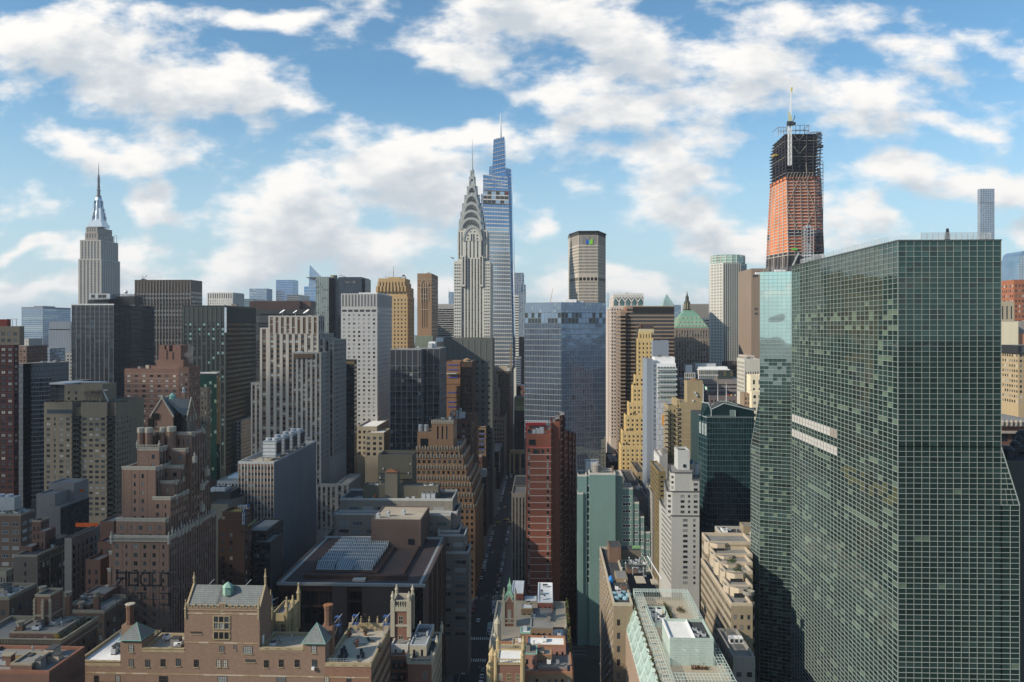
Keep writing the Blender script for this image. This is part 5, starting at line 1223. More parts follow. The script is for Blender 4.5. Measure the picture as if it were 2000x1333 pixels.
o,r=simple('office_block','low dark building with white rooftop box and green awning frame beside the street',922,950,935,605,xs=958,front=S(bay=9,ww=.5,fh=9,wh=.45,w=DBK,g=DARKS),side=S(bay=8,ww=.5,fh=9,wh=.5,w=DBK,g=DARKS,rec=.2),w=DBK,roof=R_GREY,pv=1100,eq=4,par=1)
o.bx('air_conditioner',938,950,918,611,6,bot=934,mat=M_WHITE,new=True);mb=o.new('awning_frame');mb.bar((Xp(915,608),608,Zp(905,915,608)),(Xp(942,608),608,Zp(917,942,608)),1.2,M_COPPER);o.done()
CL=wall('canyon_brown_stone',(.12,.095,.08));fcl=S(bay=7,ww=.5,fh=9,wh=.5,w=CL,g=DARKS+[(G_LIT,1)],rec=.3,cap=3,hbar=(.6,.3,wall('canyon_cornice',(.2,.18,.15))),hstep=4)
o=B('terrace_block','long dark building with stone cornices lining the left kerb behind the orange tower',900,540)
o.m(880,926.5,0,540,dep=98,zt=16,front=fcl,side=fcl,w=CL,roof=R_DARK,par=1,eq=12);o.done()
o,r=simple('terrace_block','second row of low dark street buildings further along the left kerb',900,953.5,0,665,dep=112,zt=20,front=fcl,side=fcl,w=CL,roof=R_DARK,par=1,eq=10);o.done()
o,r=simple('glass_tower','dim blue glass tower in the gap of the street canyon',1008,1017,700,1100,dep=50,front=S(bay=3,ww=1,fh=4.5,wh=.6,w=W_BG,g=[(GB1,1),(G_MID,1)],cap=1,mx=0),w=W_BG,pv=790,par=0);o.done()
o,r=simple('office_block','brownish distant block behind the green viaduct building at the end of the canyon',1011,1026,660,1180,dep=60,front=S(bay=3,ww=.5,fh=4.5,wh=.55,w=wall('dim_brown_far',(.16,.135,.12)),g=DARKS),w=wall('dim_brown_far',(.16,.135,.12)),pv=790);o.done()
VG=wall('viaduct_green',(.22,.27,.15));VS=wall('dark_arched_stone',(.045,.04,.038))
o=B('station_building','dark arched stone station front with a green roof structure closing the end of the street',1015,900)
o.m(1004,1034,803,900,dep=50,front=S(blank=1,w=VS),w=VS,roof=R_GREY,par=0)
o.m(1006,1034,788,905,dep=30,bot=804,front=S(bay=12,ww=.9,fh=12,wh=.7,so=.05,w=VG,g=[(wall('green_panel',(.34,.40,.22)),1)],cap=2),w=VG,roof=R_TAN,par=.5)
o.m(1005,1034,776.5,915,dep=20,bot=789,w=wall('olive_band',(.24,.24,.13)),roof=R_GREY,par=0)
mb=o.p('arch');x,z0=Xp(1019,899.8),Zp(845,1019,900);n=10
for i in range(n):a0,a1=math.pi*i/n,math.pi*(i+1)/n;mb.quad((x+4*math.cos(a0),899.7,z0),(x+4*math.cos(a0),899.7,z0+8+5*math.sin(a0)),(x+4*math.cos(a1),899.7,z0+8+5*math.sin(a1)),(x+4*math.cos(a1),899.7,z0),G_DARK)
o.done()
o=B('viaduct','pale tan road viaduct crossing the far end of the street',1010,860,'bridge');VT=wall('tan_viaduct_stone',(.42,.36,.24))
z0,z1=Zp(890,1010,860),Zp(882,1010,860);mb=o.p('deck');mb.box(Xp(996,860),Xp(1030,860),858,872,z0+2,z1,VT);mb.box(Xp(996,860),Xp(1030,860),857.5,858,z1,z1+1.4,VT)
for px in(996,1004,1016,1030):mb=o.new('pier');mb.box(Xp(px,860)-.9,Xp(px,860)+.9,858.5,871,0,z0+2,VT)
o.done()
LS=wall('light_pier_stone',(.36,.32,.26))
o,r=simple('office_block','narrow light stone building with tall vertical piers, left of the red brick tower',999,1027,967,411,dep=50,front=S(bay=6.4,ww=.45,fh=11,wh=.62,w=LS,sp=wall('dark_between_piers',(.06,.06,.06)),g=DARKS,rec=.6,cap=5,mx=1),w=LS,roof=R_GREY,par=.8,left=False,side=S(bay=8,ww=.4,fh=10,wh=.5,w=LS,g=DARKS))
o.m(1004,1027,948,430,dep=25,w=W_DK,roof=R_DARK,par=0,left=False,front=S(bay=6,ww=.6,fh=16,wh=.8,w=LS,g=[(M_GREYM,1)]));o.done()
RD=wall('deep_red_brick',(.085,.024,.021),var=.15);TB=wall('tan_penthouse_stone',(.24,.20,.155))
o=B('apartment_building','deep red brick apartment tower with a tan top storey at the left edge',15,420)
f=S(bay=13,ww=.6,fh=11.2,wh=.52,w=RD,g=FLATS,rec=.25,cap=4,hbar=(.5,.2,wall('pale_slab_edge',(.16,.15,.15))),ind=True,fr=(2,1,.12))
o.m(-14,27,674,420,dep=4,front=f,side=f,w=RD,roof=R_GREY,pv=965,par=0)
r=o.m(-14,38,641,424,dep=4,bot=675,front=S(bay=13,ww=.6,fh=13,wh=.55,w=TB,g=DARKS,rec=.25,cap=6,mx=2,ind=True),w=TB,par=1,roof=R_GREY)
o.bx('bulkhead',-14,14,624,425,3,bot=642,mat=wall('red_panel',(.25,.05,.04)));mb=o.new('roof_frame')
for px in(15,24,32):mb.bar((Xp(px,426),426,Zp(642,px,434)),(Xp(px,426),426,Zp(624,px,434)),.35,M_GREYM)
mb.bar((Xp(13,426),426,Zp(624,20,434)),(Xp(35,426),426,Zp(624,20,434)),.4,M_GREYM);o.done()
o,r=simple('apartment_building','small brown brick block seen behind the deep red tower',30,52,676,700,dep=30,front=S(bay=6,ww=.5,fh=6,wh=.5,w=wall('brown_brick_b',(.21,.13,.10)),g=DARKS,cap=2),w=wall('brown_brick_b',(.21,.13,.10)),pv=720,par=0)
o.m(42,56,662,710,dep=20,w=wall('white_render_b',(.55,.55,.52)),par=0,front=S(bay=7,ww=.2,fh=6,wh=.3,w=wall('white_render_b',(.55,.55,.52)),g=DARKS));o.done()
o,r=simple('office_block','pale grey gridded low block behind the round grey tower',65,97,681,900,dep=30,front=S(bay=7,ww=.7,fh=6,wh=.6,w=W_BG,g=[(G_MID,1),(GB1,1)],cap=2),w=W_BG,pv=720,par=0);o.done()
GC=wall('grey_metal_panel',(.20,.215,.235),rough=.5,brick=(3,3.2,(.21,.225,.245),(.12,.13,.14)));RG=[(glass('round_tower_dark_glass',(.03,.045,.06),metal=.3),3),(G_DARK,2),(G_BLUE,1)]
def roundt():
 D=480;o=B('apartment_building','grey panelled tower with a curved glazed bay beside the deep red brick tower',60,D)
 k=D/F/ray(60)[1]*.93
 o.m(29,45,711,D,dep=30,front=S(blank=1,w=GC),side=S(blank=1,w=GC),w=GC,roof=R_TAN,par=0)
 cx,cy,R=Xp(72,D+20),D+16,11.5
 P=[(cx+R*math.cos(t),cy+R*.8*math.sin(t))for t in[math.radians(a)for a in range(190,371,18)]]
 P=[(Xp(45,D),D)]+P[1:]+[(P[-1][0],cy+20),(Xp(45,D),cy+20)]
 n=len(P);zt,zc=Zp(711,70,D),Zp(741,70,D)
 for i in range(n):
  a,b=P[i],P[(i+1)%n]
  o.facade(a,b,zc,zt,S(blank=1,w=GC),k)
  if i<n-3:o.facade(a,b,0,zc,S(bay=5,ww=.86,fh=9.6,wh=.68,so=.2,w=GC,g=RG,rec=.2,cap=0,mx=.2,zmin=Zp(985,70,D),hbar=(.5,.25,M_ASH)),k)
  else:o.facade(a,b,0,zc,S(blank=1,w=GC),k)
 o.p('roof').poly([(*p,zt)for p in P],R_TAN);o.clutter(Xp(50,D),Xp(90,D),D+8,D+26,zt,8)
 o.m(88,98,745,D+20,dep=20,front=S(bay=6,ww=.8,fh=9.6,wh=.6,w=W_DK,g=RG),w=W_DK,par=0,pv=985);o.done()
roundt()
BG_=wall('beige_brick_flats',(.27,.225,.16),var=.1,brick=(.6,.25,(.30,.25,.18),(.22,.19,.15)))
def beige():
 D=400;o=B('apartment_building','wide beige brick apartment block with dark balcony columns and a rooftop house with bare trees',170,D)
 f=S(bay=14.2,ww=.52,fh=10.35,wh=.52,w=BG_,g=FLATS,rec=.25,cap=24,mx=2,ind=True,fr=(2,1,.1),pat=[.5,.28,.6])
 o.m(86,141,790,D,dep=30,front=f,w=BG_,roof=R_GREY,pv=1012,par=1)
 o.m(141,158,796,D+2.5,dep=20,front=f(cap=20,g=DARKS,ww=.7,pat=None,bay=8),w=BG_,roof=R_GREY,pv=1012,par=0)
 o.m(158,209,790,D,dep=30,front=f(pat=None,bay=13,ww=.62),w=BG_,roof=R_GREY,pv=1012,par=1)
 r=o.m(209,224,790,D+3,dep=30,front=f(g=DARKS,pat=None),w=BG_,roof=R_GREY,pv=1012,par=1)
 r=o.m(224,226,790,D+.5,xs=257,front=S(blank=1,w=BG_),side=f(bay=9,pat=None,ww=.4),w=BG_,roof=R_GREY,pv=1012,par=1)
 bd=wall('dark_balcony_slab',(.07,.08,.085));rl=wall('dark_balcony_rail',(.022,.03,.032))
 for a,b in((142,157),(210,224)):
  y=806
  while y<1012:
   mb=o.new('balcony');z=Zp(y+10.3,150,D);X0,X1=Xp(a,D),Xp(b,D)
   mb.box(X0,X1,D-1.1,D+2.4,z-.18,z,bd);mb.box(X0,X1,D-1.1,D-1.03,z,z+1.05,rl);mb.box(X0,X0+.07,D-1.03,D+1,z,z+1.05,rl);mb.box(X1-.07,X1,D-1.03,D+1,z,z+1.05,rl);y+=10.35
 o.p('top_strip_window').box(Xp(92,D),Xp(142,D),D-.1,D+.1,Zp(808,117,D),Zp(800.5,117,D),G_BLUE)
 r=o.m(126,200,755,D+12,dep=14,bot=791,front=S(bay=16,ww=.3,fh=11.5,wh=.45,w=BG_,g=DARKS+[(G_LIT,1)],rec=.2,cap=7,pat=[.3,.3,0,0,0],ind=True),w=BG_,roof=R_GREY,par=1,side=S(blank=1,w=BG_))
 o.p('roof_hedge')
 hd=o.parts['roof_hedge'];lf=wall('winter_shrub',(.05,.045,.03),var=.4)
 for i in range(260):
  px=RND.uniform(88,250);x,y,z=Xp(px,D+2),D+RND.uniform(1,3),Zp(790,px,D)+1;h=RND.uniform(.3,1.2)
  hd.bar((x,y,z),(x+RND.uniform(-.6,.6),y+RND.uniform(-.3,.3),z+h),.25,lf,3,.05)
 mb=o.p('steel_stair');mb.bar((Xp(202,D+12),D+12,Zp(768,202,D)),(Xp(212,D+12),D+12,Zp(790,212,D)),.8,M_GREYM);mb.bar((Xp(202,D+12),D+12,Zp(766,202,D)),(Xp(210,D+12),D+12,Zp(766,210,D)),.4,M_WHITE)
 o.done()
 for i in range(5):
  px=170+i*7;bare_tree(Xp(px,D+8),D+8,Zp(790,px,D),7.5,'bare leafless tree on the roof terrace of the beige flats','bare trees on the beige roof',seed=i)
def bare_tree(x,y,z,h,label,group=None,seed=0,thick=.16,n=5):
 rr=random.Random(seed*31+5);e=thing('tree',label,'tree',(x,y,z),0,group)
 bk=wall('bare_bark',(.10,.085,.07),var=.3);tr,cr=MB(),MB()
 th=h*.3;tr.bar((0,0,0),(rr.uniform(-.2,.2),0,th),thick*2,bk,6,thick*1.5)
 def grow(p,d,l,w,k):
  q=p+d*l;(tr if k>=4 else cr).bar(tuple(p),tuple(q),w,bk,4 if k>2 else 3,w*.6)
  if k==0:return
  for i in range(3 if k>1 else 2):
   nd=(d+Vector((rr.uniform(-.8,.8),rr.uniform(-.8,.8),rr.uniform(-.15,.5)))).normalized();grow(q if i else p.lerp(q,.75),nd,l*rr.uniform(.6,.85),w*.6,k-1)
 for i in range(4):
  a=i*1.57+rr.uniform(-.4,.4);grow(Vector((0,0,th*.95)),Vector((math.cos(a)*.6,math.sin(a)*.6,1)).normalized(),h*.24,thick,n-1)
 tr.build('trunk',e);cr.build('crown',e);return e
beige()
o,r=simple('apartment_building','low dark glazed block with a pale flat roof slab behind the beige flats',98,126,748,440,dep=30,front=S(bay=8,ww=.9,fh=10,wh=.7,w=W_DK,g=RG,cap=3),w=W_DK,pv=800,roof=R_GREY,par=0)
mb=o.p('roof_slab');mb.box(Xp(96,438),Xp(185,438),438,452,Zp(751.5,140,438),Zp(748.5,140,438),M_GREYM);o.done()
ALB=0.82
# middle distance, right of the street
def bluetower():
 D=520;o=B('apartment_tower','broad blue reflective glass tower folded down its middle, right of the street canyon',1100,D)
 g,m_=o.p('curtain_wall'),o.p('mullions')
 A=glass('condo_blue_glass',(.22,.30,.41),metal=.7,rough=.03,bump=.5,bscale=.06);Bg=glass('condo_dark_glass',(.07,.10,.15),metal=.6,rough=.03,bump=.5,bscale=.06);Cg=glass('condo_pale_glass',(.32,.40,.46),metal=.6,rough=.06,bump=.8)
 A2=glass('condo_blue_glass_b',(.18,.25,.35),metal=.7,rough=.03,bump=.6,bscale=.06);Bg2=glass('condo_dark_glass_b',(.09,.125,.18),metal=.6,rough=.03,bump=.6,bscale=.06)
 D2=glass('condo_clear_glass',(.02,.03,.04),metal=.1,rough=.02)
 zt=Zp(591,1100,D)
 def P(px,yy):return(Xp(px,yy),yy)
 xa,xb,xc=P(1025,D+10),P(1096,D),P(1183,D+12)
 zs=[(0,Zp(632,1100,D)),(Zp(632,1100,D),Zp(611,1100,D)),(Zp(611,1100,D),zt)]
 fl=10.7*D/F
 nv0=int(Zp(632,1100,D)/fl)
 mm=wall('condo_mullion',(.22,.25,.28),rough=.4,var=.05)
 blind={}
 for(a,b,nu,ws)in((xa,xb,22,[(Bg,12),(Bg2,5),(D2,.5)]),(xb,xc,27,[(A,12),(A2,5),(Bg,.25)])):  # left face darker, right bluer: differing reflections put into the glass colour
  patch(g,m_,(*a,0),(*b,0),(*b,zs[0][1]),(*a,zs[0][1]),nu,nv0,ws,.16,.42,mm,pp=.12)
  patch(g,m_,(*a,zs[1][0]),(*b,zs[1][0]),(*b,zs[1][1]),(*a,zs[1][1]),nu//2,2,[(A,1),(D2,1)]if a is xa else[(Bg,1),(A,1),(D2,1)],.22,.3,mm)
  patch(g,m_,(*a,zs[2][0]),(*b,zs[2][0]),(*b,zt),(*a,zt),nu,3,[(A,3),(Cg,.6)],.22,.22,mm)
 ya,yc=P(1025,D+10),P(1183,D+12)
 sh=o.p('rear_walls');W=wall('condo_rear_panel',(.10,.12,.15),rough=.4)
 pts=[xa,xb,xc,(xc[0]+2,D+42),(xa[0]-1,D+40)]
 for i in(2,3,4):a,b=pts[i],pts[(i+1)%5];sh.quad((*a,0),(*b,0),(*b,zt),(*a,zt),W)
 o.p('roof').poly([(*p,zt-.6)for p in pts],R_GREY)
 o.bx('bulkhead',1104,1126,585,D+18,8,bot=592,mat=M_WHITE);o.bx('bulkhead',1128,1140,588,D+20,6,bot=592,mat=M_GREYM)
 o.done()
bluetower()
RBK=wall('red_orange_brick',(.20,.062,.04),var=.15,brick=(.5,.18,(.23,.072,.046),(.16,.08,.06)));WL=wall('white_course_line',(.50,.46,.42))
def redtower():
 D=400;o=B('apartment_tower','tall red brick apartment tower with thin white floor lines and a stepped top',1075,D)
 k=D/F
 o.m(1028,1076,853,D,dep=20,front=S(blank=1,w=RBK),w=RBK,roof=R_GREY,par=1.4,left=False)
 def Q(a,b,t,bt,part,mat,off=.15):o.p(part).box(Xp(a,D),Xp(b,D),D-off,D+.05,Zp(bt,1050,D),Zp(t,1050,D),mat)
 y=874;r=0
 while y<1165:
  Q(1033.5,1076,y,y+1.1,'white_lines',WL,.08)
  for a,b in((1031,1034.6),(1068,1071.6)):
   mb=o.new('window');mb.box(Xp(a,D),Xp(b,D),D-.1,D-.02,Zp(y+10.2,1050,D),Zp(y+3,1050,D),G_DARK if RND.random()<.6 else G_LIT)
   mb.box(Xp(a-.3,D),Xp(b+.3,D),D-.2,D-.02,Zp(y+10.9,1050,D),Zp(y+10.2,1050,D),WL)
  y+=13.45;r+=1
 Q(1030,1076,872.4,874.4,'red_band',wall('bright_red_band',(.40,.05,.04)))
 for a,b in((1033,1046),(1041,1053),(1057,1062)):Q(a,b,878 if a>1033 else 859,886 if a>1033 else 870,'terrace_glazing',G_DARK)
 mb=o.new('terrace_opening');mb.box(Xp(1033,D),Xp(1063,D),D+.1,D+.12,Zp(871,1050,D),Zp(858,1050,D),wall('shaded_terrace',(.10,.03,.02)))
 o.bx('roof_frame',1027,1066,826,D+30,1.2,bot=831,mat=wall('bright_red_frame',(.36,.03,.035)));o.bx('roof_frame',1027,1030,830,D+30,1.2,bot=870,mat=MATS['bright_red_frame'])
 mb=o.new('roof_railing')
 for i in range(11):x=Xp(1028+i*4.5,D+31);mb.bar((x,D+31,Zp(830,1050,D+31)),(x,D+31,Zp(822,1050,D+31)),.25,M_WHITE)
 for py in(822,825):mb.bar((Xp(1026,D+31),D+31,Zp(py,1050,D+31)),(Xp(1074,D+31),D+31,Zp(py,1050,D+31)),.3,M_WHITE)
 o.m(1027,1068,831,D+32,dep=12,w=wall('pink_panel',(.36,.16,.15)),par=0,left=False,front=S(blank=1,w=MATS['pink_panel']))
 for i,px in enumerate((1044,1050,1058)):mb=o.new('air_conditioner');x=Xp(px,D+12);z=Zp(853,px,D);mb.box(x-1,x+1,D+10,D+12,z,z+2.2+i*.6,M_GREYM);mb.lathe(x,D+11,[(.6,z+2.2+i*.6),(.6,z+2.8+i*.6)],M_DKSTEEL,8)
 o.m(1066,1076,842,D+6,dep=14,w=RBK,front=S(blank=1,w=RBK),par=.6,roof=R_GREY,left=False)
 o.m(1075,1093,827,D+3,dep=18,w=RBK,front=S(blank=1,w=RBK),par=.8,roof=R_GREY,left=False)
 xs=[1076,1084,1085,1092.5,1093.5,1101.5,1102.5,1111,1112,1118,1119,1124.5]
 DKR=wall('shaded_bay_brick',(.19,.06,.045),var=.15)
 yy=D+1.0
 for i in range(0,len(xs)-1,2):
  a,b=xs[i],xs[i+1];y0=yy+i*1.6;y1=y0+5.0
  top=820 if i==2 else(812 if i==4 else(827 if i<2 else 836+i*1.2))
  A,Bq=(Xp(a,y0),y0),(Xp(b,y1),y1);z1=Zp(top,a,y0)
  o.facade(A,Bq,0,z1,S(bay=20,ww=.16 if i%4 else .3,fh=13.45,wh=.55,so=.12,w=RBK,g=DARKS,cap=8,hbar=(.8,.1,WL),mx=.2,zmin=Zp(1170,1100,y0)),k)
  nb=xs[i+2]if i+2<len(xs)else b+.1;C_=(Xp(nb,y0+3.2),y0+3.2)
  o.p('wall').quad((*Bq,0),(*C_,0),(*C_,z1),(*Bq,z1),RBK)
  o.p('bay_roof').poly([(*A,z1),(*Bq,z1),(*C_,z1),(C_[0],D+24,z1),(A[0],D+24,z1)],R_GREY)
  o.p('wall').quad((C_[0],D+24,0),(A[0],D+24,0),(A[0],D+24,z1),(C_[0],D+24,z1),RBK);o.p('wall').quad((*C_,0),(C_[0],D+24,0),(C_[0],D+24,z1),(*C_,z1),RBK)
 o.bx('bulkhead',1094,1103,812,D+14,6,bot=835,mat=RBK);o.done()
redtower()
TQ=wall('turquoise_painted_brick',(.18,.29,.275),var=.16,streak=.12,brick=(.8,.3,(.16,.27,.255),(.125,.21,.20)));
def turquoise():
 D=400;o=B('apartment_building','turquoise painted brick building with a slot of stair windows and a stepped right wing',1170,D)
 k=D/F;wt=wall('weathered_white_trim',(.55,.54,.50))
 o.m(1128,1139,966,D,dep=16,w=TQ,front=S(blank=1,w=TQ),roof=R_GREY,par=.8,left=False,parw=wt)
 o.m(1128.5,1146,931,D+.8,dep=14,w=TQ,front=S(blank=1,w=TQ),roof=R_GREY,par=.8,left=False,parw=wt)
 o.m(1146,1151,931,D+1.2,dep=13,w=TQ,front=S(bay=6,ww=.75,fh=13.6,wh=.72,so=.14,w=TQ,g=DARKS,cap=18,mx=0,rec=.2,hbar=(1.2,.15,wt)),roof=R_GREY,par=.8,left=False,pv=1145,parw=wt)
 o.m(1151,1202,928,D,dep=14,w=TQ,front=S(blank=1,w=TQ),roof=R_TAN,par=1.,left=False,parw=wt)
 f=S(bay=30,ww=.8,fh=14.1,wh=.42,so=.3,w=TQ,g=FLATS,rec=.25,cap=8,ind=True,fr=(5,1,.14),frm=M_WHITE,mx=.5)
 o.m(1202,1216,930,D+3,dep=12,w=TQ,roof=R_TAN,par=.8,left=False,front=S(blank=1,w=TQ),parw=wt)
 o.m(1202,1236,956,D+3.5,dep=12,w=TQ,roof=R_TAN,par=.8,left=False,front=f,pv=1135,parw=wt)
 o.m(1236,1248,984,D+4,dep=12,w=TQ,roof=R_TAN,par=.8,left=False,front=f(bay=12,fr=(2,1,.14)),pv=1135,parw=wt)
 o.m(1248,1258,1012,D+4.5,dep=12,w=TQ,roof=R_TAN,par=.8,left=False,front=f(bay=12,fr=(2,1,.14)),pv=1135,parw=wt)
 o.m(1258,1270,1042,D+5,dep=12,w=TQ,roof=R_TAN,par=.8,left=False,front=f(bay=12,fr=(2,1,.14)),pv=1135,parw=wt)
 mb=o.p('penthouse');o.bx('penthouse',1144,1168,903,D+10,5,bot=931,mat=M_GREYM)
 rl=o.p('roof_railing')
 for i in range(7):x=Xp(1143+i*4.2,D+10);rl.bar((x,D+10,Zp(903,1155,D+10)),(x,D+10,Zp(897.5,1155,D+10)),.15,M_WHITE)
 rl.bar((Xp(1143,D+10),D+10,Zp(897.5,1155,D+10)),(Xp(1168.5,D+10),D+10,Zp(897.5,1155,D+10)),.18,M_WHITE)
 o.tank(1165,903,D+6,2.2,5.0,mat=wall('grey_tank_wood',(.30,.29,.27)),leg=1.4)
 mb=o.new('chimney');x=Xp(1197,D+5);mb.lathe(x,D+5,[(.5,Zp(930,1197,D)),(.5,Zp(914,1197,D))],wall('rust_flue',(.16,.10,.08)),10)
 o.bx('air_conditioner',1155,1160,929,D+4,2,bot=934,mat=M_WHITE,new=True);o.done()
turquoise()
YB=wall('yellow_brick',(.62,.46,.22),var=.12)
def yellow():
 D=520;o=B('office_tower','sunlit yellow brick ziggurat tower stepping down to the left beside the tall blue grey wall',1245,D)
 f=S(bay=8.2,ww=.38,fh=8.5,wh=.5,w=YB,g=DARKS,rec=.4,cap=3,mx=.8,pier=(1.4,.25,YB))
 st=[(1213,1222,874,0),(1216,1230,846,3),(1222,1240,815,6),(1228,1245,790,9),(1236,1252,757,12),(1240,1256,736,14)]
 for a,b,t,dy in st:o.m(a,1276,t,D+dy,dep=22-dy*.6,front=f,side=f(bay=9),w=YB,roof=R_TAN,par=1.2,pv=940,left=False)
 for a,t,dy in((1236,905,-2),(1226,905,-1)):pass
 o.m(1245,1276,664,D+17,dep=12,front=f(bay=7,fh=8.6,ww=.36,cap=4),side=f(bay=9),w=YB,roof=R_TAN,par=1,left=False)
 o.m(1248,1272,651,D+18,dep=10,bot=665,front=f(bay=5,fh=10,wh=.9,so=.05,ww=.3,cap=2),side=f(bay=5,fh=10,wh=.9,so=.05),w=YB,roof=R_TAN,par=.8,left=False)
 o.m(1249,1277,643,D+19,dep=9,bot=652,w=wall('pale_yellow_band',(.55,.50,.33)),par=0,left=False,roof=R_GREY)
 o.m(1251,1277,634,D+20,dep=8,bot=644,w=wall('rust_screen',(.12,.065,.05)),par=0,left=False,roof=R_DARK,front=S(bay=2,ww=.6,fh=8,wh=.9,so=.05,w=wall('rust_screen',(.12,.065,.05)),g=[(G_DARK,1)],cap=.5))
 for a,t,dy in((1217,874,3),(1224,846,6),(1231,815,9),(1238,757,15)):
  mb=o.new('setback_pavilion');x,z=Xp(a,D+dy),Zp(t,a,D+dy-3);mb.box(x-.8,x+1.6,D+dy-1.5,D+dy,z,z+3.4,YB);mb.box(x-.3,x+1,D+dy-1.56,D+dy-1.5,z+.6,z+2.4,G_DARK)
 for i in range(4):mb=o.new('wide_window');mb.box(Xp(1221+i*14,D),Xp(1231+i*14,D),D-.3,D-.05,Zp(932,1240,D),Zp(927,1240,D),G_DARK)
 o.done()
yellow()
BGW=wall('blue_grey_blank_wall',(.24,.28,.34),var=.06,streak=.05)
o,r=simple('office_slab','blank blue grey slab rising behind the glazed white hotel, beside the yellow ziggurat',1275,1306,666,530,dep=12,front=S(blank=1,w=BGW),w=BGW,par=.2,left=False,roof=R_TAN)
mb=o.new('roof_antenna');mb.bar((Xp(1305,532),532,r[4]),(Xp(1305,532),532,Zp(650,1305,532)),.3,M_DKSTEEL,4,.15);o.done()
LM=wall('pale_blue_white_panel',(.42,.46,.54),var=.05,brick=(3.,3.,(.43,.47,.55),(.30,.33,.38)))
def hotelw():
 D=450;o=B('hotel','pale blue white tower with glass balconied upper floors and an orange panel',1290,D)
 o.m(1263.5,1275,702,D+1,dep=20,w=BGW,front=S(blank=1,w=BGW),par=.1,left=False)
 o.m(1275,1283,705,D+.5,dep=18,w=LM,front=S(bay=4,ww=.5,fh=8.9,wh=.4,w=wall('grey_panel_strip',(.22,.26,.31)),g=[(G_MID,1),(G_BLUE,1)],cap=6),par=.3,left=False,pv=870)
 gl=[(glass('balcony_door_glass',(.06,.08,.08),metal=.2),3),(glass('balcony_tan_glass',(.12,.11,.08),metal=.1),1),(G_BLUE,1)]
 o.m(1283,1320,712,D,dep=16,w=LM,front=S(bay=6.2,ww=.86,fh=9.9,wh=.70,so=.12,w=M_WHITE,g=gl,cap=3,rec=1.2,mx=1,pier=(.8,.2,M_WHITE),pstep=3),roof=R_WHITE,par=.6,left=False,pv=786,side=S(blank=1,w=LM),parw=M_WHITE)
 y=721.9
 for i in range(7):
  mb=o.new('balcony');z=Zp(y+i*9.9,1300,D);mb.box(Xp(1283,D),Xp(1322,D),D-1.4,D+1,z-.25,z,M_WHITE);mb.box(Xp(1283,D),Xp(1322,D),D-1.4,D-1.34,z+.1,z+1.0,glass('balcony_glass',(.30,.38,.38),metal=.2,rough=.1))
 o.m(1279,1318,699,D+2,dep=12,bot=712,w=M_WHITE,front=S(blank=1,w=M_WHITE),par=.2,left=False,roof=R_GREY)
 o.clutter(Xp(1283,D),Xp(1316,D),D+3,D+12,Zp(699,1300,D+2),5)
 o.m(1283,1327,787,D-1,dep=16,w=LM,front=S(blank=1,w=LM),par=.8,left=False,roof=R_TAN)
 o.p('orange_panel').box(Xp(1293,D-1),Xp(1299,D-1),D-1.3,D-1.01,Zp(831,1296,D),Zp(810,1296,D),wall('orange_paint',(.62,.27,.04),var=.05))
 o.done()
hotelw()
TN=wall('tan_sand_brick',(.34,.27,.155),var=.1,brick=(.6,.25,(.37,.30,.18),(.27,.22,.14)))
def tanb():
 D=430;o=B('apartment_building','tan sand brick block with curved corner balconies and a tall blank bulkhead',1350,D)
 wl=wall('cream_line',(.48,.42,.30))
 o.m(1305,1322,795,D+2,dep=18,w=TN,front=S(bay=9,ww=.3,fh=9,wh=.5,w=TN,g=DARKS,cap=4,rec=.2),side=S(bay=9,ww=.5,fh=9,wh=.5,w=TN,g=DARKS),par=.8,roof=R_DARK,left=False,pv=950)
 o.m(1322,1328,784,D+1,dep=18,w=TN,front=S(bay=5,ww=.5,fh=9,wh=.5,w=TN,g=DARKS,cap=5),par=.8,roof=R_DARK,left=False,pv=950)
 o.m(1328,1374,789,D,dep=18,w=TN,front=S(blank=1,w=TN,course=(14,.8,wl)),par=.8,roof=R_GREY,left=False)
 o.m(1342,1373,748,D+5,dep=9,w=TN,front=S(blank=1,w=TN),par=1,roof=R_GREY,left=False)
 mb=o.p('tank_roof');mb.lathe(Xp(1356,D+9),D+9,[(3.4,Zp(747,1356,D+9)),(3.4,Zp(744,1356,D+9)),(.2,Zp(738,1356,D+9))],wall('rust_brown_roof',(.20,.12,.07)),12)
 for i,(px,py)in enumerate(((1356,767),(1359,772),(1352,783))):mb=o.new('wall_unit');mb.box(Xp(px,D+5),Xp(px+3,D+5),D+4.2,D+5,Zp(py+4,px,D),Zp(py,px,D),M_GREYM)
 for col,n0 in((1303,805),(1325.5,800)):
  y=n0
  while y<960:
   mb=o.new('balcony');z=Zp(y,col,D);x=Xp(col,D)
   mb.lathe(x,D+.6,[(1.25,z-.25),(1.25,z)],wall('balcony_concrete',(.30,.27,.22)),10);mb.lathe(x,D+.6,[(1.22,z),(1.25,z+.5)],wall('dark_balcony_bars',(.06,.055,.05)),10);y+=8.7
 o.done()
tanb()
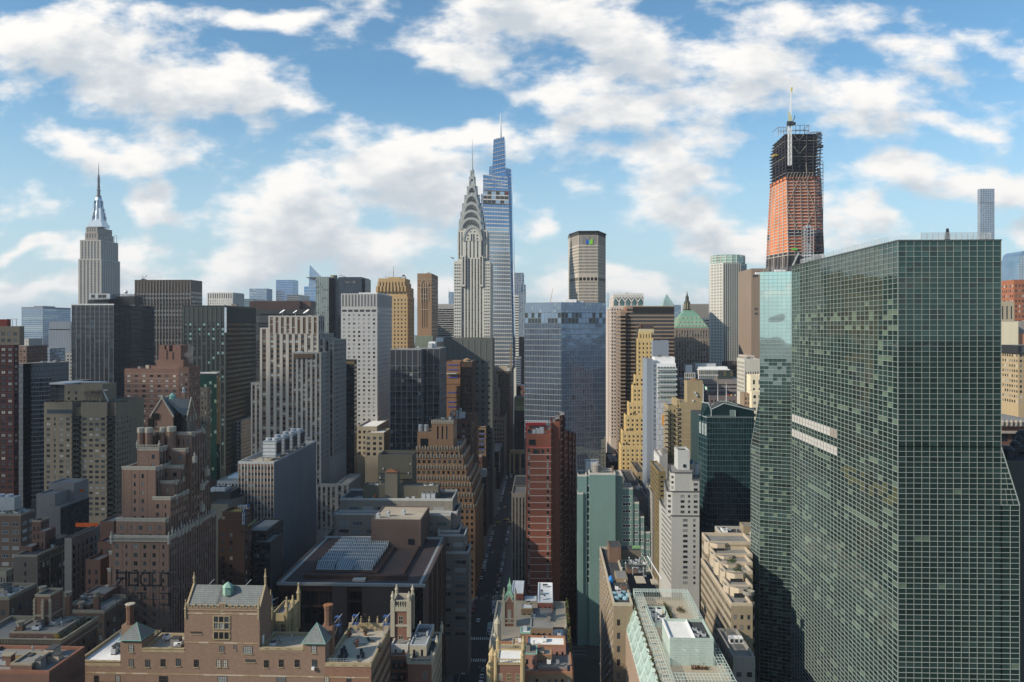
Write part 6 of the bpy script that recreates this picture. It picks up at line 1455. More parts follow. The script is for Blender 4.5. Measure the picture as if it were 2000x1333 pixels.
def lowband():
 D=600;o=B('office_block','wide low grey office block with stone bands, roof glass pavilions and a sunlit left end',1390,D)
 W=wall('mauve_grey_stone',(.25,.23,.225),var=.1);LW=wall('lit_end_stone',(.52,.48,.42))  # left end stone coloured paler to carry its sunlight
 f=S(bay=4,ww=1,fh=7.2,wh=.32,so=.3,w=W,g=DARKS,cap=5,mx=0)
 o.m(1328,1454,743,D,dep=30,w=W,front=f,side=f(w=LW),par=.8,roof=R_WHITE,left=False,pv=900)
 gl=[(glass('pavilion_glass',(.06,.09,.09),metal=.3),3),(glass('pavilion_gold_glass',(.20,.18,.09),metal=.4),1)]
 o.m(1364,1425,722,D+4,dep=16,w=M_WHITE,front=S(bay=4,ww=.85,fh=10,wh=.88,so=.05,w=M_WHITE,g=gl,cap=1,pier=(.5,.3,M_WHITE)),side=S(bay=4,ww=.85,fh=10,wh=.88,so=.05,w=M_WHITE,g=gl,cap=1),par=.2,left=False,roof=R_WHITE)
 o.m(1404,1432,724,D+3,dep=14,w=M_DKSTEEL,front=S(bay=4,ww=.85,fh=10,wh=.88,so=.05,w=M_DKSTEEL,g=gl,cap=1),par=.2,left=False,roof=R_WHITE)
 o.m(1364,1421,717,D+8,dep=10,w=M_WHITE,front=S(blank=1,w=M_WHITE),par=0,left=False,roof=R_WHITE)
 o.m(1358,1398,711,D+13,dep=10,w=M_GREYM,front=S(blank=1,w=wall('pale_blue_render',(.42,.46,.50))),par=.2,left=False,roof=R_GREY)
 o.m(1339,1352,714,D+8,dep=8,w=M_WHITE,par=.2,left=False,roof=R_GREY);o.m(1336,1358,728,D+4,dep=6,w=W_DK,par=.1,left=False,front=S(bay=4,ww=.7,fh=9,wh=.8,so=.1,w=M_GREYM,g=gl,cap=1),roof=R_GREY)
 o.clutter(Xp(1335,D),Xp(1450,D),D+4,D+26,Zp(743,1390,D),10);o.done()
lowband()
o,r=simple('office_block','dark brick block with deep square windows behind the roof pavilions',1420,1456,710,680,dep=20,front=S(bay=7,ww=.45,fh=8,wh=.5,w=wall('dusky_brick',(.10,.085,.085)),g=DARKS,rec=.3,cap=6),w=wall('dusky_brick',(.10,.085,.085)),roof=R_DARK,left=False,par=1,pv=770);o.done()
o,r=simple('office_block','low mauve grey terrace block with a colourful roof mural, behind the dark teal tower',1386,1460,776,540,dep=20,front=S(bay=7,ww=.5,fh=9,wh=.45,w=wall('mauve_brick_low',(.14,.12,.13)),g=DARKS,rec=.2,cap=4),w=wall('mauve_brick_low',(.14,.12,.13)),roof=R_DARK,left=False,pv=850)
mb=o.new('mural_hoarding');D_=541;z0,z1=Zp(779.5,1430,D_),Zp(770.5,1430,D_);mc=[wall('mural_'+n,c,var=.03)for n,c in(('yellow',(.65,.45,.02)),('red',(.50,.02,.03)),('blue',(.02,.12,.50)),('pink',(.60,.30,.40)),('black',(.02,.02,.02)),('white',(.6,.6,.6)))]
mb.box(Xp(1418,D_),Xp(1447,D_),D_+.05,D_+.4,z0,z1,mc[4])
for i in range(26):
 px=RND.uniform(1418,1443);a,b_=Xp(px,D_),Xp(px+RND.uniform(1.5,5),D_);za=RND.uniform(z0,z1-1);mb.poly([(a,D_-.002*i,za),(b_,D_-.002*i,za+RND.uniform(-.3,.5)),(b_-.3,D_-.002*i,min(z1,za+RND.uniform(.6,1.6))),(a+.2,D_-.002*i,min(z1,za+1))],mc[i%6])
o.done()
WD=wall('white_deco_stone',(.56,.54,.48),var=.08);
o,r=simple('office_block','white ribbed block with cream setbacks directly left of the green glass hotel',1454,1484,704,520,dep=20,front=S(bay=4.5,ww=.4,fh=8,wh=.6,w=WD,g=DARKS,rec=.3,sp=wall('grey_strip',(.25,.25,.24)),cap=22,pier=(1.4,.3,WD)),side=S(bay=5,ww=.4,fh=8,wh=.6,w=WD,g=DARKS),w=WD,roof=R_GREY,left=False,par=.8,pv=775)
o.m(1466,1490,736,505,dep=10,front=S(bay=12,ww=.35,fh=16,wh=.55,w=CR,g=DARKS,cap=4),w=CR,roof=R_GREY,left=False,par=1);o.m(1468,1490,768,495,dep=8,front=S(bay=8,ww=.5,fh=12,wh=.5,w=CR,g=DARKS,cap=2),w=CR,roof=R_GREY,left=False,par=1)
o.m(1453,1466,772,500,dep=10,front=S(bay=6,ww=.5,fh=9,wh=.5,w=BB,g=DARKS),w=BB,left=False,roof=R_GREY,par=1);o.clutter(*r[:4],r[4],3);o.done()
def teal():
 D=380;o=B('office_tower','dark teal glass tower with an angular folded crown, left of the green glass hotel',1418,D)
 TL=glass('deep_teal_glass',(.008,.028,.034),metal=.3,rough=.03,bump=.5);TL2=glass('deep_teal_glass_b',(.013,.042,.048),metal=.3,rough=.04,bump=.5);ln=wall('thin_teal_line',(.10,.17,.18),rough=.4);pl=wall('pale_edge_metal',(.38,.44,.44),rough=.4)
 g,m_=o.p('curtain_wall'),o.p('mullions');gl=[(TL,6),(TL2,2)]
 X0,X1=Xp(1381,D),Xp(1473,D);zt=Zp(816,1420,D);yl=Dfar(Xp(1381,D),1365)
 xl=Xp(1381,D);yl=D+12;xl2=Xp(1365,yl)
 patch(g,m_,(X0,D,0),(X1,D,0),(X1,D,zt),(X0,D,zt),18,46,gl,.05,.16,ln)
 patch(g,m_,(xl2,yl,0),(X0,D,0),(X0,D,zt),(xl2,yl,zt),5,46,gl,.05,.16,ln)
 sh=o.p('rear_walls');W=wall('teal_rear_wall',(.03,.06,.065),rough=.4)
 pts=[(X0,D),(X1,D),(X1,D+34),(xl2,D+34),(xl2,yl)]
 for i in(1,2,3):a,b=pts[i],pts[i+1];sh.quad((*a,0),(*b,0),(*b,zt),(*a,zt),W)
 o.p('terrace').poly([(*p,zt)for p in pts],R_DARK)
 bw=o.p('white_corner_windows')
 for a,b in((1365.5,1369),(1371,1374),(1376,1379.5)):
  t0,t1=(a-1365)/16,(b-1365)/16
  p=[(xl2+(X0-xl2)*t,yl+(D-yl)*t-.25)for t in(t0,t1)];bw.quad((*p[0],Zp(852,1372,D)),(*p[1],Zp(852,1372,D)),(*p[1],Zp(829,1372,D)),(*p[0],Zp(829,1372,D)),pl)
 D2=D+5;c=o.p('crown_walls');ed=o.p('crown_edges')
 def q(px,py,dy=0):return(Xp(px,D2+dy),D2+dy,Zp(py,px,D2+dy))
 front=[q(1389,820),q(1473,820),q(1473,802),(q(1414,788)),q(1389,800)]
 c.poly(front,TL);c.quad(q(1368,820,2),q(1389,820),q(1385,788),q(1371,786,2),TL);
 c.poly([q(1389,800,.0),q(1414,788),q(1473,802),q(1473,800,20),q(1425,783,20),q(1400,783,20),q(1386,796,12)],R_DARK)
 back=[q(1386,798,18),q(1388,792,18),q(1402,784,18),q(1420,784,18),q(1452,796,18),q(1473,797,18),q(1473,815,18)]
 c.poly(back,wall('crown_inner_panel',(.09,.12,.12)))
 for A,Bq in((front[4],front[3]),(front[3],front[2]),(q(1389,822),front[4]),(q(1383,788),q(1389,800)),(q(1389,792,18),q(1402,784,18)),(q(1402,784,18),q(1420,784,18)),(q(1420,784,18),q(1440,791,18)),(q(1371,786,2),q(1385,788))):ed.bar(A,Bq,.55,pl)
 c.quad(q(1368,820,2),q(1371,786,2),q(1371,786,20),q(1368,820,20),TL)
 ed.bar((X0,D-.1,zt),(X1,D-.1,zt),.4,ln);ed.bar((xl2,yl,zt),(X0,D,zt),.4,pl)
 vw=o.p('corner_glass_box');vw.box(Xp(1425,D2),Xp(1436,D2),D2-.6,D2-.1,Zp(814,1430,D2),Zp(802,1430,D2),glass('pale_box_glass',(.18,.25,.24),metal=.3))
 vw.box(Xp(1434.6,D2),Xp(1436,D2),D2-.8,D2-.6,Zp(814,1430,D2),Zp(801.5,1430,D2),pl);vw.box(Xp(1425,D2),Xp(1436,D2),D2-.8,D2-.6,Zp(802,1430,D2),Zp(801.2,1430,D2),pl)
 rs=o.p('terrace_railing')
 for i in range(30):x=Xp(1378+i*1.6,D+.6);rs.bar((x,D+.6,zt),(x,D+.6,zt+1.1),.06,pl)
 o.done()
 for px,top in((1402,749),(1418.5,749)):
  fp=B('flagpole','bare white flagpole on the dark teal tower crown, '+('nearer the green flag' if px<1410 else 'farther from the green flag'),px,D2+18,'flagpole');x,y=Xp(px,D2+18),D2+18
  fp.p('pole').lathe(x,y,[(.16,Zp(786,px,y)),(.07,Zp(top,px,y))],M_WHITE,6);fp.p('finial').lathe(x,y,[(.05,Zp(top,px,y)),(.25,Zp(top,px,y)+.25),(.02,Zp(top,px,y)+.5)],wall('gold_finial',(.5,.35,.1)),8);fp.done()
 fp=B('flagpole','white flagpole flying a green and white flag left of the teal tower crown',1373.5,D2+16,'flagpole');px=1373.5;x,y=Xp(px,D2+16),D2+16
 fp.p('pole').lathe(x,y,[(.16,Zp(790,px,y)),(.08,Zp(750,px,y))],M_WHITE,6)
 fl=fp.p('flag');gn=wall('flag_green',(.01,.30,.13),var=.05);wh=wall('flag_white',(.7,.7,.7),var=.03);n=12
 for i in range(n):
  def fpnt(t,v):return(x+.1+t*2.6,y+.25*math.sin(t*7),Zp(754,px,y)-t*.9-v*1.5+.1*math.sin(t*6))
  fl.quad(fpnt(i/n,1),fpnt((i+1)/n,1),fpnt((i+1)/n,0),fpnt(i/n,0),wh if 4<=i<8 else gn)
 fp.done()
teal()
WF=wall('warm_white_render',(.45,.45,.43),var=.1,streak=.1)
def whiteflats():
 D=350;o=B('apartment_building','grey white stepped apartment tower with rounded balconied upper floors and a ribbed bulkhead',1330,D)
 f=S(bay=15,ww=.42,fh=10.1,wh=.5,w=WF,g=FLATS,rec=.2,cap=3,ind=True,fr=(2,1,.1),mx=1)
 yl=Dfar(Xp(1311,D),1292)
 X0,X1=Xp(1311,D),Xp(1366,D);k=D/F
 def mass(pts,top,bot,sp,cap=True):
  z1=Zp(top,1335,D);z0=0 if bot is None else Zp(bot,1335,D)
  n=len(pts)
  for i in range(n):
   a,b=pts[i],pts[(i+1)%n]
   o.facade(a,b,z0,z1,sp[i]if i<len(sp)and sp[i]else S(blank=1,w=WF),k)
  o.p('roof').poly([(*p,z1)for p in pts],R_GREY)
  for i in range(min(len(sp),n)):
   a,b=pts[i],pts[(i+1)%n];o.p('parapet').bar((*a,z1+.3),(*b,z1+.3),.6,wall('dark_parapet_line',(.12,.12,.12)))
 P=lambda px,dy:(Xp(px,D+dy),D+dy)
 fz=f(zmin=Zp(1150,1335,D));fd=fz(pat=[0,.5,.25,.6])
 xl=Xp(1311,D)
 base=[(xl,D),(X1,D),(X1,D+40),(Xp(1292,D+26)+.5,D+40),(Xp(1292,D+22),D+22)]
 mass(base,1009,None,[fd,None,None,None,fz(bay=9,ww=.55)])
 xs2=[P(1302,1.5),P(1313,.3),P(1366,.3),P(1366,30),P(1297,26),P(1300,12)]
 f2=f(pat=[.62,.6],bay=12,fh=10.1,cap=3.5);f3=f(pat=[.0,.6,.35,.6],bay=12.5,cap=3.5)
 mass(xs2,962,1010,[f2(bay=10),f3,None,None,f2(bay=8),f2(bay=8)])
 mass([P(1309,2.5),P(1318,1.3),P(1352,1.3),P(1352,24),P(1306,22),P(1307,10)],926,963,[f2(bay=9),f(pat=[0,0,.2]),None,None,f2(bay=8),f2(bay=8)])
 mass([P(1352,.8),P(1366,.8),P(1366,20),P(1352,20)],939,963,[f2,None,None,f2(bay=8)])
 gv=wall('groove_grey',(.20,.195,.17));W2=wall('bulkhead_white',(.50,.51,.50),var=.06)
 o.m(1324,1347,883,D+10,dep=10,bot=927,front=S(bay=7,ww=.36,fh=19,wh=.96,so=.02,w=W2,g=[(gv,1)],cap=5,mx=1,rec=.2,zmin=Zp(904,1335,D+10)),side=S(blank=1,w=W2),w=W2,roof=R_DARK,par=.8,left=False)
 o.p('bulkhead_window').box(Xp(1334,D+10),Xp(1339,D+10),D+9.7,D+10.1,Zp(913,1336,D+10),Zp(907,1336,D+10),G_DARK);o.p('bulkhead_window').box(Xp(1334,D+10),Xp(1339,D+10),D+9.7,D+10.1,Zp(924,1336,D+10),Zp(917,1336,D+10),M_GREYM)
 mb=o.new('water_tank');x=Xp(1349,D+14);mb.lathe(x,D+14,[(1.8,Zp(927,1349,D+14)),(1.8,Zp(906,1349,D+14)),(1.2,Zp(904.5,1349,D+14))],wall('cream_tank',(.50,.45,.34)),14)
 mb=o.new('blue_tank_cover');mb.lathe(Xp(1350,D+12),D+12,[(.7,Zp(904,1349,D+14)),(.7,Zp(898,1349,D+14)),(.3,Zp(896,1349,D+14))],wall('blue_tarp',(.03,.12,.22)),10)
 o.m(1358,1366,908,D+14,dep=6,bot=940,w=W2,roof=R_GREY,par=.3,left=False);o.done()
whiteflats()
LG=wall('light_grey_flats',(.33,.33,.335),var=.12)
o,r=simple('apartment_building','narrow light grey flats with a column of white framed loggias below the pale blue hotel',1288,1304,893,420,xs=1277,front=S(blank=1,w=LG),side=S(bay=14,ww=.55,fh=9,wh=.75,w=M_WHITE,g=DARKS,rec=1.0,cap=2),w=LG,roof=R_WHITE,left=False,par=.8)
o.bx('bulkhead',1294,1304,878,424,5,bot=893,mat=R_GREY);o.clutter(*r[:4],r[4],3);o.done()
o,r=simple('apartment_building','lower grey brown flats with gridded side loggias right of the turquoise building',1274,1288,965,400,xs=1263,front=S(bay=9,ww=.3,fh=10,wh=.4,w=wall('grey_brown_flats',(.20,.185,.17)),g=DARKS),side=S(bay=11,ww=.6,fh=9.5,wh=.7,w=wall('loggia_grey',(.36,.35,.33)),g=DARKS,rec=1.,cap=2),w=wall('grey_brown_flats',(.20,.185,.17)),roof=R_TAN,left=False,par=1,pv=1110,eq=2);o.done()
OL=wall('olive_tan_wall',(.20,.155,.075),var=.25)
o,r=simple('apartment_building','dim olive tan building wedged between the grey flats and the white stepped tower',1286,1300,925,385,dep=30,front=S(bay=12,ww=.5,fh=9,wh=.4,w=OL,g=DARKS,rec=.2),w=OL,roof=R_GREY,left=False,par=1,side=S(bay=8,ww=.5,fh=9,wh=.5,w=OL,g=DARKS));o.done()
o,r=simple('office_block','low black roofed building with two round roof fans behind the turquoise wing',1238,1264,976,420,dep=80,front=S(blank=1,w=wall('grey_mauve_wall',(.20,.18,.18))),w=wall('grey_mauve_wall',(.20,.18,.18)),roof=R_DARK,left=False,par=1.2)
for px in(1246,1251.5):mb=o.new('roof_fan');y=445;x=Xp(px,y);mb.lathe(x,y,[(1.0,r[4]),(1.2,r[4]+1),(1.2,r[4]+1.6),(.8,r[4]+1.7)],M_GREYM,12)
o.done()
DL=wall('dark_low_block',(.06,.055,.052))
o,r=simple('office_block','small dark flat roofed block with sunlit edge beyond the black roofed building',1244,1262,926,480,dep=40,front=S(bay=8,ww=.5,fh=9,wh=.5,w=wall('tan_low_block',(.30,.24,.15)),g=DARKS),w=wall('tan_low_block',(.30,.24,.15)),roof=R_DARK,left=False,par=1,eq=2);o.done()
CB=wall('cross_street_brown',(.13,.105,.085),var=.2);fq=S(bay=6,ww=.5,fh=8,wh=.5,w=CB,g=DARKS,rec=.3,cap=3)
for i,(a,b,t,D_,lab)in enumerate(((1184,1196,770,800,'tall thin brown grey building in the gap right of the blue glass tower'),(1186,1208,830,720,'dark brown building with a green hipped cap right of the blue glass tower'),(1187,1205,868,660,'low tan fronted block in the gap beside the yellow ziggurat'),(1190,1212,905,560,'lowest dark brick block in the gap beside the yellow ziggurat'))):
 w_=[CB,wall('dark_gap_brick',(.07,.05,.045)),wall('tan_gap_stone',(.30,.22,.13)),wall('dark_gap_brick',(.07,.05,.045))][i]
 o,r=simple('office_block',lab,a,b,t,D_,dep=40,front=fq(w=w_),side=fq(w=w_),w=w_,roof=R_GREY,left=False,par=1,eq=2,pv=960)
 if i==1:x,y=(r[0]+r[1])/2,r[2]+6;o.p('hipped_cap').loft([[(x-4,y-4,r[4]),(x+4,y-4,r[4]),(x+4,y+4,r[4]),(x-4,y+4,r[4])],[(x-4,y-4,r[4]+6),(x+4,y-4,r[4]+6),(x+4,y+4,r[4]+6),(x-4,y+4,r[4]+6)],[(x-.3,y-.3,r[4]+15),(x+.3,y-.3,r[4]+15),(x+.3,y+.3,r[4]+15),(x-.3,y+.3,r[4]+15)]],M_COPPER)
 o.done()
ALB=0.78
# green glass hotel pair (right foreground)
def plaza():
 D=180.;k=D/F
 X0=Xp(1754,D);X1=Xp(1955,D);zt=Zp(471,1754,D);YB_=Dfar(X0,1547)
 mul=wall('hotel_mullion',(.29,.33,.32),rough=.35,var=.06,streak=.04);mulh=wall('hotel_transom',(.37,.42,.41),rough=.35,var=.06,streak=.04)
 ga=glass('hotel_green_glass',(.032,.068,.060),metal=.55,rough=.02,bump=.25,bscale=.05)
 gb=glass('hotel_green_glass_b',(.046,.092,.082),metal=.5,rough=.03,bump=.3,bscale=.05)
 gc=glass('hotel_dark_glass',(.012,.028,.025),metal=.2,rough=.03,bump=.2)
 gd=glass('hotel_curtained_glass',(.10,.15,.11),metal=.05,rough=.12,bump=.1)
 ge=glass('hotel_olive_glass',(.09,.10,.05),metal=.3,rough=.06,bump=.2)
 wp=wall('hotel_blank_white_panel',(.55,.52,.50),rough=.5,var=.08)
 wq=wall('hotel_blank_tan_panel',(.36,.30,.26),rough=.5,var=.08)
 o=B('hotel','huge green glass gridded hotel tower in the right foreground with two white panel strips',1754,D)
 g,m_=o.p('curtain_wall'),o.p('mullions')
 dz=3.5/3*1.0;dz=10.08*k
 nrow=int((zt)/dz);z0=zt-nrow*dz
 row={}
 def rowbias(j):
  if j not in row:row[j]=RND.choice([0,0,0,1,1,2])
  return row[j]
 mem={}
 def cell_left(i,j,n):
  r=RND.random();jj=nrow-j
  fl,ph=divmod(jj,3)
  if 41<=jj<=42 and i<15:return wp if(i<13)else wq
  if 38<=jj<=38 and False:return wp
  if 45<=jj<=46 and i<15:return wp
  if jj in(48,49,50,51)and i>=15:return ge if r<.45 else gc
  if ph==1:return gb if r<.35 else ga
  b=rowbias(jj)
  if jj<12:return ga if r<.8 else gb
  if b==2:return gd if r<.34 else(gc if r<.6 else ga)
  if b==1:return gd if r<.12 else(gc if r<.4 else gb)
  return gd if r<.04 else(gc if r<.34 else ga)
 def cell_front(i,j,n):
  r=RND.random();jj=nrow-j;ph=jj%3;b=rowbias(jj)
  if ph==1:return ga
  if b==2 and jj>25:return gb if r<.45 else(gd if r<.50 else ga)
  return ga if r<.62 else(gc if r<.85 else gb)
 YF=D
 za,zb=Zp(868,1955,D),Zp(992,1990,D)
 nl=round((zt-za)/dz);za=zt-nl*dz
 def sub(A,B_,C,Dd,nu,j0,nv,cf):
  patch(g,m_,A,B_,C,Dd,nu,nv,None,.05,.08,mul,pp=.14,cellf=lambda i,j:cf(i,j+j0,nu),hm=mulh)
 sub((X0,YF,za),(X1,YF,za),(X1,YF,zt),(X0,YF,zt),13,nrow-nl,nl,cell_front)
 sub((X0,YF,z0),(X1-.0,YF,z0),(X1,YF,za),(X0,YF,za),13,0,nrow-nl,cell_front)
 X2=Xp(1991,D);nb=round((za-zb)/dz);zb=za-nb*dz
 for j in range(nb):
  t0,t1=j/nb,(j+1)/nb;zz1,zz0=za-j*dz,za-(j+1)*dz
  xa,xb=X1+(X2-X1)*t0,X1+(X2-X1)*t1
  n=max(1,round((xb-X1)/1.25))
  for i in range(n):
   u0,u1=i/n,(i+1)/n
   g.quad((X1+(xb-X1)*u0,YF-.01,zz0),(X1+(xb-X1)*u1,YF-.01,zz0),(X1+(xa-X1)*u1+.0,YF-.01,zz1),(X1+(xa-X1)*u0,YF-.01,zz1),RND.choice([ga,gc,gb]))
   m_.bar((X1+(xb-X1)*u1,YF-.1,zz0),(X1+(xa-X1)*u1,YF-.1,zz1),.10,mul)
  m_.box(X1,xb,YF-.16,YF,zz0-.08,zz0+.08,mulh)
 sub((X1,YF,z0),(X2,YF,z0),(X2,YF,zb),(X1,YF,zb),2,0,round((zb-z0)/dz),cell_front)
 m_.bar((X1,YF-.1,za),(X2,YF-.1,zb),.25,mulh)
 nu=29
 sub((X0,YB_,z0),(X0,YF,z0),(X0,YF,zt),(X0,YB_,zt),nu,0,nrow,cell_left)
 sh=o.p('rear_walls');W=ga
 sh.quad((X1,YF,za),(X1,YB_,za),(X1,YB_,zt),(X1,YF,zt),W);sh.quad((X1,YB_,0),(X0,YB_,0),(X0,YB_,zt),(X1,YB_,zt),W)
 sh.quad((X2,YF,0),(X2,YB_,0),(X2,YB_,zb),(X2,YF,zb),W);sh.quad((X2,YF,zb),(X2,YB_,zb),(X1,YB_,za),(X1,YF,za),W)
 for a,b in(((X0,YF),(X2,YF)),((X0,YB_),(X0,YF))):sh.quad((*a,0),(*b,0),(*b,z0),(*a,z0),W)
 o.p('roof').quad((X0,YF,zt-.4),(X1,YF,zt-.4),(X1,YB_,zt-.4),(X0,YB_,zt-.4),R_GREY)
 rim=o.p('roof_rim');rim.box(X0-.1,X1+.1,YF-.2,YF+.3,zt-.05,zt+.25,wall('hotel_rim',(.10,.12,.12)));rim.box(X0-.2,X0+.3,YF+.3,YB_,zt-.05,zt+.25,MATS['hotel_rim'])
 s=o.p('roof_screen');st=wall('louvre_screen_metal',(.50,.54,.57),rough=.4);xs,ys=X0+1.2,YF+1.5;xe=X1-1.4
 y_in=YF+16
 H=1.55
 for i in range(7):
  z=zt+.3+i*H/6
  s.box(xs+4.5,xe,ys,ys+.05,z,z+.11,st)
  s.bar((xs+4.5,ys,z),(xs+.3,ys+7,z),.11,st);s.bar((xs+.3,ys+7,z),(xs+.3,YB_-3,z),.12,st)
  s.bar((xe,ys,z),(xe,ys+10,z),.05,st)
 for i in range(13):x=xs+4.5+(xe-xs-4.5)*i/12;s.box(x-.04,x+.04,ys-.05,ys+.1,zt-.1,zt+.3+H,st)
 for i in range(34):y=ys+7+(YB_-3-ys-7)*i/33;s.bar((xs+.3,y,zt-.1),(xs+.3,y,zt+.3+H),.07,st)
 fn=o.p('roof_fin');a=Xp(1846,D+9);b=Xp(1858,D+9);zf0,zf1=zt,Zp(446.5,1852,D+9)
 fn.poly([(a,D+9,zf0),(b,D+9,zf0),((a+b)/2+.1,D+9,zf1),((a+b)/2-.25,D+9,zf1)],wall('dark_fin',(.03,.04,.05),rough=.4));fn.poly([((a+b)/2-.25,D+9.5,zf1),((a+b)/2+.1,D+9.5,zf1),(b,D+9.5,zf0),(a,D+9.5,zf0)],MATS['dark_fin']);fn.quad((b,D+9,zf0),(b,D+9.5,zf0),((a+b)/2+.1,D+9.5,zf1),((a+b)/2+.1,D+9,zf1),M_GREYM)
 fn.quad((a,D+9.5,zf0),(a,D+9,zf0),((a+b)/2-.25,D+9,zf1),((a+b)/2-.25,D+9.5,zf1),MATS['dark_fin'])
 for(pa,ya,qa),(pb,yb_,qb)in(((1674,215,472),(1716,210,467)),((1566,250,499),(1607,246,498)),):
  mb=o.new('washing_arm');mb.bar((Xp(pa,ya),ya,Zp(qa,pa,ya)),(Xp(pb,yb_),yb_,Zp(qb,pb,yb_)),.22,M_GREYM);mb.bar((Xp(pb,yb_),yb_,Zp(qb,pb,yb_)),(Xp(pb,yb_),yb_,zt),.3,M_WHITE)
 mb=o.new('washing_arm');yy=252;mb.bar((Xp(1548,yy),yy,zt),(Xp(1560,yy),yy,Zp(494,1560,yy)),.5,M_GREYM)
 o.clutter(xs+2,xe-2,YF+6,YB_-5,zt-.4,10);o.done()
 D2=YB_+8;k2=D2/F
 o=B('hotel','rear green glass hotel tower with a sky reflecting top and a splayed base',1515,D2)
 g,m_=o.p('curtain_wall'),o.p('mullions')
 dz=7.35*k2;zt=Zp(530,1515,D2);nr=int(zt/dz);z0=zt-nr*dz
 DA=D2+4.4;XA,XB=Xp(1484,DA),Xp(1562,D2);zc=Zp(775,1484,D2);jc=round((zt-zc)/dz);zc=zt-jc*dz;ze=Zp(880,1484,D2);je=round((zt-ze)/dz);ze=zt-je*dz
 g1=glass('twin_sky_glass',(.58,.74,.68),metal=.95,rough=.02,bump=.7,bscale=.05);g2=glass('twin_green_glass',(.07,.14,.135),metal=.7,rough=.02,bump=.3)
 g3=gc
 def cf(i,j,n):
  jj=nr-j;r=RND.random()
  if jj<24:return g1  # top panes coloured paler to strengthen the reflected sky
  if jj<34:return g1 if r<.5-(jj-24)*.04 else g2
  if jj%2==0:return g2 if r<.6 else gb
  return gc if r<.5 else(g2 if r<.8 else gd)
 def sub2(A,B_,C,Dd,nu,j0,nv,bw=.06):patch(g,m_,A,B_,C,Dd,nu,nv,None,bw,.11,mul,pp=.14,cellf=lambda i,j:cf(i,j+j0,nu),hm=mulh)
 sub2((XA,DA,z0),(XB,D2,z0),(XB,D2,zt),(XA,DA,zt),9,0,nr)
 yl=D2+12;XL=Xp(1467,yl)
 fz=[]
 for j in range(jc,je):
  t0,t1=(j-jc)/(je-jc),(j+1-jc)/(je-jc);z1_,z0_=zt-j*dz,zt-(j+1)*dz
  a1,a0=(XA+(XL-XA)*t0,DA+(yl-DA)*t0),(XA+(XL-XA)*t1,DA+(yl-DA)*t1)
  g.quad((*a0,z0_),(XA,DA,z0_),(XA,DA,z1_),(*a1,z1_),cf(0,nr-j,1));m_.bar((*a0,z0_),(XA,DA-.05,z0_),.14,mulh)
 m_.bar((XA,DA,zc),(XL,yl,ze),.2,mulh)
 sub2((XL,yl,z0),(XA,DA,z0),(XA,DA,ze),(XL,yl,ze),6,0,nr-je,.05)
 sh=o.p('rear_walls');yb2=D2+28
 XAb,XLb=XA*yb2/DA+.4,XL*yb2/yl+.4;sh.quad((XAb,yb2,zc),(XA,DA,zc),(XA,DA,zt),(XAb,yb2,zt),g2);sh.quad((XLb,yb2,0),(XL,yl,0),(XL,yl,ze),(XLb,yb2,ze),g2);sh.quad((XLb,yb2,ze),(XL,yl,ze),(XA,DA,zc),(XAb,yb2,zc),g2)
 sh.quad((XB,D2,0),(XB,yb2,0),(XB,yb2,zt),(XB,D2,zt),g2);sh.quad((XB,yb2,0),(XLb,yb2,0),(XLb,yb2,ze),(XB,yb2,ze),g2);sh.quad((XB,yb2,ze),(XAb,yb2,ze),(XAb,yb2,zt),(XB,yb2,zt),g2)
 o.p('roof').quad((XA,DA,zt-.3),(XB,D2,zt-.3),(XB,yb2,zt-.3),(XAb,yb2,zt-.3),R_GREY)
 s=o.p('roof_screen')
 for i in range(8):x=XA+.8+(XB-XA-1.6)*i/7;s.bar((x,D2+3,zt),(x,D2+3,zt+1.6),.08,st)
 for h in(.6,1.1,1.6):s.bar((XA+.8,D2+3,zt+h),(XB,D2+3,zt+h),.07,st)
 o.clutter(XA,XB,D2+4,D2+20,zt-.3,6);o.done()
plaza()
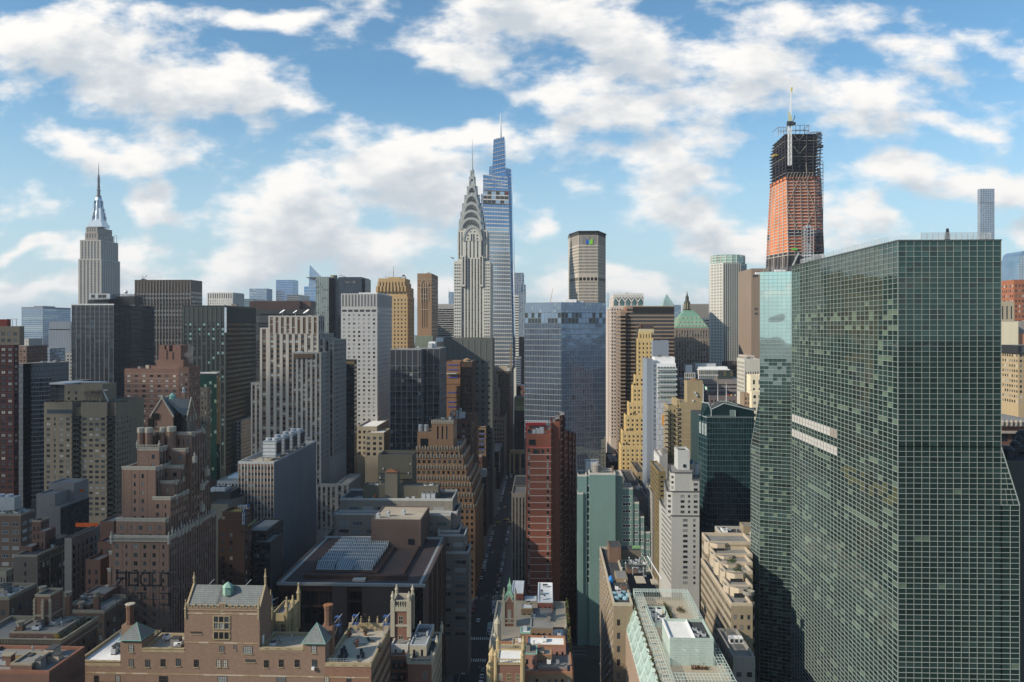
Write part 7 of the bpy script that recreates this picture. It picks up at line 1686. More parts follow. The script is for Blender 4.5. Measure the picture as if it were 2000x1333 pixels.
# near left: slab, orange stepped tower, grey flats
RIB=wall('pale_slab_rib',(.42,.44,.45),rough=.5,var=.06)
def slab():
 D=350;o=B('office_slab','long grey slab with white ribs and a row of steel cooling towers on top',540,D)
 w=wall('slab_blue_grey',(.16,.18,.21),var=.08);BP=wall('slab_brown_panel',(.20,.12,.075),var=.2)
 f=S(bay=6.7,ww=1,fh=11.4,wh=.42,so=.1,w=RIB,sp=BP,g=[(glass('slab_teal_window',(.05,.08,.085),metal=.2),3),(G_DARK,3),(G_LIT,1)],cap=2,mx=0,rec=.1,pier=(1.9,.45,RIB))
 r=o.m(465,535,905,D,xs=617,front=f,side=S(bay=4.6,ww=1,fh=11.4,wh=.55,w=w,g=[(wall('slab_side_shade',(.075,.09,.115),rough=.3),1)],cap=2,mx=0,pier=(1.9,.55,wall('slab_side_rib_shaded',(.26,.28,.31),rough=.5))),w=RIB,roof=R_TAN,par=.7,pv=1180,parw=RIB)  # side ribs and panels darkened in colour to stand for shade
 x0,x1,y0,y1,z=r
 for i in range(4):
  x,y=Xp(524,D+4)+i*0.25,D+9+i*11;mb=o.new('cooling_tower')
  mb.box(x-3.2,x+3.2,y-3.6,y+3.6,z+1.6,z+9,wall('cooling_tower_zinc',(.26,.29,.32),rough=.5,var=.2))
  mb.box(x+3.2,x+3.25,y-3,y+3,z+3,z+8,M_DKSTEEL);mb.box(x-2.8,x+2.8,y-3.65,y-3.6,z+2,z+8.4,M_GREYM)
  for j in range(4):mb.box(x-3.3,x+3.3,y-3.72,y-3.65,z+2.4+j*1.7,z+2.55+j*1.7,M_DKSTEEL)
  for e in(-1.5,1.5):mb.lathe(x+e,y,[(1.3,z+9),(1.4,z+10),(1.1,z+10.1)],M_GREYM,12)
  for ex in(-3,3):
   for ey in(-3.3,3.3):mb.box(x+ex-.15,x+ex+.15,y+ey-.15,y+ey+.15,z,z+1.6,M_DKSTEEL)
 pp=o.p('roof_pipes')
 for i in range(3):pp.bar((x0+1.5+i*.8,y0+2,z+.6),(x0+1.5+i*.8,y1-3,z+.6),.35,M_STEEL,6)
 pp.bar((x0+1.5,y0+5,z+.6),(x1-5,y0+5,z+.6),.35,M_STEEL,6)
 for i in range(3):mb=o.new('vent');mb.box(x1-4+i,x1-3.2+i,y1-14,y1-13,z,z+1.2,M_DKSTEEL)
 o.done()
 o,r=simple('office_block','low tan roofed block with a white plant box, seen left of the ribbed slab',424,466,942,420,dep=60,front=S(bay=7,ww=.6,fh=11,wh=.6,w=RIB,g=OFFICE,cap=2),w=RIB,roof=R_TAN,par=.6,pv=1010)
 o.bx('plant_box',445,468,932,430,12,bot=947,mat=M_WHITE);o.done()
 o,r=simple('office_block','dim pale walled block with black roof fans behind the blue hotel sign',412,445,985,330,dep=20,front=S(blank=1,w=wall('cream_dim',(.22,.21,.17))),w=wall('cream_dim',(.22,.21,.17)),par=0,roof=R_DARK)
 o.m(418,450,962,340,dep=12,w=W_DK,par=.3,roof=R_DARK)
 for i in range(3):mb=o.new('roof_fan_unit');x=Xp(418+i*9,342);mb.box(x-1.1,x+1.1,341,347,Zp(962,430,340),Zp(962,430,340)+1.6,M_GREYM);mb.lathe(x,344,[(.9,Zp(962,430,340)+1.6),(.9,Zp(962,430,340)+2)],M_DKSTEEL,10)
 o.m(445,470,1000,335,dep=16,w=W_DK,par=.6,roof=R_DARK);o.done()
slab()
OR_=wall('orange_brown_brick',(.34,.20,.11),var=.14,brick=(.5,.2,(.37,.22,.125),(.26,.17,.11)));TCn=wall('cream_terracotta_trim',(.50,.44,.34),var=.1)
def ziggurat():
 D=470;o=B('office_tower','orange brown brick deco tower stepping down to the right with scalloped parapets',880,D)
 f=S(bay=9.6,ww=.5,fh=12.1,wh=.52,w=OR_,g=DARKS+[(G_BLUE,.6)],rec=.35,cap=4,mx=1.2,ind=True)
 steps=[(812,898,877,0,922),(812,905,893,-.6,0),(812,911,914,-1.2,0),(812,917,935,-1.8,0),(812,921,948,-2.2,0),(812,925,968,-2.6,0),(812,928,990,-3,0)]
 y1=D+46
 for i,(a,b,t,dy,_)in enumerate(steps):
  xr=None;Dn=D+dy
  X1=Xp(b,Dn)
  bot=None if i==len(steps)-1 else steps[i+1][2]+1
  r=o.m(a,b,t,Dn,dep=max(14,34+i*5),bot=bot,front=f,side=f(bay=10),w=OR_,roof=R_GREY,par=1.,pv=1190)
  n=int((r[1]-r[0])/1.6);tr=o.p('scalloped_trim')
  for j in range(n):x=r[0]+(j+.5)*(r[1]-r[0])/n;tr.box(x-.32,x+.32,Dn-.5,Dn-.05,r[4]-.6,r[4]+(1.9 if j%2 else 1.4),TCn)
  n=int((r[3]-r[2])/2.2)
  for j in range(n):y=r[2]+(j+.5)*(r[3]-r[2])/n;tr.box(r[1]+.05,r[1]+.45,y-.35,y+.35,r[4]-.6,r[4]+1.6,TCn)
 o.m(815,843,846,D+1,dep=16,bot=878,front=S(bay=30,ww=.6,fh=24,wh=.7,so=.05,w=OR_,g=DARKS,cap=5,rec=.4),w=OR_,roof=R_DARK,par=.8)
 o.m(843,885,824,D,dep=20,bot=878,front=S(bay=9.2,ww=.34,fh=27,wh=.96,so=.02,w=OR_,g=DARKS,cap=8,rec=.8,mx=8),side=S(bay=9.2,ww=.3,fh=40,wh=.6,w=OR_,g=DARKS,cap=8),w=OR_,roof=R_DARK,par=0,parw=OR_)
 tr=o.p('crown_finials')
 for i in range(14):x=Xp(843.5+i*3.15,D-.4);tr.lathe(x,D+.2,[(.45,Zp(828,860,D)),(.45,Zp(823,860,D)),(.1,Zp(819.5,860,D))],TCn,6)
 for px in(822,833):mb=o.new('water_tank');x=Xp(px,D+5);mb.lathe(x,D+5,[(1.5,Zp(846,px,D)),(1.5,Zp(833,px,D)),(1.1,Zp(831.5,px,D))],M_STEEL,12);mb.box(x-1,x+1,D+4,D+6,Zp(847,px,D),Zp(845,px,D),M_DKSTEEL)
 o.clutter(Xp(846,D),Xp(882,D),D+3,D+18,Zp(824,860,D),4);o.done()
ziggurat()
GF=wall('grey_buff_brick',(.255,.235,.205),var=.1,brick=(.6,.25,(.275,.255,.225),(.2,.19,.17)));GT=wall('pale_coping',(.48,.50,.50),var=.05)
def greyflats():
 D=372;o=B('apartment_building','wide grey brick setback flats with pale copings and an olive brick roof tower',780,D)
 f=S(bay=26,ww=.72,fh=15.6,wh=.52,so=.28,w=GF,g=[(G_BLIND,1.2),(G_MID,2),(G_DARK,3),(G_LIT,2)],rec=.2,cap=9,mx=8,ind=True,fr=(6,1,.08),frm=M_GREYM)
 kw=dict(w=GF,side=f(bay=30,mx=3),parw=GT,par=1.0)
 o.m(664,884,978,D+8,dep=22,bot=None,front=f(mx=14),roof=R_DARK,pv=1150,**kw)
 o.m(651,664,1006,D+5,dep=20,front=f(bay=12,ww=.5),roof=R_DARK,**kw)
 o.m(655,880,1007,D+2,dep=6,front=f(mx=3),roof=R_DARK,pv=1170,**kw)
 o.m(634,655,1052,D+1,dep=20,front=f(bay=12),roof=R_DARK,**kw)
 o.m(880,893,1003,D+6,dep=18,front=f(bay=12,ww=.6),roof=R_DARK,pv=1250,**kw)
 o.m(855,897,1040,D-1,dep=14,front=f(bay=24,mx=1),roof=R_DARK,pv=1250,**kw)
 o.m(855,908,1048,D-4,dep=14,front=f(bay=26,mx=1),roof=R_DARK,pv=1250,**kw)
 o.m(855,915,1082,D-8,dep=14,front=f(bay=26,mx=1),roof=R_DARK,pv=1250,**kw)
 OLV=wall('olive_grey_brick',(.15,.14,.105),var=.2)
 o.m(738,805,894,D+22,dep=14,bot=979,front=S(bay=22,ww=.6,fh=12,wh=.8,w=OLV,g=[(G_MID,1)],cap=32,base=20,mx=1,pat=[.6,0,0]),side=S(blank=1,w=OLV),w=OLV,roof=R_DARK,par=1.4)
 o.m(709,856,952,D+14,dep=8,bot=979,w=OLV,roof=R_GREY,par=.7,front=S(blank=1,w=OLV))
 o.m(752,776,923,D+12.5,dep=6,bot=979,w=wall('light_olive_brick',(.20,.185,.145),brick=(.6,.25,(.22,.2,.16),(.16,.15,.12))),roof=R_DARK,par=0)
 o.p('copper_cap').loft([[(Xp(752,D+12),D+12,Zp(923,764,D+12)),(Xp(776,D+12),D+12,Zp(923,764,D+12)),(Xp(776,D+12),D+18,Zp(923,764,D+12)),(Xp(752,D+12),D+18,Zp(923,764,D+12))],[(Xp(763,D+15)+a,D+15+b,Zp(917,764,D+12))for a,b in((-.1,-.1),(.1,-.1),(.1,.1),(-.1,.1))]],wall('rust_cap',(.30,.13,.06)))
 for i in range(7):mb=o.new('wall_bracket');px=RND.choice([742,748,790,797,801]);py=905+i*9;mb.box(Xp(px,D+22),Xp(px+1.5,D+22),D+21.6,D+22,Zp(py+3,px,D+22),Zp(py,px,D+22),M_WHITE)
 for i in range(3):mb=o.new('air_conditioner');a=823+i*9.3;x0,x1,z0,z1=Xp(a,D+10),Xp(a+8.4,D+10),Zp(977,830,D+10),Zp(964,830,D+10);mb.box(x0,x1,D+10,D+14,z0+.4,z1,M_STEEL);mb.box(x0+.1,x1-.1,D+9.95,D+10,z0+.6,z1-.5,M_GREYM);mb.lathe((x0+x1)/2,D+12,[(.7,z1),(.7,z1+.3)],M_DKSTEEL,10)
 mb=o.new('orange_vent');mb.box(Xp(730,D+10),Xp(734.5,D+10),D+10,D+11,Zp(976,732,D+10),Zp(966,732,D+10),wall('orange_rust',(.35,.12,.04)))
 o.clutter(Xp(670,D),Xp(735,D),D+10,D+16,Zp(978,700,D+8),4);o.clutter(Xp(780,D),Xp(820,D),D+10,D+13,Zp(978,700,D+8),3);o.clutter(Xp(712,D),Xp(735,D),D+15,D+21,Zp(952,700,D+14),3);o.clutter(Xp(808,D),Xp(850,D),D+15,D+21,Zp(952,700,D+14),4);o.done()
greyflats()
def court():
 D=300.;o=B('office_block','low brown granite block with a sunken tiled roof and rows of sawtooth glass skylights',700,D)
 GN=wall('brown_granite',(.16,.118,.10),var=.1,brick=(1.6,.9,(.175,.13,.11),(.10,.075,.065)));RT=wall('rusted_steel',(.09,.05,.04),var=.2);WG_=wall('stained_white_gutter',(.45,.45,.43),var=.35)
 X0,X1=Xp(541,D),Xp(831,D);z=Zp(1140,690,D);Yb=365.
 X1b=X1;k=D/F
 rf=o.p('roof');rf.quad((X0,D,z),(X1,D,z),(X1,Yb,z),(X0,Yb,z),R_BROWN)
 rm=o.p('roof_edge')
 rm.box(X0,X1,D-.6,D+.5,z-.9,z+.1,WG_);rm.box(X0,X0+1.0,D+.5,Yb,z-.8,z+.5,GN);rm.box(X0+1,X0+2.4,D+.5,Yb-1.5,z+.01,z+.16,WG_)
 rm.box(X1-2.6,X1-1.3,D+.5,Yb-1.5,z+.01,z+.2,WG_);rm.box(X1-1.3,X1,D+.5,Yb,z-.5,z+.7,GN);rm.box(X0,X1,Yb-1.5,Yb,z,z+.7,WG_)
 rs=o.p('roof_beams')
 for(a,b,c,d,h)in((X0+9,D+5,X1-8,D+8,1.4),(X0+9,D+8,X0+11,Yb-6,1.3),(X1-11,D+8,X1-9.8,Yb-6,1.3),(X0+12,Yb-6,X1-8,Yb-5,1.2)):rs.box(a,c,b,d,z,z+h,RT)
 def Q(a,b,t,bt,part,mat,y0,y1):o.p(part).box(Xp(a,D),Xp(b,D),y0,y1,Zp(bt,690,D),Zp(t,690,D),mat)
 Q(649,677,1143,1333,'granite_walls',GN,D,D+8);Q(707,800,1143,1333,'granite_walls',GN,D,D+8);Q(826,840-9,1141,1333,'granite_walls',GN,D,D+10)
 Q(541,707,1143,1157,'fascia',RT,D+.6,D+2);Q(800,827,1143,1150,'fascia',RT,D+.6,D+2)
 gd_=[(G_DARK,3),(glass('court_glass',(.03,.03,.03),metal=.3),2)];gz,mu=o.p('atrium_glazing'),o.p('atrium_frames')
 patch(gz,mu,(Xp(541,D),D+1.5,Zp(1186,600,D)),(Xp(649,D),D+1.5,Zp(1186,600,D)),(Xp(649,D),D+1.5,Zp(1157,600,D)),(Xp(541,D),D+1.5,Zp(1157,600,D)),12,1,gd_,.2,.3,RT)
 patch(gz,mu,(Xp(541,D),D+7,0),(Xp(800,D),D+7,0),(Xp(800,D),D+7,Zp(1157,600,D)),(Xp(541,D),D+7,Zp(1157,600,D)),22,12,gd_,.2,.3,RT)
 patch(gz,mu,(Xp(800,D),D+6,0),(Xp(827,D),D+6,0),(Xp(827,D),D+6,Zp(1150,810,D)),(Xp(800,D),D+6,Zp(1150,810,D)),3,12,[(G_DARK,1)],.15,.2,W_DK)
 Q(541,649,1186,1189,'fascia',RT,D+.8,D+2);Q(677,707,1175,1178,'fascia',RT,D+.8,D+2)
 for i in range(9):
  y=D+3+i*7.4;o.p('side_piers').box(X1-.9,X1-.2,y,y+(3.6 if i%2==0 else 1.2),0,z-.5,GN)
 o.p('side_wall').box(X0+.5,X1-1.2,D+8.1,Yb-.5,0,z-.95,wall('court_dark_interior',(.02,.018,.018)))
 sk=wall('skylight_frame',(.62,.66,.68),rough=.4);gg=glass('skylight_glass',(.12,.14,.15),metal=.1,rough=.25)
 base_=o.p('skylight_curb');
 sx0,sx1=Xp(616,D+14),Xp(728,D+14);base_.box(sx0-2.5,sx1+2.5,D+11,D+58,z,z+.9,RT)
 n=8;y0s=D+14.
 for col in range(3):
  for r in range(n):
   if col==1 and r==0:continue
   ya=y0s+r*5.1;yb=ya+4.2
   a=sx0+(sx1-sx0)*(col/3)+.35;b=sx0+(sx1-sx0)*((col+1)/3)-.35
   z0_,z1_=z+.9,z+3.4
   mb=o.new('skylight');fr_=mb
   if col==1 and r==1:ya-=5.1
   mb.quad((a,ya,z0_),(b,ya,z0_),(b,yb-.6,z1_),(a,yb-.6,z1_),gg)
   mb.quad((a,yb-.55,z1_),(b,yb-.55,z1_),(b,yb,z0_),(a,yb,z0_),gg)
   mb.poly([(b,ya,z0_),(b,yb,z0_),(b,yb-.55,z1_),(b,yb-.65,z1_)],gg);mb.poly([(a,yb,z0_),(a,ya,z0_),(a,yb-.65,z1_),(a,yb-.55,z1_)],gg)
   for j in range(9):t=j/8;x=a+(b-a)*t;mb.bar((x,ya-.05,z0_),(x,yb-.65,z1_+.05),.2,sk)
   for yy,zz in((ya,z0_),(yb-.6,z1_+.05)):mb.bar((a,yy,zz),(b,yy,zz),.26,sk)
   mb.bar((b,ya,z0_),(b,yb-.6,z1_),.2,sk);mb.bar((b,yb-.6,z1_),(b,yb,z0_),.2,sk)
 a=o.m(725,822,1017,348,dep=26,bot=1075,w=GN,roof=R_TAN,par=.4,roofn='plant_roof');z2=a[4]
 o.p('plant_tower_door').box(Xp(797,348),Xp(809,348),347.8,347.98,Zp(1064,800,348),Zp(1053,800,348),G_DARK)
 for i,px in enumerate((738,757,787)):mb=o.new('roof_vent');y=352+i*3;x=Xp(px,y);mb.box(x-.9,x+.9,y,y+1.6,z2,z2+1.8,M_GREYM);mb.bar((x,y+.6,z2+1.6),(x+1,y-.6,z2+2.6),.8,M_GREYM,8)
 for pts in(((690,1137),(718,1127),(723,1130),(700,1139)),):
  f_=[(Xp(p,D+3),D+3+i*.0,z+.3+(1139-q)*.06)for i,(p,q)in enumerate(pts)];o.p('roof_ramp').box(Xp(688,D+2),Xp(712,D+2),D+2,D+5,z,z+.8,WG_)
 o.done()
court()
HB=wall('dark_hotel_brick',(.11,.060,.045),var=.15,brick=(.5,.2,(.125,.07,.052),(.09,.06,.05)))
def hotel():
 D=290;o=B('hotel','dark red brick hotel block below the blue sign, right of the pinnacled brick tower',470,D)
 f=S(bay=17,ww=.34,fh=15.2,wh=.45,w=HB,g=FLATS,rec=.2,cap=16,mx=2,ind=True,pat=[.34,.34,0,.34])
 r=o.m(426,477,1022,D,xs=492,front=f,side=f(bay=16,pat=None),w=HB,roof=R_GREY,par=1.2,pv=1145)
 o.m(434,474,1005,D+4,dep=9,bot=1023,w=HB,roof=wall('ochre_roof',(.35,.28,.06)),par=1,front=S(blank=1,w=HB))
 o.bx('chimney',434,438,1011,D+1,1.2,bot=1022,mat=wall('pale_brick_chimney',(.38,.28,.18)));
 mb=o.new('green_awning');yy=D-.5;mb.quad((Xp(468,yy),yy,Zp(1040,475,yy)),(Xp(484,yy),yy+8,Zp(1030,484,yy)),(Xp(484,yy),yy+9,Zp(1024,484,yy)),(Xp(469,yy),yy,Zp(1036,475,yy)),wall('moss_green_roof',(.22,.28,.14)))
 o.done()
 o,r=simple('office_block','black glazed block right of the dark red brick hotel',478,520,1040,300,dep=20,front=S(bay=5,ww=.9,fh=9,wh=.7,w=W_DK,g=DARKS,cap=3),side=S(bay=5,ww=.9,fh=9,wh=.7,w=W_DK,g=DARKS,cap=3),w=W_DK,roof=R_GREY,par=.6,pv=1150);o.m(495,528,1062,296,dep=14,w=W_DK,front=S(bay=5,ww=.9,fh=9,wh=.7,w=W_DK,g=DARKS,cap=3),roof=R_GREY,par=.5,pv=1150);o.done()
 D=286;s=B('hotel_sign','blue vertical blade sign reading HOTEL across and TUDOR downwards',475,D,'sign');bl=wall('sign_blue',(.035,.10,.20),var=.1);wh=wall('sign_white_letters',(.72,.74,.76),var=.03)
 pn=s.p('sign_panel');pn.box(Xp(464.5,D),Xp(487,D),D,D+.6,Zp(994,475,D),Zp(986,475,D),bl);pn.box(Xp(472,D),Xp(479.5,D),D,D+.6,Zp(1026,475,D),Zp(994,475,D),bl)
 pn.box(Xp(474,D),Xp(478,D),D+.6,D+5,Zp(1012,475,D),Zp(1008,475,D),M_DKSTEEL)
 letters(s,'HOTEL',Xp(465.6,D),D-.06,Zp(993,475,D),Xp(469.2,D)-Xp(465.6,D),Zp(987.2,475,D)-Zp(993,475,D),Xp(4.15+465.6,D)-Xp(465.6,D),0,wh,.15)
 letters(s,'TUDOR',Xp(473.9,D),D-.06,Zp(1000.2,475,D),Xp(477.6,D)-Xp(473.9,D),Zp(995.2,475,D)-Zp(1000.2,475,D),0,-(Zp(995,475,D)-Zp(1001.2,475,D)),wh,.15)
 s.done()
FONT={'H':[(0,0,0,1),(1,0,1,1),(0,.5,1,.5)],'O':[(0,0,0,1),(1,0,1,1),(0,0,1,0),(0,1,1,1)],'T':[(.5,0,.5,1),(0,1,1,1)],'E':[(0,0,0,1),(0,0,1,0),(0,.5,.8,.5),(0,1,1,1)],'L':[(0,0,0,1),(0,0,1,0)],'U':[(0,0,0,1),(1,0,1,1),(0,0,1,0)],'D':[(0,0,0,1),(0,0,.7,0),(0,1,.7,1),(.7,0,1,.25),(1,.25,1,.75),(1,.75,.7,1)],'R':[(0,0,0,1),(0,1,1,1),(1,.55,1,1),(0,.55,1,.55),(.4,.55,1,0)]}
def letters(b,txt,x,y,z,w,h,sx,sz,mat,t,mirror=False,depth=.12):
 for i,ch in enumerate(txt):
  mb=b.new('letter');
  for a,c,d,e in FONT[ch]:
   if mirror:a,d=1-a,1-d
   p,q=Vector((x+i*sx+a*w,y,z+i*sz+c*h)),Vector((x+i*sx+d*w,y,z+i*sz+e*h))
   dd=(q-p).normalized()*t*.5;p-=dd;q+=dd;n_=Vector((0,1,0));sd=dd.normalized().cross(n_)*t*.5;yo=Vector((0,-depth,0))
   P8=[p-sd,q-sd,q+sd,p+sd];F8=[tuple(v+yo)for v in P8];K8=[tuple(v)for v in P8]
   mb.quad(*F8,mat)
   for j in range(4):k2=(j+1)%4;mb.quad(K8[j],K8[k2],F8[k2],F8[j],mat)
hotel()
CG=wall('mauve_grey_render',(.26,.235,.23),var=.08)
def blank():
 D=330;o=B('apartment_building','blank mauve grey building with a dark textured side screen and an orange roof strip',120,D)
 o.m(71,107,968,D,dep=14,w=CG,roof=R_GREY,par=.6,front=S(blank=1,w=CG));
 sd=wall('dark_perforated_screen',(.018,.022,.028),rough=.3,var=.5,big=.6)
 o.m(92,118,993,D-2,xs=174,w=CG,roof=R_TAN,par=.8,front=S(blank=1,w=CG),side=S(bay=5,ww=.7,fh=6,wh=.7,w=sd,g=[(wall('screen_panel',(.03,.036,.045),rough=.3,var=.5,big=.8),1),(G_DARK,1)],cap=2))
 o.m(95,145,946,D+10,dep=11,w=CG,bot=998,roof=R_GREY,par=.5,front=S(blank=1,w=CG),side=S(blank=1,w=CG))
 mb=o.new('ladder');
 for e in(0,1.4):mb.bar((Xp(105,D+9)+e,D+9.5,Zp(990,108,D+9)),(Xp(113,D+9)+e,D+9.5,Zp(952,112,D+9)),.15,M_DKSTEEL)
 mb=o.new('orange_barrier');og=wall('orange_barrier_net',(.70,.12,.02));yb=D+14
 mb.box(Xp(146,yb),Xp(163,yb),yb,yb+.2,Zp(961,155,yb),Zp(956,155,yb),og);o.done()
 G2=wall('warm_grey_grid_wall',(.25,.23,.21),var=.1)
 o,r=simple('apartment_building','warm grey flats with tall paired windows and an orange roof barrier',126,140,1056,262,xs=199,front=S(blank=1,w=G2),side=S(bay=15,ww=.5,fh=15,wh=.68,so=.15,w=G2,g=DARKS,rec=.3,cap=9,mx=1,ind=True,pat=[.55,.3,.3,.6]),w=G2,roof=R_GREY,par=.8)
 mb=o.new('orange_barrier');mb.box(r[1]-9,r[1]-.8,r[3]-1.2,r[3]-1,r[4]+.2,r[4]+1.6,MATS['orange_barrier_net']);o.done()
blank()
ALB=0.84
# near gothic brick complex
def brk(n,c,c2=None,m=(.2,.17,.15),w=.45,h=.16):return wall(n,c,var=.16,streak=.12,brick=(w,h,c2 or tuple(x*1.25 for x in c),m))
TBK=brk('tower_brown_brick',(.235,.135,.095));TST=wall('weathered_cream_stone',(.44,.40,.33),var=.2);SLATE=wall('slate_roof',(.165,.19,.18),var=.3,brick=(.5,.35,(.21,.22,.225),(.09,.10,.105)),rough=.6)
NBK=brk('near_tan_brick',(.235,.15,.105),(.28,.185,.135),(.22,.17,.13));NST=wall('honey_stone_trim',(.36,.29,.18),var=.2)
NRB=brk('near_red_brick',(.24,.115,.07),(.28,.14,.085))
def finial(mb,x,y,z,h,r,mat):
 mb.lathe(x,y,[(r,z),(r,z+h*.45),(r*1.5,z+h*.48),(r*1.1,z+h*.55),(r*.4,z+h*.85),(r*.7,z+h*.9),(.02,z+h)],mat,6)
def tudor_tower():
 o=B('apartment_tower','brown brick gothic stepped tower with cream stone trim, copper cupola and steep slate gables',290,240)
 f=S(bay=18,ww=.34,fh=16.3,wh=.5,w=TBK,g=FLATS,rec=.25,cap=5,mx=2,ind=True,fr=(2,2,.08),pat=[.34,.18,.42,.3],frm=M_DKSTEEL,pier=(2.6,.3,TBK))
 sd=S(bay=11,ww=.42,fh=16.3,wh=.56,w=TBK,g=DARKS+[(G_LIT,1.5)],rec=.25,cap=5,mx=1,sp=wall('dark_brick_spandrel',(.07,.042,.035)),pier=(3,.35,TBK))
 kw=dict(w=TBK,side=sd,parw=TST,roof=R_GREY)
 def M(a,b,top,D,back,front=f,par=.7,**k):
  q=dict(kw);q.update(k);r=o.m(a,b,top,D,dep=back-D,front=front,par=par,pv=1260,**q)
  t=o.p('stone_coping');t.box(r[0]-.15,r[1]+.15,r[2]-.15,r[2]+.5,r[4]+par-.05,r[4]+par+.35,TST)
  n=int((r[3]-r[2])/2.6)
  for j in range(n):
   if RND.random()<.6:y=r[2]+(j+.5)*2.6;t.box(r[1]-.2,r[1]+.25,y-.7,y+.7,r[4]-.6,r[4]+par+.3,TST)
  return r
 M(206,212,1150,239.6,262,front=S(blank=1,w=TBK));M(210,216,1117,239.8,264,front=S(blank=1,w=TBK));M(213,219,1083,240,266,front=S(blank=1,w=TBK))
 r0=M(218,330,1056,240,275,par=1.2)
 lt=o.p('lattice_band');x0,x1=r0[0],r0[1];z0,z1=Zp(1057,275,240),Zp(1050,275,240)
 for z in(z0,z1):lt.box(x0,x1,239.6,239.95,z-.12,z+.12,TST)
 n=22
 for i in range(n):
  a,b=x0+(x1-x0)*i/n,x0+(x1-x0)*(i+1)/n;lt.bar((a,239.7,z0),(b,239.7,z1),.14,TST);lt.bar((b,239.72,z0),(a,239.72,z1),.14,TST)
 for x in(x0,x1):finial(o.new('pinnacle'),x,239.9,z0-.8,3.8,.5,TST)
 M(227,323,1019,242.5,274);
 M(298,333,977,245,273.5);M(238,304,918,246,270,front=f(pat=[.0,.22,.3,.0],bay=15));M(292,340,945,249,273);M(298,352,915,253,272);
 r3=M(268,311,880,250,262,front=f(bay=16,pat=[.0,.3,.35]));
 bl=o.p('balustrade');z=r3[4]+.7
 for i in range(14):x=r3[0]+(r3[1]-r3[0])*i/13;bl.box(x-.08,x+.08,249.8,249.95,z,z+.9,TST)
 bl.box(r3[0]-.1,r3[1]+.1,249.75,250,z+.9,z+1.1,TST)
 for x in(r3[0],r3[1]):finial(o.new('pinnacle'),x,250,z,2.6,.35,TST)
 M(302,362,882,256,271);M(306,374,850,258.5,269,front=f(bay=10,fh=22,wh=.6))
 for px,ytop,w in((276,836,1.2),(291,836,1.2),(318,836,.9),(335,834,1.4)):
  mb=o.new('turret');y=254+(0 if px<300 else 3);x=Xp(px,y);mb.lathe(x,y,[(w,Zp(890,px,y)),(w,Zp(ytop+7,px,y))],TBK,8);mb.lathe(x,y,[(w*1.12,Zp(ytop+9,px,y)),(w*1.12,Zp(ytop,px,y)),(w*.8,Zp(ytop-1,px,y))],TST,8)
 M(270,296,848,254,262,front=S(blank=1,w=TBK),par=.2)
 D=260.;cr=o.p('gable_walls');xl,xr=Xp(295,D),Xp(338,D);ze,za,zb=Zp(812,316,D),Zp(779,316,D),Zp(852,316,D);xm=(xl+xr)/2;yb=D+9;xb=Xp(384,yb)
 cr.box(xl,xr,D,yb,zb,ze,TBK);cr.box(xr,xr+3.6,D+1.5,yb,zb,ze-1.5,TBK)
 for y in(D,yb-.4):cr.poly([(xl,y,ze),(xr,y,ze),(xm,y,za)],TBK)
 rf=o.p('roof_slopes');rf.quad((xl-.2,D,ze),(xl-.2,yb,ze),(xm,yb,za+.1),(xm,D,za+.1),SLATE);rf.quad((xr+.2,yb,ze),(xr+.2,D,ze),(xm,D,za+.1),(xm,yb,za+.1),SLATE)
 cp=o.p('gable_coping');cp.bar((xl-.3,D-.1,ze-.4),(xm,D-.1,za+.3),.55,TST);cp.bar((xr+.3,D-.1,ze-.4),(xm,D-.1,za+.3),.55,TST);cp.bar((xl,D-.1,zb+3),(xr,D-.1,zb+3),.3,TST)
 cp.box(xm-.35,xm+.35,D-.3,D+.2,za,za+1.2,TST)
 ym=(D+yb)/2+1;xg=xr+3.6;
 rf.quad((xm,D+2,za-.4),(xg,D+2.0,ze-1.4),(xg,ym,za-.6),(xm,ym,za-.4),SLATE);rf.quad((xg,yb,ze-1.4),(xm,yb,za-.4),(xm,ym,za-.4),(xg,ym,za-.6),SLATE)
 cr.poly([(xg,D+1.5,ze-1.5),(xg,yb,ze-1.5),(xg,ym,za-.3)],TBK)
 cp.bar((xg+.1,D+1.6,ze-1.8),(xg+.1,ym,za),.5,TST);cp.bar((xg+.1,yb,ze-1.8),(xg+.1,ym,za),.5,TST)
 for i in range(3):
  mb=o.new('lancet_window');y=D+2.4+i*2.4;mb.box(xg,xg+.06,y,y+.9,zb+1,ze-2.5,G_DARK);mb.box(xg,xg+.12,y-.2,y,zb+.5,ze-2,TST);mb.box(xg,xg+.12,y+.9,y+1.1,zb+.5,ze-2,TST);finial(o.new('pinnacle'),xg+.2,y+2,ze-2.4,2.4,.25,TST)
 mb=o.p('cupola');x,y=xm+1.4,D+4.5;mb.lathe(x,y,[(1.1,za-1.2),(1.1,za+.4),(1.3,za+.5),(.15,za+1.6)],M_COPPER,8)
 mb=o.p('chimney');mb.box(xm+3.6,xm+5,D+6,D+7.4,za-2,za+1.4,TBK);mb.lathe(xm+4.3,D+6.7,[(.5,za+1.4),(.5,za+2.6),(.7,za+2.7),(.1,za+3.4)],M_STEEL,8)
 sn=wall('black_scaffold_netting',(.012,.011,.012),var=.5);mb=o.p('black_netting')
 for a,b,t,bt,yy in((289,299,818,835,D-.6),(297,309,808,820,D-.4),(333,350,808,850,D+.8),(345,362,812,850,D+1.2),(329,342,846,862,D-2)):mb.box(Xp(a,yy),Xp(b,yy),yy,yy+1.2,Zp(bt,(a+b)/2,yy),Zp(t,(a+b)/2,yy),sn)
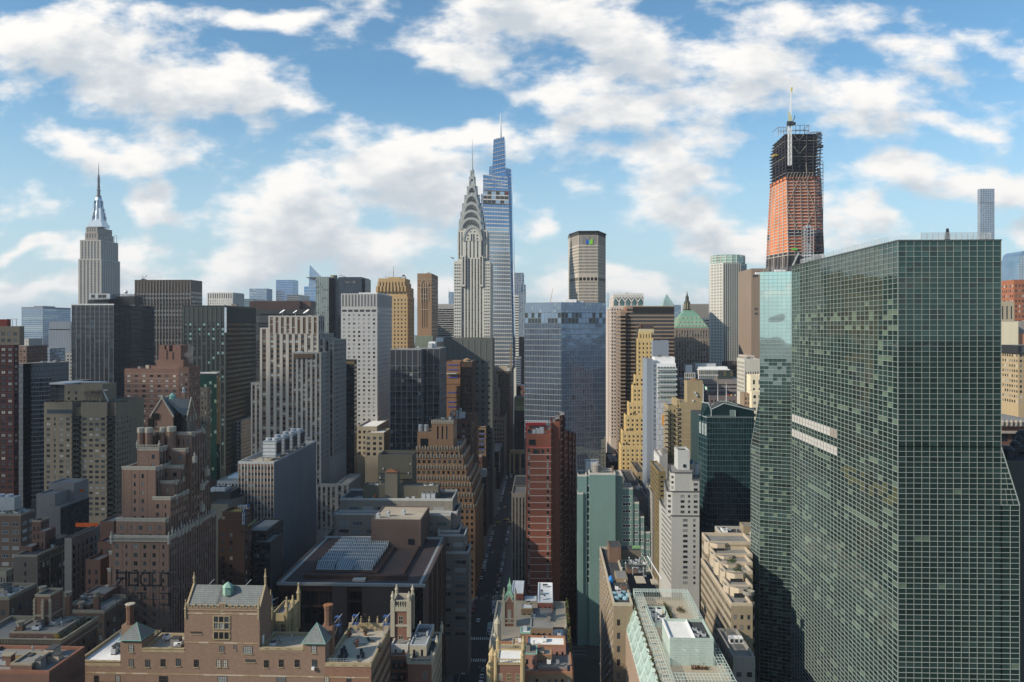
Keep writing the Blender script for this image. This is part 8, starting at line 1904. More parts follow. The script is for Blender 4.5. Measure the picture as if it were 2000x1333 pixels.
 for px,py,D_ in((342,1000,262),(352,958,262),(372,930,266),(338,905,256)):mb=o.new('stone_dormer');x=Xp(px,D_)+1.0;z=Zp(py,px,D_);xw=max(r0[1],x);mb.box(Xp(330,240)+.05,Xp(330,240)+.9,D_,D_+2,z,z+2.2,TST);finial(mb,Xp(330,240)+.4,D_+1,z+2,1.6,.3,TST)
 for i in range(16):finial(o.new('pinnacle'),Xp(330,240)+.1,242+i*2.05,Zp(1056,330,240)+.8,1.9 if i%3 else 3,.28,TST)
 o.done()
tudor_tower()
FONT.update({'C':[(0,0,0,1),(0,0,1,0),(0,1,1,1)],'I':[(.5,0,.5,1)],'Y':[(.5,0,.5,.5),(.5,.5,0,1),(.5,.5,1,1)]})
def roofsign():
 D=186.;o=B('rooftop_sign','dark steel rooftop sign seen from behind with reversed letters TUDOR CITY on a lattice frame',285,D,'sign');st=wall('sign_frame_steel',(.03,.033,.038),rough=.5);y=D
 fr_=o.p('frame');X=lambda p:Xp(p,y);Z=lambda p:Zp(p,285,y)
 for py in(1117.5,1145,1171,1182):fr_.bar((X(226),y,Z(py)),(X(347),y,Z(py)),.22,st)
 for i in range(11):px=228+i*11.8;fr_.bar((X(px),y,Z(1117)),(X(px),y,Z(1184)),.12,st);fr_.bar((X(px),y,Z(1171)),(X(min(px+11.8,346)),y+1.4,Z(1145)),.09,st);fr_.bar((X(px),y+1.5,Z(1117)),(X(px),y+1.5,Z(1184)),.1,st)
 tr=o.p('support_truss')
 for i in range(5):
  px=300+i*9
  for yy in(y,y+3):tr.bar((X(px),yy,Z(1184)),(X(px),yy,Z(1268)),.16,st)
 for j in range(8):
  za,zb=Z(1184+j*10.5),Z(1194.5+j*10.5)
  for i in range(4):a,b=X(300+i*9),X(309+i*9);tr.bar((a,y,za),(b,y,zb),.1,st);tr.bar((b,y+3,za),(a,y+3,zb),.1,st)
  tr.bar((X(300),y,zb),(X(336),y,zb),.1,st)
 for a,b,c,d in((240,1184,300,1225),(256,1184,318,1240),(270,1184,300,1215),(345,1145,336,1184),(336,1190,350,1120)):tr.bar((X(a),y,Z(b)),(X(c),y+1,Z(d)),.12,st)
 dk=wall('sign_letter_black',(.012,.013,.016),rough=.4)
 w,h=X(17)-X(0),Z(1119)-Z(1143);step=X(22.5)-X(0)
 letters(o,'RODUT',X(230),y-.1,Z(1143),w,h,step,0,dk,.42,mirror=True,depth=.25)
 letters(o,'YTIC',X(246),y-.1,Z(1180),w*.9,h*.9,step*1.02,0,dk,.36,mirror=True,depth=.25)
 o.done()
roofsign()
def big_window(o,a,b,top,bot,D,nx,ny,st=NST):
 mb=o.new('window');x0,x1,z0,z1=Xp(a,D),Xp(b,D),Zp(bot,(a+b)/2,D),Zp(top,(a+b)/2,D)
 gw,gh=(x1-x0)/nx,(z1-z0)/ny
 for i in range(nx):
  for j in range(ny):mb.quad((x0+i*gw,D-.02,z0+j*gh),(x0+(i+1)*gw,D-.02,z0+j*gh),(x0+(i+1)*gw,D-.02,z0+(j+1)*gh),(x0+i*gw,D-.02,z0+(j+1)*gh),pick(FLATS)if ny>1 or nx>3 else G_DARK)
 t=.17
 for i in range(nx+1):x=x0+i*gw;mb.box(x-t/2,x+t/2,D-.14,D-.021,z0,z1,st)
 for j in range(ny+1):z=z0+j*gh;mb.box(x0-t,x1+t,D-.15,D-.0215,z-t/2,z+t/2,st)
 q=.45
 for i in range(int((z1-z0)/q)):
  e=.32 if i%2 else .16;z=z0+i*q
  mb.box(x0-e,x0-t/2,D-.1,D-.02,z,z+q-.02,st);mb.box(x1+t/2,x1+e,D-.1,D-.02,z,z+q-.02,st)
 for i in range(1,nx*2):
  if i%2:x=x0+i*gw/2;mb.box(x-.02,x+.02,D-.06,D-.021,z0,z1,M_DKSTEEL)
 for j in range(1,ny*3):z=z0+j*gh/3;mb.box(x0,x1,D-.055,D-.0212,z-.018,z+.018,M_DKSTEEL)
def small_window(o,cx,cy,w,h,D,st=NBK,nx=3,ny=4,glassm=None):
 mb=o.new('window');x0,x1,z0,z1=Xp(cx-w/2,D),Xp(cx+w/2,D),Zp(cy+h/2,cx,D),Zp(cy-h/2,cx,D)
 gm=glassm or pick(FLATS);mb.quad((x0,D-.015,z0),(x1,D-.015,z0),(x1,D-.015,z1),(x0,D-.015,z1),gm)
 fm=wall('window_frame_brown',(.09,.07,.055));t=.07
 mb.box(x0-.0,x0+t,D-.07,D-.016,z0,z1,fm);mb.box(x1-t,x1,D-.07,D-.016,z0,z1,fm);mb.box(x0,x1,D-.068,D-.016,z0,z0+t,fm);mb.box(x0,x1,D-.068,D-.016,z1-t,z1,fm);mb.box(x0,x1,D-.065,D-.016,(z0+z1)/2-.03,(z0+z1)/2+.03,fm)
 for i in range(1,nx):x=x0+(x1-x0)*i/nx;mb.box(x-.02,x+.02,D-.05,D-.016,z0,z1,fm)
 for j in range(1,ny):z=z0+(z1-z0)*j/ny;mb.box(x0,x1,D-.045,D-.016,z-.015,z+.015,fm)
 mb.box(x0-.12,x1+.12,D-.16,D-.01,z0-.14,z0-.003,NST)
def complex_front():
 D=170.;o=B('apartment_building','near tan brick gothic block with slate gabled centre, battlements, pyramid roofed turrets and flat terraces',435,D)
 bl=S(blank=1,w=NBK)
 kw=dict(w=NBK,parw=NST,front=bl,side=bl)
 Z=lambda p:Zp(p,435,D)
 r=o.m(145,235,1301,D,dep=19,roof=R_WHITE,par=.7,roofn='left_roof',**kw)
 o.m(277,360,1274,D+.0,dep=9,roof=R_TAN,par=.7,**kw)
 o.m(235,277,1254,D-.01,dep=5.6,roof=R_GREY,par=0,**kw)
 o.m(360,507,1190,D,dep=7.5,roof=R_GREY,par=0,**kw)
 o.m(507,592,1272,D+.0,dep=9,roof=R_TAN,par=.7,**kw)
 o.m(592,635,1254,D-.01,dep=4.8,roof=R_GREY,par=0,**kw)
 rw=o.m(635,725,1302,D,xs=762,roof=wall('cream_paver_roof',(.47,.42,.33),var=.15,streak=0,brick=(1.2,1.2,(.44,.39,.31),(.36,.32,.25))),par=.75,roofn='right_roof',side=S(bay=11,ww=.5,fh=27,wh=.5,w=NBK,g=FLATS,rec=.2,cap=14,ind=True,fr=(2,2,.07)),w=NBK,parw=NST,front=S(blank=1,w=NRB))
 for a,b,py in((145,235,1297),(277,360,1270),(507,592,1268),(635,725,1298)):
  tr=o.p('stone_coping');tr.box(Xp(a,D),Xp(b,D),D-.12,D+.55,Z(py)-.02,Z(py)+.14,NST)
  for i in range(int((b-a)/22)):mb=o.new('parapet_bracket');x=Xp(a+14+i*22,D);mb.bar((x,D-.1,Z(py)-.6),(x+.25,D-.7,Z(py)-.25),.06,M_DKSTEEL);mb.bar((x-.5,D-.1,Z(py)+.3),(x+.5,D-.1,Z(py)+.3),.06,M_DKSTEEL)
 bc=o.p('belt_course')
 for a,b,py in((148,722,1319),(360,507,1256),(365,507,1199)):
  x=Xp(a,D)
  while x<Xp(b,D)-.3:
   w=RND.uniform(.8,2.4);e=min(x+w,Xp(b,D));bc.box(x,e-.02,D-.07,D-.013,Z(py)-.13,Z(py)+RND.choice([.13,.16]),RND.choice([NST,wall('pale_stone_block',(.50,.42,.32)),wall('dark_stone_block',(.34,.25,.15))]));x=e
 bt=o.p('battlements');z0=Z(1190)
 n=24
 for i in range(n):
  a,b=Xp(363+143*i/n,D),Xp(363+143*(i+1)/n,D)
  h=.75 if i%2==0 else .3
  if i in(11,12):h=1.1
  bt.box(a,b,D-.1,D+.35,z0-.15,z0+h,NBK);bt.box(a-.04,b+.04,D-.16,D+.4,z0+h,z0+h+.13,NST)
  if i%2==0:bt.box(a,a+.1,D-.17,D-.11,z0+.3,z0+h,NST);bt.box(b-.1,b,D-.17,D-.11,z0+.3,z0+h,NST)
 bt.box(Xp(363,D),Xp(506,D),D-.14,D-.02,z0-.3,z0-.12,NST)
 o.p('diamond').poly([(Xp(434,D)+a,D-.05,Z(1194)+b)for a,b in((-.35,0),(0,-.4),(.35,0),(0,.4))],NST)
 sl=o.p('slate_roof');ye,yr,yb=D+.4,D+4.2,D+7.6;zr=Zp(1143,450,yr);ze=z0+.1
 xl,xr=Xp(361,D)+.4,Xp(507,D)-.4
 sl.quad((xl,ye,ze),(xr,ye,ze),(xr,yr,zr),(xl,yr,zr),SLATE);sl.quad((xr,yb,ze),(xl,yb,ze),(xl,yr,zr),(xr,yr,zr),SLATE)
 gb=o.p('gable_walls')
 for x0,x1 in((xl-.4,xl),(xr,xr+.4)):
  for x in(x0,x1):gb.poly([(x,D,ze-.1),(x,yb,ze-.1),(x,yr,zr+.5)],NBK)
  gb.quad((x0,D,ze-.1),(x1,D,ze-.1),(x1,yr,zr+.5),(x0,yr,zr+.5),NST);gb.quad((x1,yb,ze-.1),(x0,yb,ze-.1),(x0,yr,zr+.5),(x1,yr,zr+.5),NST)
 for x,y,h in((xl-.2,yr,2.6),(xr+.2,yr,3.6),(xl-.2,D,3.2),(xr+.2,D,3.8),(xr+.2,yb,3)):finial(o.new('pinnacle'),x,y,(zr+.2 if y==yr else ze-2.2),h+(0 if y==yr else 1),.26,NST)
 dm=o.new('door');x=xr+.42;dm.box(x,x+.05,D+1.6,D+2.7,Z(1267),Z(1247),M_WHITE)
 cu=o.p('cupola');x=Xp(447,yr-1);cu.lathe(x,yr-1.4,[(1.12,ze+2.2),(1.12,zr+.1),(1.3,zr+.15),(.7,zr+.75),(.12,zr+1.15)],wall('pale_verdigris',(.26,.42,.34),rough=.6),6,.3)
 ld=o.p('roof_ladder')
 for e in(0,.45):ld.bar((Xp(421,ye)+e,ye+.1,ze+.3),(Xp(434,yr)+e,yr-.05,zr+.2),.06,M_DKSTEEL)
 for i in range(12):t=i/12;ld.bar((Xp(421,ye)+(Xp(434,yr)-Xp(421,ye))*t,ye+(yr-ye)*t,ze+.35+(zr-ze)*t),(Xp(421,ye)+.45+(Xp(434,yr)-Xp(421,ye))*t,ye+(yr-ye)*t,ze+.35+(zr-ze)*t),.04,M_DKSTEEL)
 for px in(408,480):mb=o.new('flood_light_arm');mb.bar((Xp(px,yr),yr,zr),(Xp(px+12,yr),yr-.3,zr+1.4),.1,M_GREYM);mb.bar((Xp(px+4,yr),yr,zr),(Xp(px+4,yr),yr,zr+1.0),.08,wall('blue_scaffold_paint',(.03,.08,.22)))
 for a,b,ap,pa in((233,278,1216,266),(590,637,1215,621)):
  y0,y1=D-.5,D+5.6 if a<300 else D+4.8;x0,x1=Xp(a,D),Xp(b,D);z0_=Z(1253);zt=Zp(ap,pa,D+2.6);xm,ym=(x0+x1)/2,(y0+y1)/2
  pr=o.new('pyramid_roof');tm=(xm,ym,zt);c=[(x0,y0,z0_),(x1,y0,z0_),(x1+.2,y1,z0_),(x0,y1,z0_)]
  for i in range(4):pr.poly([c[i],c[(i+1)%4],tm],SLATE)
  for i in range(4):pr.bar(c[i],tm,.14,M_COPPER);pr.bar(c[i],c[(i+1)%4],.16,M_COPPER)
 for a,b,t,yy,nm in((628,649,1186,D+4,'red'),(237,262,1184,D+9,'brown')):
  mb=o.new('chimney');x0,x1=Xp(a,yy),Xp(b,yy);mm=NRB if nm=='red' else NBK;zt=Zp(t,a,yy);mb.box(x0,x1,yy,yy+2.2,Z(1330),Zp(t+38,a,yy),mm)
  mb.lathe((x0+x1)/2,yy+1.1,[(1.05,Zp(t+38,a,yy)),(.85,Zp(t+30,a,yy)),(.85,Zp(t+8,a,yy)),(.98,Zp(t+6,a,yy)),(.98,zt)],wall('rusty_brick_stack',(.13,.07,.045),brick=(.4,.15,(.16,.085,.055),(.15,.1,.08))),8,math.pi/8)
  mb.lathe((x0+x1)/2,yy+1.1,[(1.1,zt),(1.1,zt+.2),(.7,zt+.25)],TST if nm!='red' else wall('rust_cap',(.2,.1,.06)),8,math.pi/8)
 big_window(o,417.5,448,1203.5,1229,D,3,2);big_window(o,417.5,448,1234,1249,D,3,1)
 for cx,cy,w,h in((256,1267,9.5,15),(256,1295,9,15),(288,1296,9,15),(318,1295,9,15),(348,1294,9,15),(433,1268,9,13),(458.5,1265,5,9),(484,1270,18,14.5),(383,1296,9,15),(427,1296,9,15),(440,1296,9,15),(489,1291,19,6),(383,1236,22,4.5),(489,1211,1,1),(520,1297,9,15),(549,1296,9,15),(580,1296,9,15),(613,1268,10,16),(614,1296,9,15),(188,1328,9,17),(230,1328,9,17),(319,1328,17,15),(434,1328,18,14),(549,1328,18,14),(638,1328,9,15),(681,1328,9,13)):
  if w>2:small_window(o,cx,cy,w,h,D-(.02 if 233<cx<278 or 590<cx<636 else 0),nx=4 if w>12 else 2)
 mb=o.new('air_conditioner');mb.box(Xp(609.5,D),Xp(615,D),D-.6,D-.1,Z(1304),Z(1299),M_WHITE)
 o.clutter(Xp(150,D),Xp(232,D),D+2,D+18,r[4],5);o.clutter(Xp(280,D),Xp(356,D),D+1,D+8,Z(1274),6);o.clutter(Xp(510,D),Xp(588,D),D+1,D+8,Z(1272),4)
 rl=o.p('terrace_railing');z=rw[4]+.75
 for i in range(14):x=rw[0]+.4+(rw[1]-rw[0]-.8)*i/13;rl.bar((x,D+.3,z),(x,D+.3,z+.75),.05,M_GREYM)
 for h in(.4,.75):rl.bar((rw[0]+.4,D+.3,z+h),(rw[1]-.3,D+.3,z+h),.05,M_GREYM);rl.bar((rw[1]-.3,D+.3,z+h),(rw[1]-.3,rw[3]-.4,z+h),.05,M_GREYM)
 for i in range(20):y=D+.5+i*1.0;rl.bar((rw[1]-.3,y,z),(rw[1]-.3,y,z+.75),.05,M_GREYM)
 zf=rw[4]
 sc_=wall('blue_scaffold_paint',(.03,.08,.22));
 for px,yy in((656,188),(690,189),(750,189)):
  mb=o.new('scaffold_frame');x=Xp(px,yy)
  for e in(0,1.3):
   for d in(0,1.2):mb.bar((x+e,yy-d,zf),(x+e,yy-d,zf+4.4),.09,sc_)
  for h in(2.2,4.2):mb.box(x,x+1.3,yy-1.2,yy,zf+h,zf+h+.12,sc_)
  mb.bar((x,yy-1.2,zf),(x+1.3,yy-1.2,zf+4.2),.06,M_GREYM);mb.bar((x-.8,yy-1.2,zf+2),(x+1.8,yy-1.2,zf+5.2),.09,M_WHITE)
 tr=o.p('rear_parapet');tr.box(rw[0],rw[1],rw[3]-.4,rw[3]+.1,zf,zf+1.6,NST)
 for i in range(5):finial(o.new('pinnacle'),rw[0]+1+i*(rw[1]-rw[0]-2)/4,rw[3]-.2,zf+1.4,1.9,.22,NST)
 CH=wall('chapel_yellow_stone',(.38,.31,.18),var=.2);yc=D+13.
 r=o.m(531,560,1205,yc,dep=9,w=CH,front=S(bay=14,ww=.6,fh=42,wh=.75,so=.1,w=CH,g=FLATS,rec=.3,cap=8,ind=True,fr=(3,4,.1),frm=CH),side=S(bay=20,ww=.6,fh=42,wh=.75,so=.1,w=CH,g=FLATS,rec=.3,cap=8,ind=True,fr=(3,4,.1),frm=CH),roof=R_GREY,par=.8,parw=CH)
 for x,y,h in((r[0],yc,3),(r[1],yc,4.6),(r[1],yc+9,5),(r[1],yc+4.5,3.4)):mb=o.new('pinnacle');mb.lathe(x,y,[(.4,r[4]-6),(.4,r[4]+.6)],CH,6);finial(mb,x,y,r[4]+.2,h,.42,CH)
 sc2=o.p('scaffold')
 for i in range(6):
  x,y=r[0]-1-i*.25,yc+2+i
  sc2.bar((x,y,r[4]-5),(x,y,r[4]+3),.08,sc_)
 for i in range(8):sc2.bar((r[0]-2.5,yc+3,r[4]-5+i),(r[0]-.6,yc+6,r[4]-4.6+i),.07,M_GREYM if i%2 else sc_)
 o.done()
 zf=rw[4];cu=wall('dark_cushion',(.045,.047,.05));fr_=wall('dark_chair_frame',(.03,.03,.03))
 def lounge(px,yy,rz,lab,first=None):
  loc=(Xp(px,yy),yy,zf)
  if first is None:
   t=thing('lounge_chair',lab,'lounge chair',loc,rz,'dark lounge chairs on the cream roof terrace')
   m=MB();m.box(-.34,.34,-.9,.35,.28,.42,cu);m.build('seat',t);m=MB();m.loft([[(-.34,.3,.35),(.34,.3,.35),(.34,.42,.35),(-.34,.42,.35)],[(-.34,.7,.95),(.34,.7,.95),(.34,.82,.92),(-.34,.82,.92)]],cu);m.build('backrest',t)
   for sx in(-.3,.3):
    for sy in(-.8,.3):m=MB();m.box(sx-.03,sx+.03,sy-.03,sy+.03,0,.28,fr_);m.build('leg',t)
   return t
  c=copy_tree(first);c.location=loc;c.rotation_euler=(0,0,rz);c['label']=lab;return c
 L0=lounge(668,176.5,.3,'dark lounge chair on the cream terrace, one of the loose row beside the red chimney')
 for px,yy,rz in((672,178,.2),(667,174.4,.1),(676,176,.5),(663,172.8,.3),(674,173.5,-.2),(709,174.6,.2),(706,176.5,.3),(699,173,.1)):lounge(px,yy,rz,L0['label'],L0)
 L1=lounge(723,183.5,1.2,'dark lounge chair standing alone at the far right of the cream terrace',L0);L1['group']='dark lounge chairs on the cream roof terrace'
 tb=thing('bench','low grey slatted bench in the middle of the cream terrace','bench',(Xp(703,182),182,zf));m=MB()
 for i in range(5):m.box(-1.2,1.2,-.4+i*.17,-.28+i*.17,.42,.46,M_GREYM)
 m.build('seat',tb)
 for sx in(-1.1,1.1):m=MB();m.box(sx-.04,sx+.04,-.38,.38,0,.42,M_DKSTEEL);m.build('leg',tb)
 def planter(px,yy,lab,c=(.10,.035,.02),s=1.):
  t=thing('potted_plant',lab,'plant',(Xp(px,yy),yy,zf));m=MB();m.lathe(0,0,[(.25,0),(.38,.5),(.34,.5),(.3,.44)],wall('terracotta_pot',(.30,.12,.06)),10);m.build('pot',t)
  m=MB();lf=wall('leaf_%d'%int(c[0]*1000),c,var=.4)
  for i in range(120):
   p=Vector((RND.gauss(0,.3),RND.gauss(0,.3),.6+abs(RND.gauss(.3,.35))))*s;u,v=Vector([RND.uniform(-1,1)for _ in range(3)])*.12,Vector([RND.uniform(-1,1)for _ in range(3)])*.12
   m.poly([tuple(p-u),tuple(p+v),tuple(p+u),tuple(p-v)],lf)
  m.build('foliage',t)
 planter(697,180.5,'rust leaved potted shrub among the lounge chairs',(.16,.06,.03),1.2);planter(682,186,'small brown potted shrub near the scaffold frames',(.10,.05,.03));planter(714,187,'tiny dark potted shrub at the back edge of the cream terrace',(.05,.05,.03))
 planter(712,189,'broad dark rusty shrub against the rear stone parapet',(.07,.04,.025),2.6);planter(741,178,'small green potted plant by the right railing of the cream terrace',(.05,.08,.02))
complex_front()
def small_towerblock():
 D=200.;ST_=wall('old_cream_stone',(.42,.39,.31),var=.25);RBq=brk('quoined_red_brick',(.20,.09,.06))
 o=B('apartment_building','narrow gothic building with a cream pinnacled tower, left of the dark street',815,D)
 r=o.m(767,799,1182,D+6,xs=806,w=RBq,parw=ST_,par=1.2,roof=R_GREY,front=S(bay=34,ww=.34,fh=38,wh=.6,so=.2,w=RBq,g=FLATS,rec=.25,cap=14,mx=3,ind=True,fr=(2,3,.1),frm=ST_),side=S(blank=1,w=RBq))
 q=o.p('quoins')
 for x in(r[0],r[1]):
  q.box(x-.55,x+.55,r[2]-.35,r[2]+.5,Zp(1262,783,D),r[4]+1.2,ST_);q.box(x-.5,x+.5,r[3]-.5,r[3]+.3,Zp(1262,783,D),r[4]+1.2,ST_)
 q.box(r[0],r[1],r[2]-.2,r[2]-.01,Zp(1224,783,D+6),Zp(1220,783,D+6),ST_);q.box(r[0],r[1],r[2]-.25,r[2]-.01,r[4]-1.6,r[4],ST_)
 for x in(r[0],r[1]):
  for y in(r[2],r[3]):finial(o.new('pinnacle'),x,y,r[4]+1,2.6,.4,ST_)
 for i in range(7):x=r[0]+(i+.5)*(r[1]-r[0])/7;q.box(x-.12,x+.12,r[2]-.26,r[2]-.2,r[4]-.4,r[4]+1,G_DARK)
 b=o.m(797,843,1298,D-4,xs=863,w=RBq,parw=ST_,par=.6,roof=R_DARK,front=S(bay=22,ww=.26,fh=22,wh=.6,w=RBq,g=FLATS,rec=.2,cap=12,mx=3,ind=True,fr=(2,3,.08),frm=ST_,pat=[.0,.4]),side=S(bay=12,ww=.5,fh=22,wh=.6,w=ST_,g=DARKS,rec=.3,cap=8))
 lt=o.p('lattice_parapet');z0,z1=b[4]+.3,b[4]+1.5
 for y in(b[2]-.15,):
  for z in(z0,z1):lt.box(b[0],b[1],y-.1,y+.12,z-.1,z+.1,ST_)
  n=9
  for i in range(n):a,c=b[0]+(b[1]-b[0])*i/n,b[0]+(b[1]-b[0])*(i+1)/n;lt.bar((a,y,z0),(c,y,z1),.12,ST_);lt.bar((c,y-.02,z0),(a,y-.02,z1),.12,ST_)
 for x,y in((b[0],b[2]),(b[1],b[2]),(b[1],b[3]),(b[1],(b[2]+b[3])/2),(b[0],b[3])):finial(o.new('pinnacle'),x,y,b[4]+.3,3.2,.38,ST_)
 p=o.m(800,833,1262,D+1,xs=848,bot=1290,w=ST_,parw=M_GREYM,par=.3,roof=wall('blue_grey_roof',(.26,.28,.30),var=.3),front=S(bay=14,ww=.3,fh=22,wh=.6,w=ST_,g=DARKS,cap=5,ind=True),side=S(blank=1,w=ST_))
 o.clutter(p[0],p[1],p[2],p[3],p[4],8);o.clutter(b[0],b[1],b[2]+10,b[3],b[4],3)
 w_=o.m(764,797,1262,D+2,dep=8,w=wall('white_annex',(.52,.52,.50)),roof=R_GREY,par=.4,front=S(bay=16,ww=.25,fh=14,wh=.5,w=wall('white_annex',(.52,.52,.50)),g=DARKS,cap=4,ind=True))
 o.m(762,797,1284,D-.5,dep=2,w=RBq,roof=R_GREY,par=.3,front=S(bay=12,ww=.35,fh=22,wh=.6,w=RBq,g=DARKS,cap=6))
 fe=o.p('fire_escape')
 for i in range(4):z=Zp(1292+i*12,775,D-1);fe.box(Xp(764,D-1),Xp(792,D-1),D-1.9,D-.8,z,z+.08,M_DKSTEEL);fe.bar((Xp(766,D-1.3),D-1.3,z),(Xp(788,D-1.3),D-1.3,z-1.5),.1,M_DKSTEEL)
 o.done()
small_towerblock()
def right_gothic():
 ST_=MATS['old_cream_stone'];YS=wall('yellow_cream_stone',(.46,.37,.21),var=.2);PK_=wall('pink_render',(.36,.19,.15),var=.15);OB_=brk('ochre_brick',(.22,.15,.09));CP=wall('orange_coping',(.34,.17,.10))
 D=205.;o=B('apartment_building','gothic block with a green spired tower and white patchwork roofs, right of the street',1030,D)
 bw=S(bay=12,ww=.4,fh=20,wh=.5,w=OB_,g=FLATS,rec=.2,cap=14)
 base=o.m(955,1112,1268,D+25,dep=38,w=OB_,parw=ST_,par=.8,roof=R_TAN,front=bw,left=True,side=bw)
 o.m(955,1118,1316,D+5,dep=19.9,w=OB_,parw=CP,par=.6,roof=R_GREY,front=bw(cap=6),left=True,side=bw)
 t=o.m(968,1020,1298,D-6,dep=9,w=RBq_,parw=YS,par=.3,roof=R_WHITE,left=True,front=S(bay=20,ww=.5,fh=30,wh=.5,w=RBq_,g=FLATS,cap=12,rec=.2,ind=True,fr=(3,2,.1),frm=YS),side=S(blank=1,w=RBq_))
 lt=o.p('lattice_balcony')
 for y in(t[2]-.1,t[3]):
  z0,z1=t[4]+.1,t[4]+1.3
  for z in(z0,z1):lt.box(t[0],t[1],y-.1,y+.12,z-.12,z+.12,YS)
  n=10
  for i in range(n):a,c=t[0]+(t[1]-t[0])*i/n,t[0]+(t[1]-t[0])*(i+1)/n;lt.bar((a,y,z0),(c,y,z1),.13,YS);lt.bar((c,y-.02,z0),(a,y-.02,z1),.13,YS)
 for x in(t[0],t[1]):
  for y in(t[2],t[3]):m_=o.new('pinnacle');m_.lathe(x,y,[(.45,t[4]-12),(.45,t[4]+1.4)],YS,6);finial(m_,x,y,t[4]+1.2,2.4,.42,YS)
 for i,(px,yy,py)in enumerate(((958,D-4,1303),(962,D+4,1280),(966,D+15,1250),(972,D+30,1218))):m_=o.new('turret');x=Xp(px,yy);z=Zp(py,px,yy);m_.lathe(x,yy,[(1.0,z-14),(1.0,z),(1.15,z+.1),(.75,z+1),(.25,z+1.8),(.05,z+2.6)],YS if i<2 else ST_,8)
 y=D+42;a,b=Xp(983,y),Xp(1006,y);w=b-a
 tw=o.m(983.5,1006,1176,y,dep=w,w=ST_,parw=ST_,par=0,roof=R_GREY,left=True,front=S(bay=24,ww=.42,fh=46,wh=.5,so=.3,w=RBq_,g=FLATS,cap=6,rec=.25,mx=3,ind=True,fr=(2,3,.12),frm=ST_),side=S(blank=1,w=ST_))
 q=o.p('tower_quoins')
 for x in(tw[0],tw[1]):q.box(x-.42,x+.42,y-.25,y+.6,Zp(1270,995,y),tw[4]+.5,ST_);finial(o.new('pinnacle'),x,y,tw[4]+.3,3,.3,ST_);finial(o.new('pinnacle'),x,y+w,tw[4]+.3,3,.3,ST_)
 for py in(1208,1216):q.box(tw[0],tw[1],y-.2,y-.01,Zp(py+2,995,y),Zp(py,995,y),ST_)
 xm,ym=(tw[0]+tw[1])/2,y+w/2;z=tw[4];sp=o.p('green_spire');vg=wall('pale_green_copper',(.25,.46,.33),var=.2,rough=.6)
 sq=lambda h,zz:[(xm-h,ym-h,zz),(xm+h,ym-h,zz),(xm+h,ym+h,zz),(xm-h,ym+h,zz)]
 sp.loft([sq(w*.5,z),sq(w*.42,z+.6),sq(w*.2,z+2.6),sq(w*.15,z+3),sq(w*.17,z+3.1),sq(w*.17,z+4.2),sq(w*.2,z+4.3),sq(w*.09,z+5.2),sq(.02,z+7.0)],vg)
 gq=o.p('tower_gable');gq.poly([(tw[0]+.3,y-.15,z),(tw[1]-.3,y-.15,z),(xm,y-.15,z+2.6)],ST_);gq.poly([(tw[0]+.9,y-.2,z+.1),(tw[1]-.9,y-.2,z+.1),(xm,y-.2,z+1.7)],RBq_)
 for a,b,top,yy,dp,wm,rm,pr,pw in((1022,1049,1279,D+8,6,PK_,R_GREY,.2,M_COPPER),(1049,1078,1282,D+10,5,OB_,R_TAN,.4,CP),(1050,1108,1306,D+6.5,3,PK_,R_GREY,.3,R_GREY),(1027,1105,1264,D+17,7,PK_,R_WHITE,.5,CP),(1078,1104,1262,D+24,13,PK_,R_WHITE,.5,CP),(1016,1036,1238,D+24,4,OB_,R_WHITE,.4,M_COPPER),(1035,1080,1228,D+30,8,OB_,R_GREY,.3,R_GREY),(1018,1040,1190,D+52,5,OB_,R_WHITE,.3,YS),(1037,1078,1212,D+46,10,OB_,R_GREY,.3,R_GREY),(1080,1100,1222,D+46,16,OB_,R_TAN,.3,wall('pale_render',(.42,.38,.30))),(1000,1022,1262,D+22,5,ST_,R_TAN,.3,ST_),(980,1004,1300,D+12,7,RBq_,R_GREY,.3,M_GREYM)):
  r=o.m(a,b,top,yy,dep=dp,w=wm,roof=rm,par=pr,parw=pw,left=True,front=S(bay=11,ww=.36,fh=20,wh=.5,w=wm,g=DARKS,cap=5,rec=.15,ind=True,fr=(1,2,.07)),side=S(blank=1,w=wm))
  o.clutter(*r[:4],r[4],2)
 hd=o.p('roof_garden');lfs=[wall('garden_green_a',(.045,.075,.02),var=.4),wall('garden_green_b',(.09,.10,.03),var=.4),wall('garden_brown',(.10,.06,.03),var=.4)]
 for i in range(1500):
  yy=RND.uniform(D+18,D+60);px=1065+(1112-1065)*230/yy+RND.uniform(-1.5,3.5);x=Xp(px,yy);zz=base[4]+1+abs(RND.gauss(0,.9))*(1 if int(yy/4)%3 else .4)
  p=Vector((x,yy,zz));u,v=Vector([RND.uniform(-1,1)for _ in range(3)])*.28,Vector([RND.uniform(-1,1)for _ in range(3)])*.28;hd.poly([tuple(p-u),tuple(p+v),tuple(p+u),tuple(p-v)],lfs[int(yy*.7)%3])
 hp=o.p('margin_walls');x0,x1=Xp(1106,D+25),Xp(1117,D+25);hp.box(x1-.3,x1,D+10,D+63,base[4]-3,base[4]+1.0,CP);o.p('margin_terrace').box(x0,x1-.3,D+10,D+63,0,base[4]-.5,OB_)
 o.done()
 RW_=brk('row_house_red',(.25,.07,.05));D=290.
 o,r=simple('row_house','small red brick house with a bright white roof just behind the green spire',999,1022,1160,D,dep=14,w=RW_,roof=R_WHITE,front=S(bay=11,ww=.3,fh=18,wh=.5,w=RW_,g=DARKS,cap=4,rec=.15,ind=True),parw=M_WHITE,par=.3,left=True);o.done()
 o,r=simple('row_house','red brick house with a large flat white roof and hatch below the tall red tower',1050,1080,1178,262,dep=20,w=RW_,roof=R_WHITE,front=S(bay=11,ww=.3,fh=18,wh=.5,w=RW_,g=DARKS,cap=4,rec=.15,ind=True),parw=M_WHITE,par=.3,left=True);o.clutter(*r[:4],r[4],3);o.done()
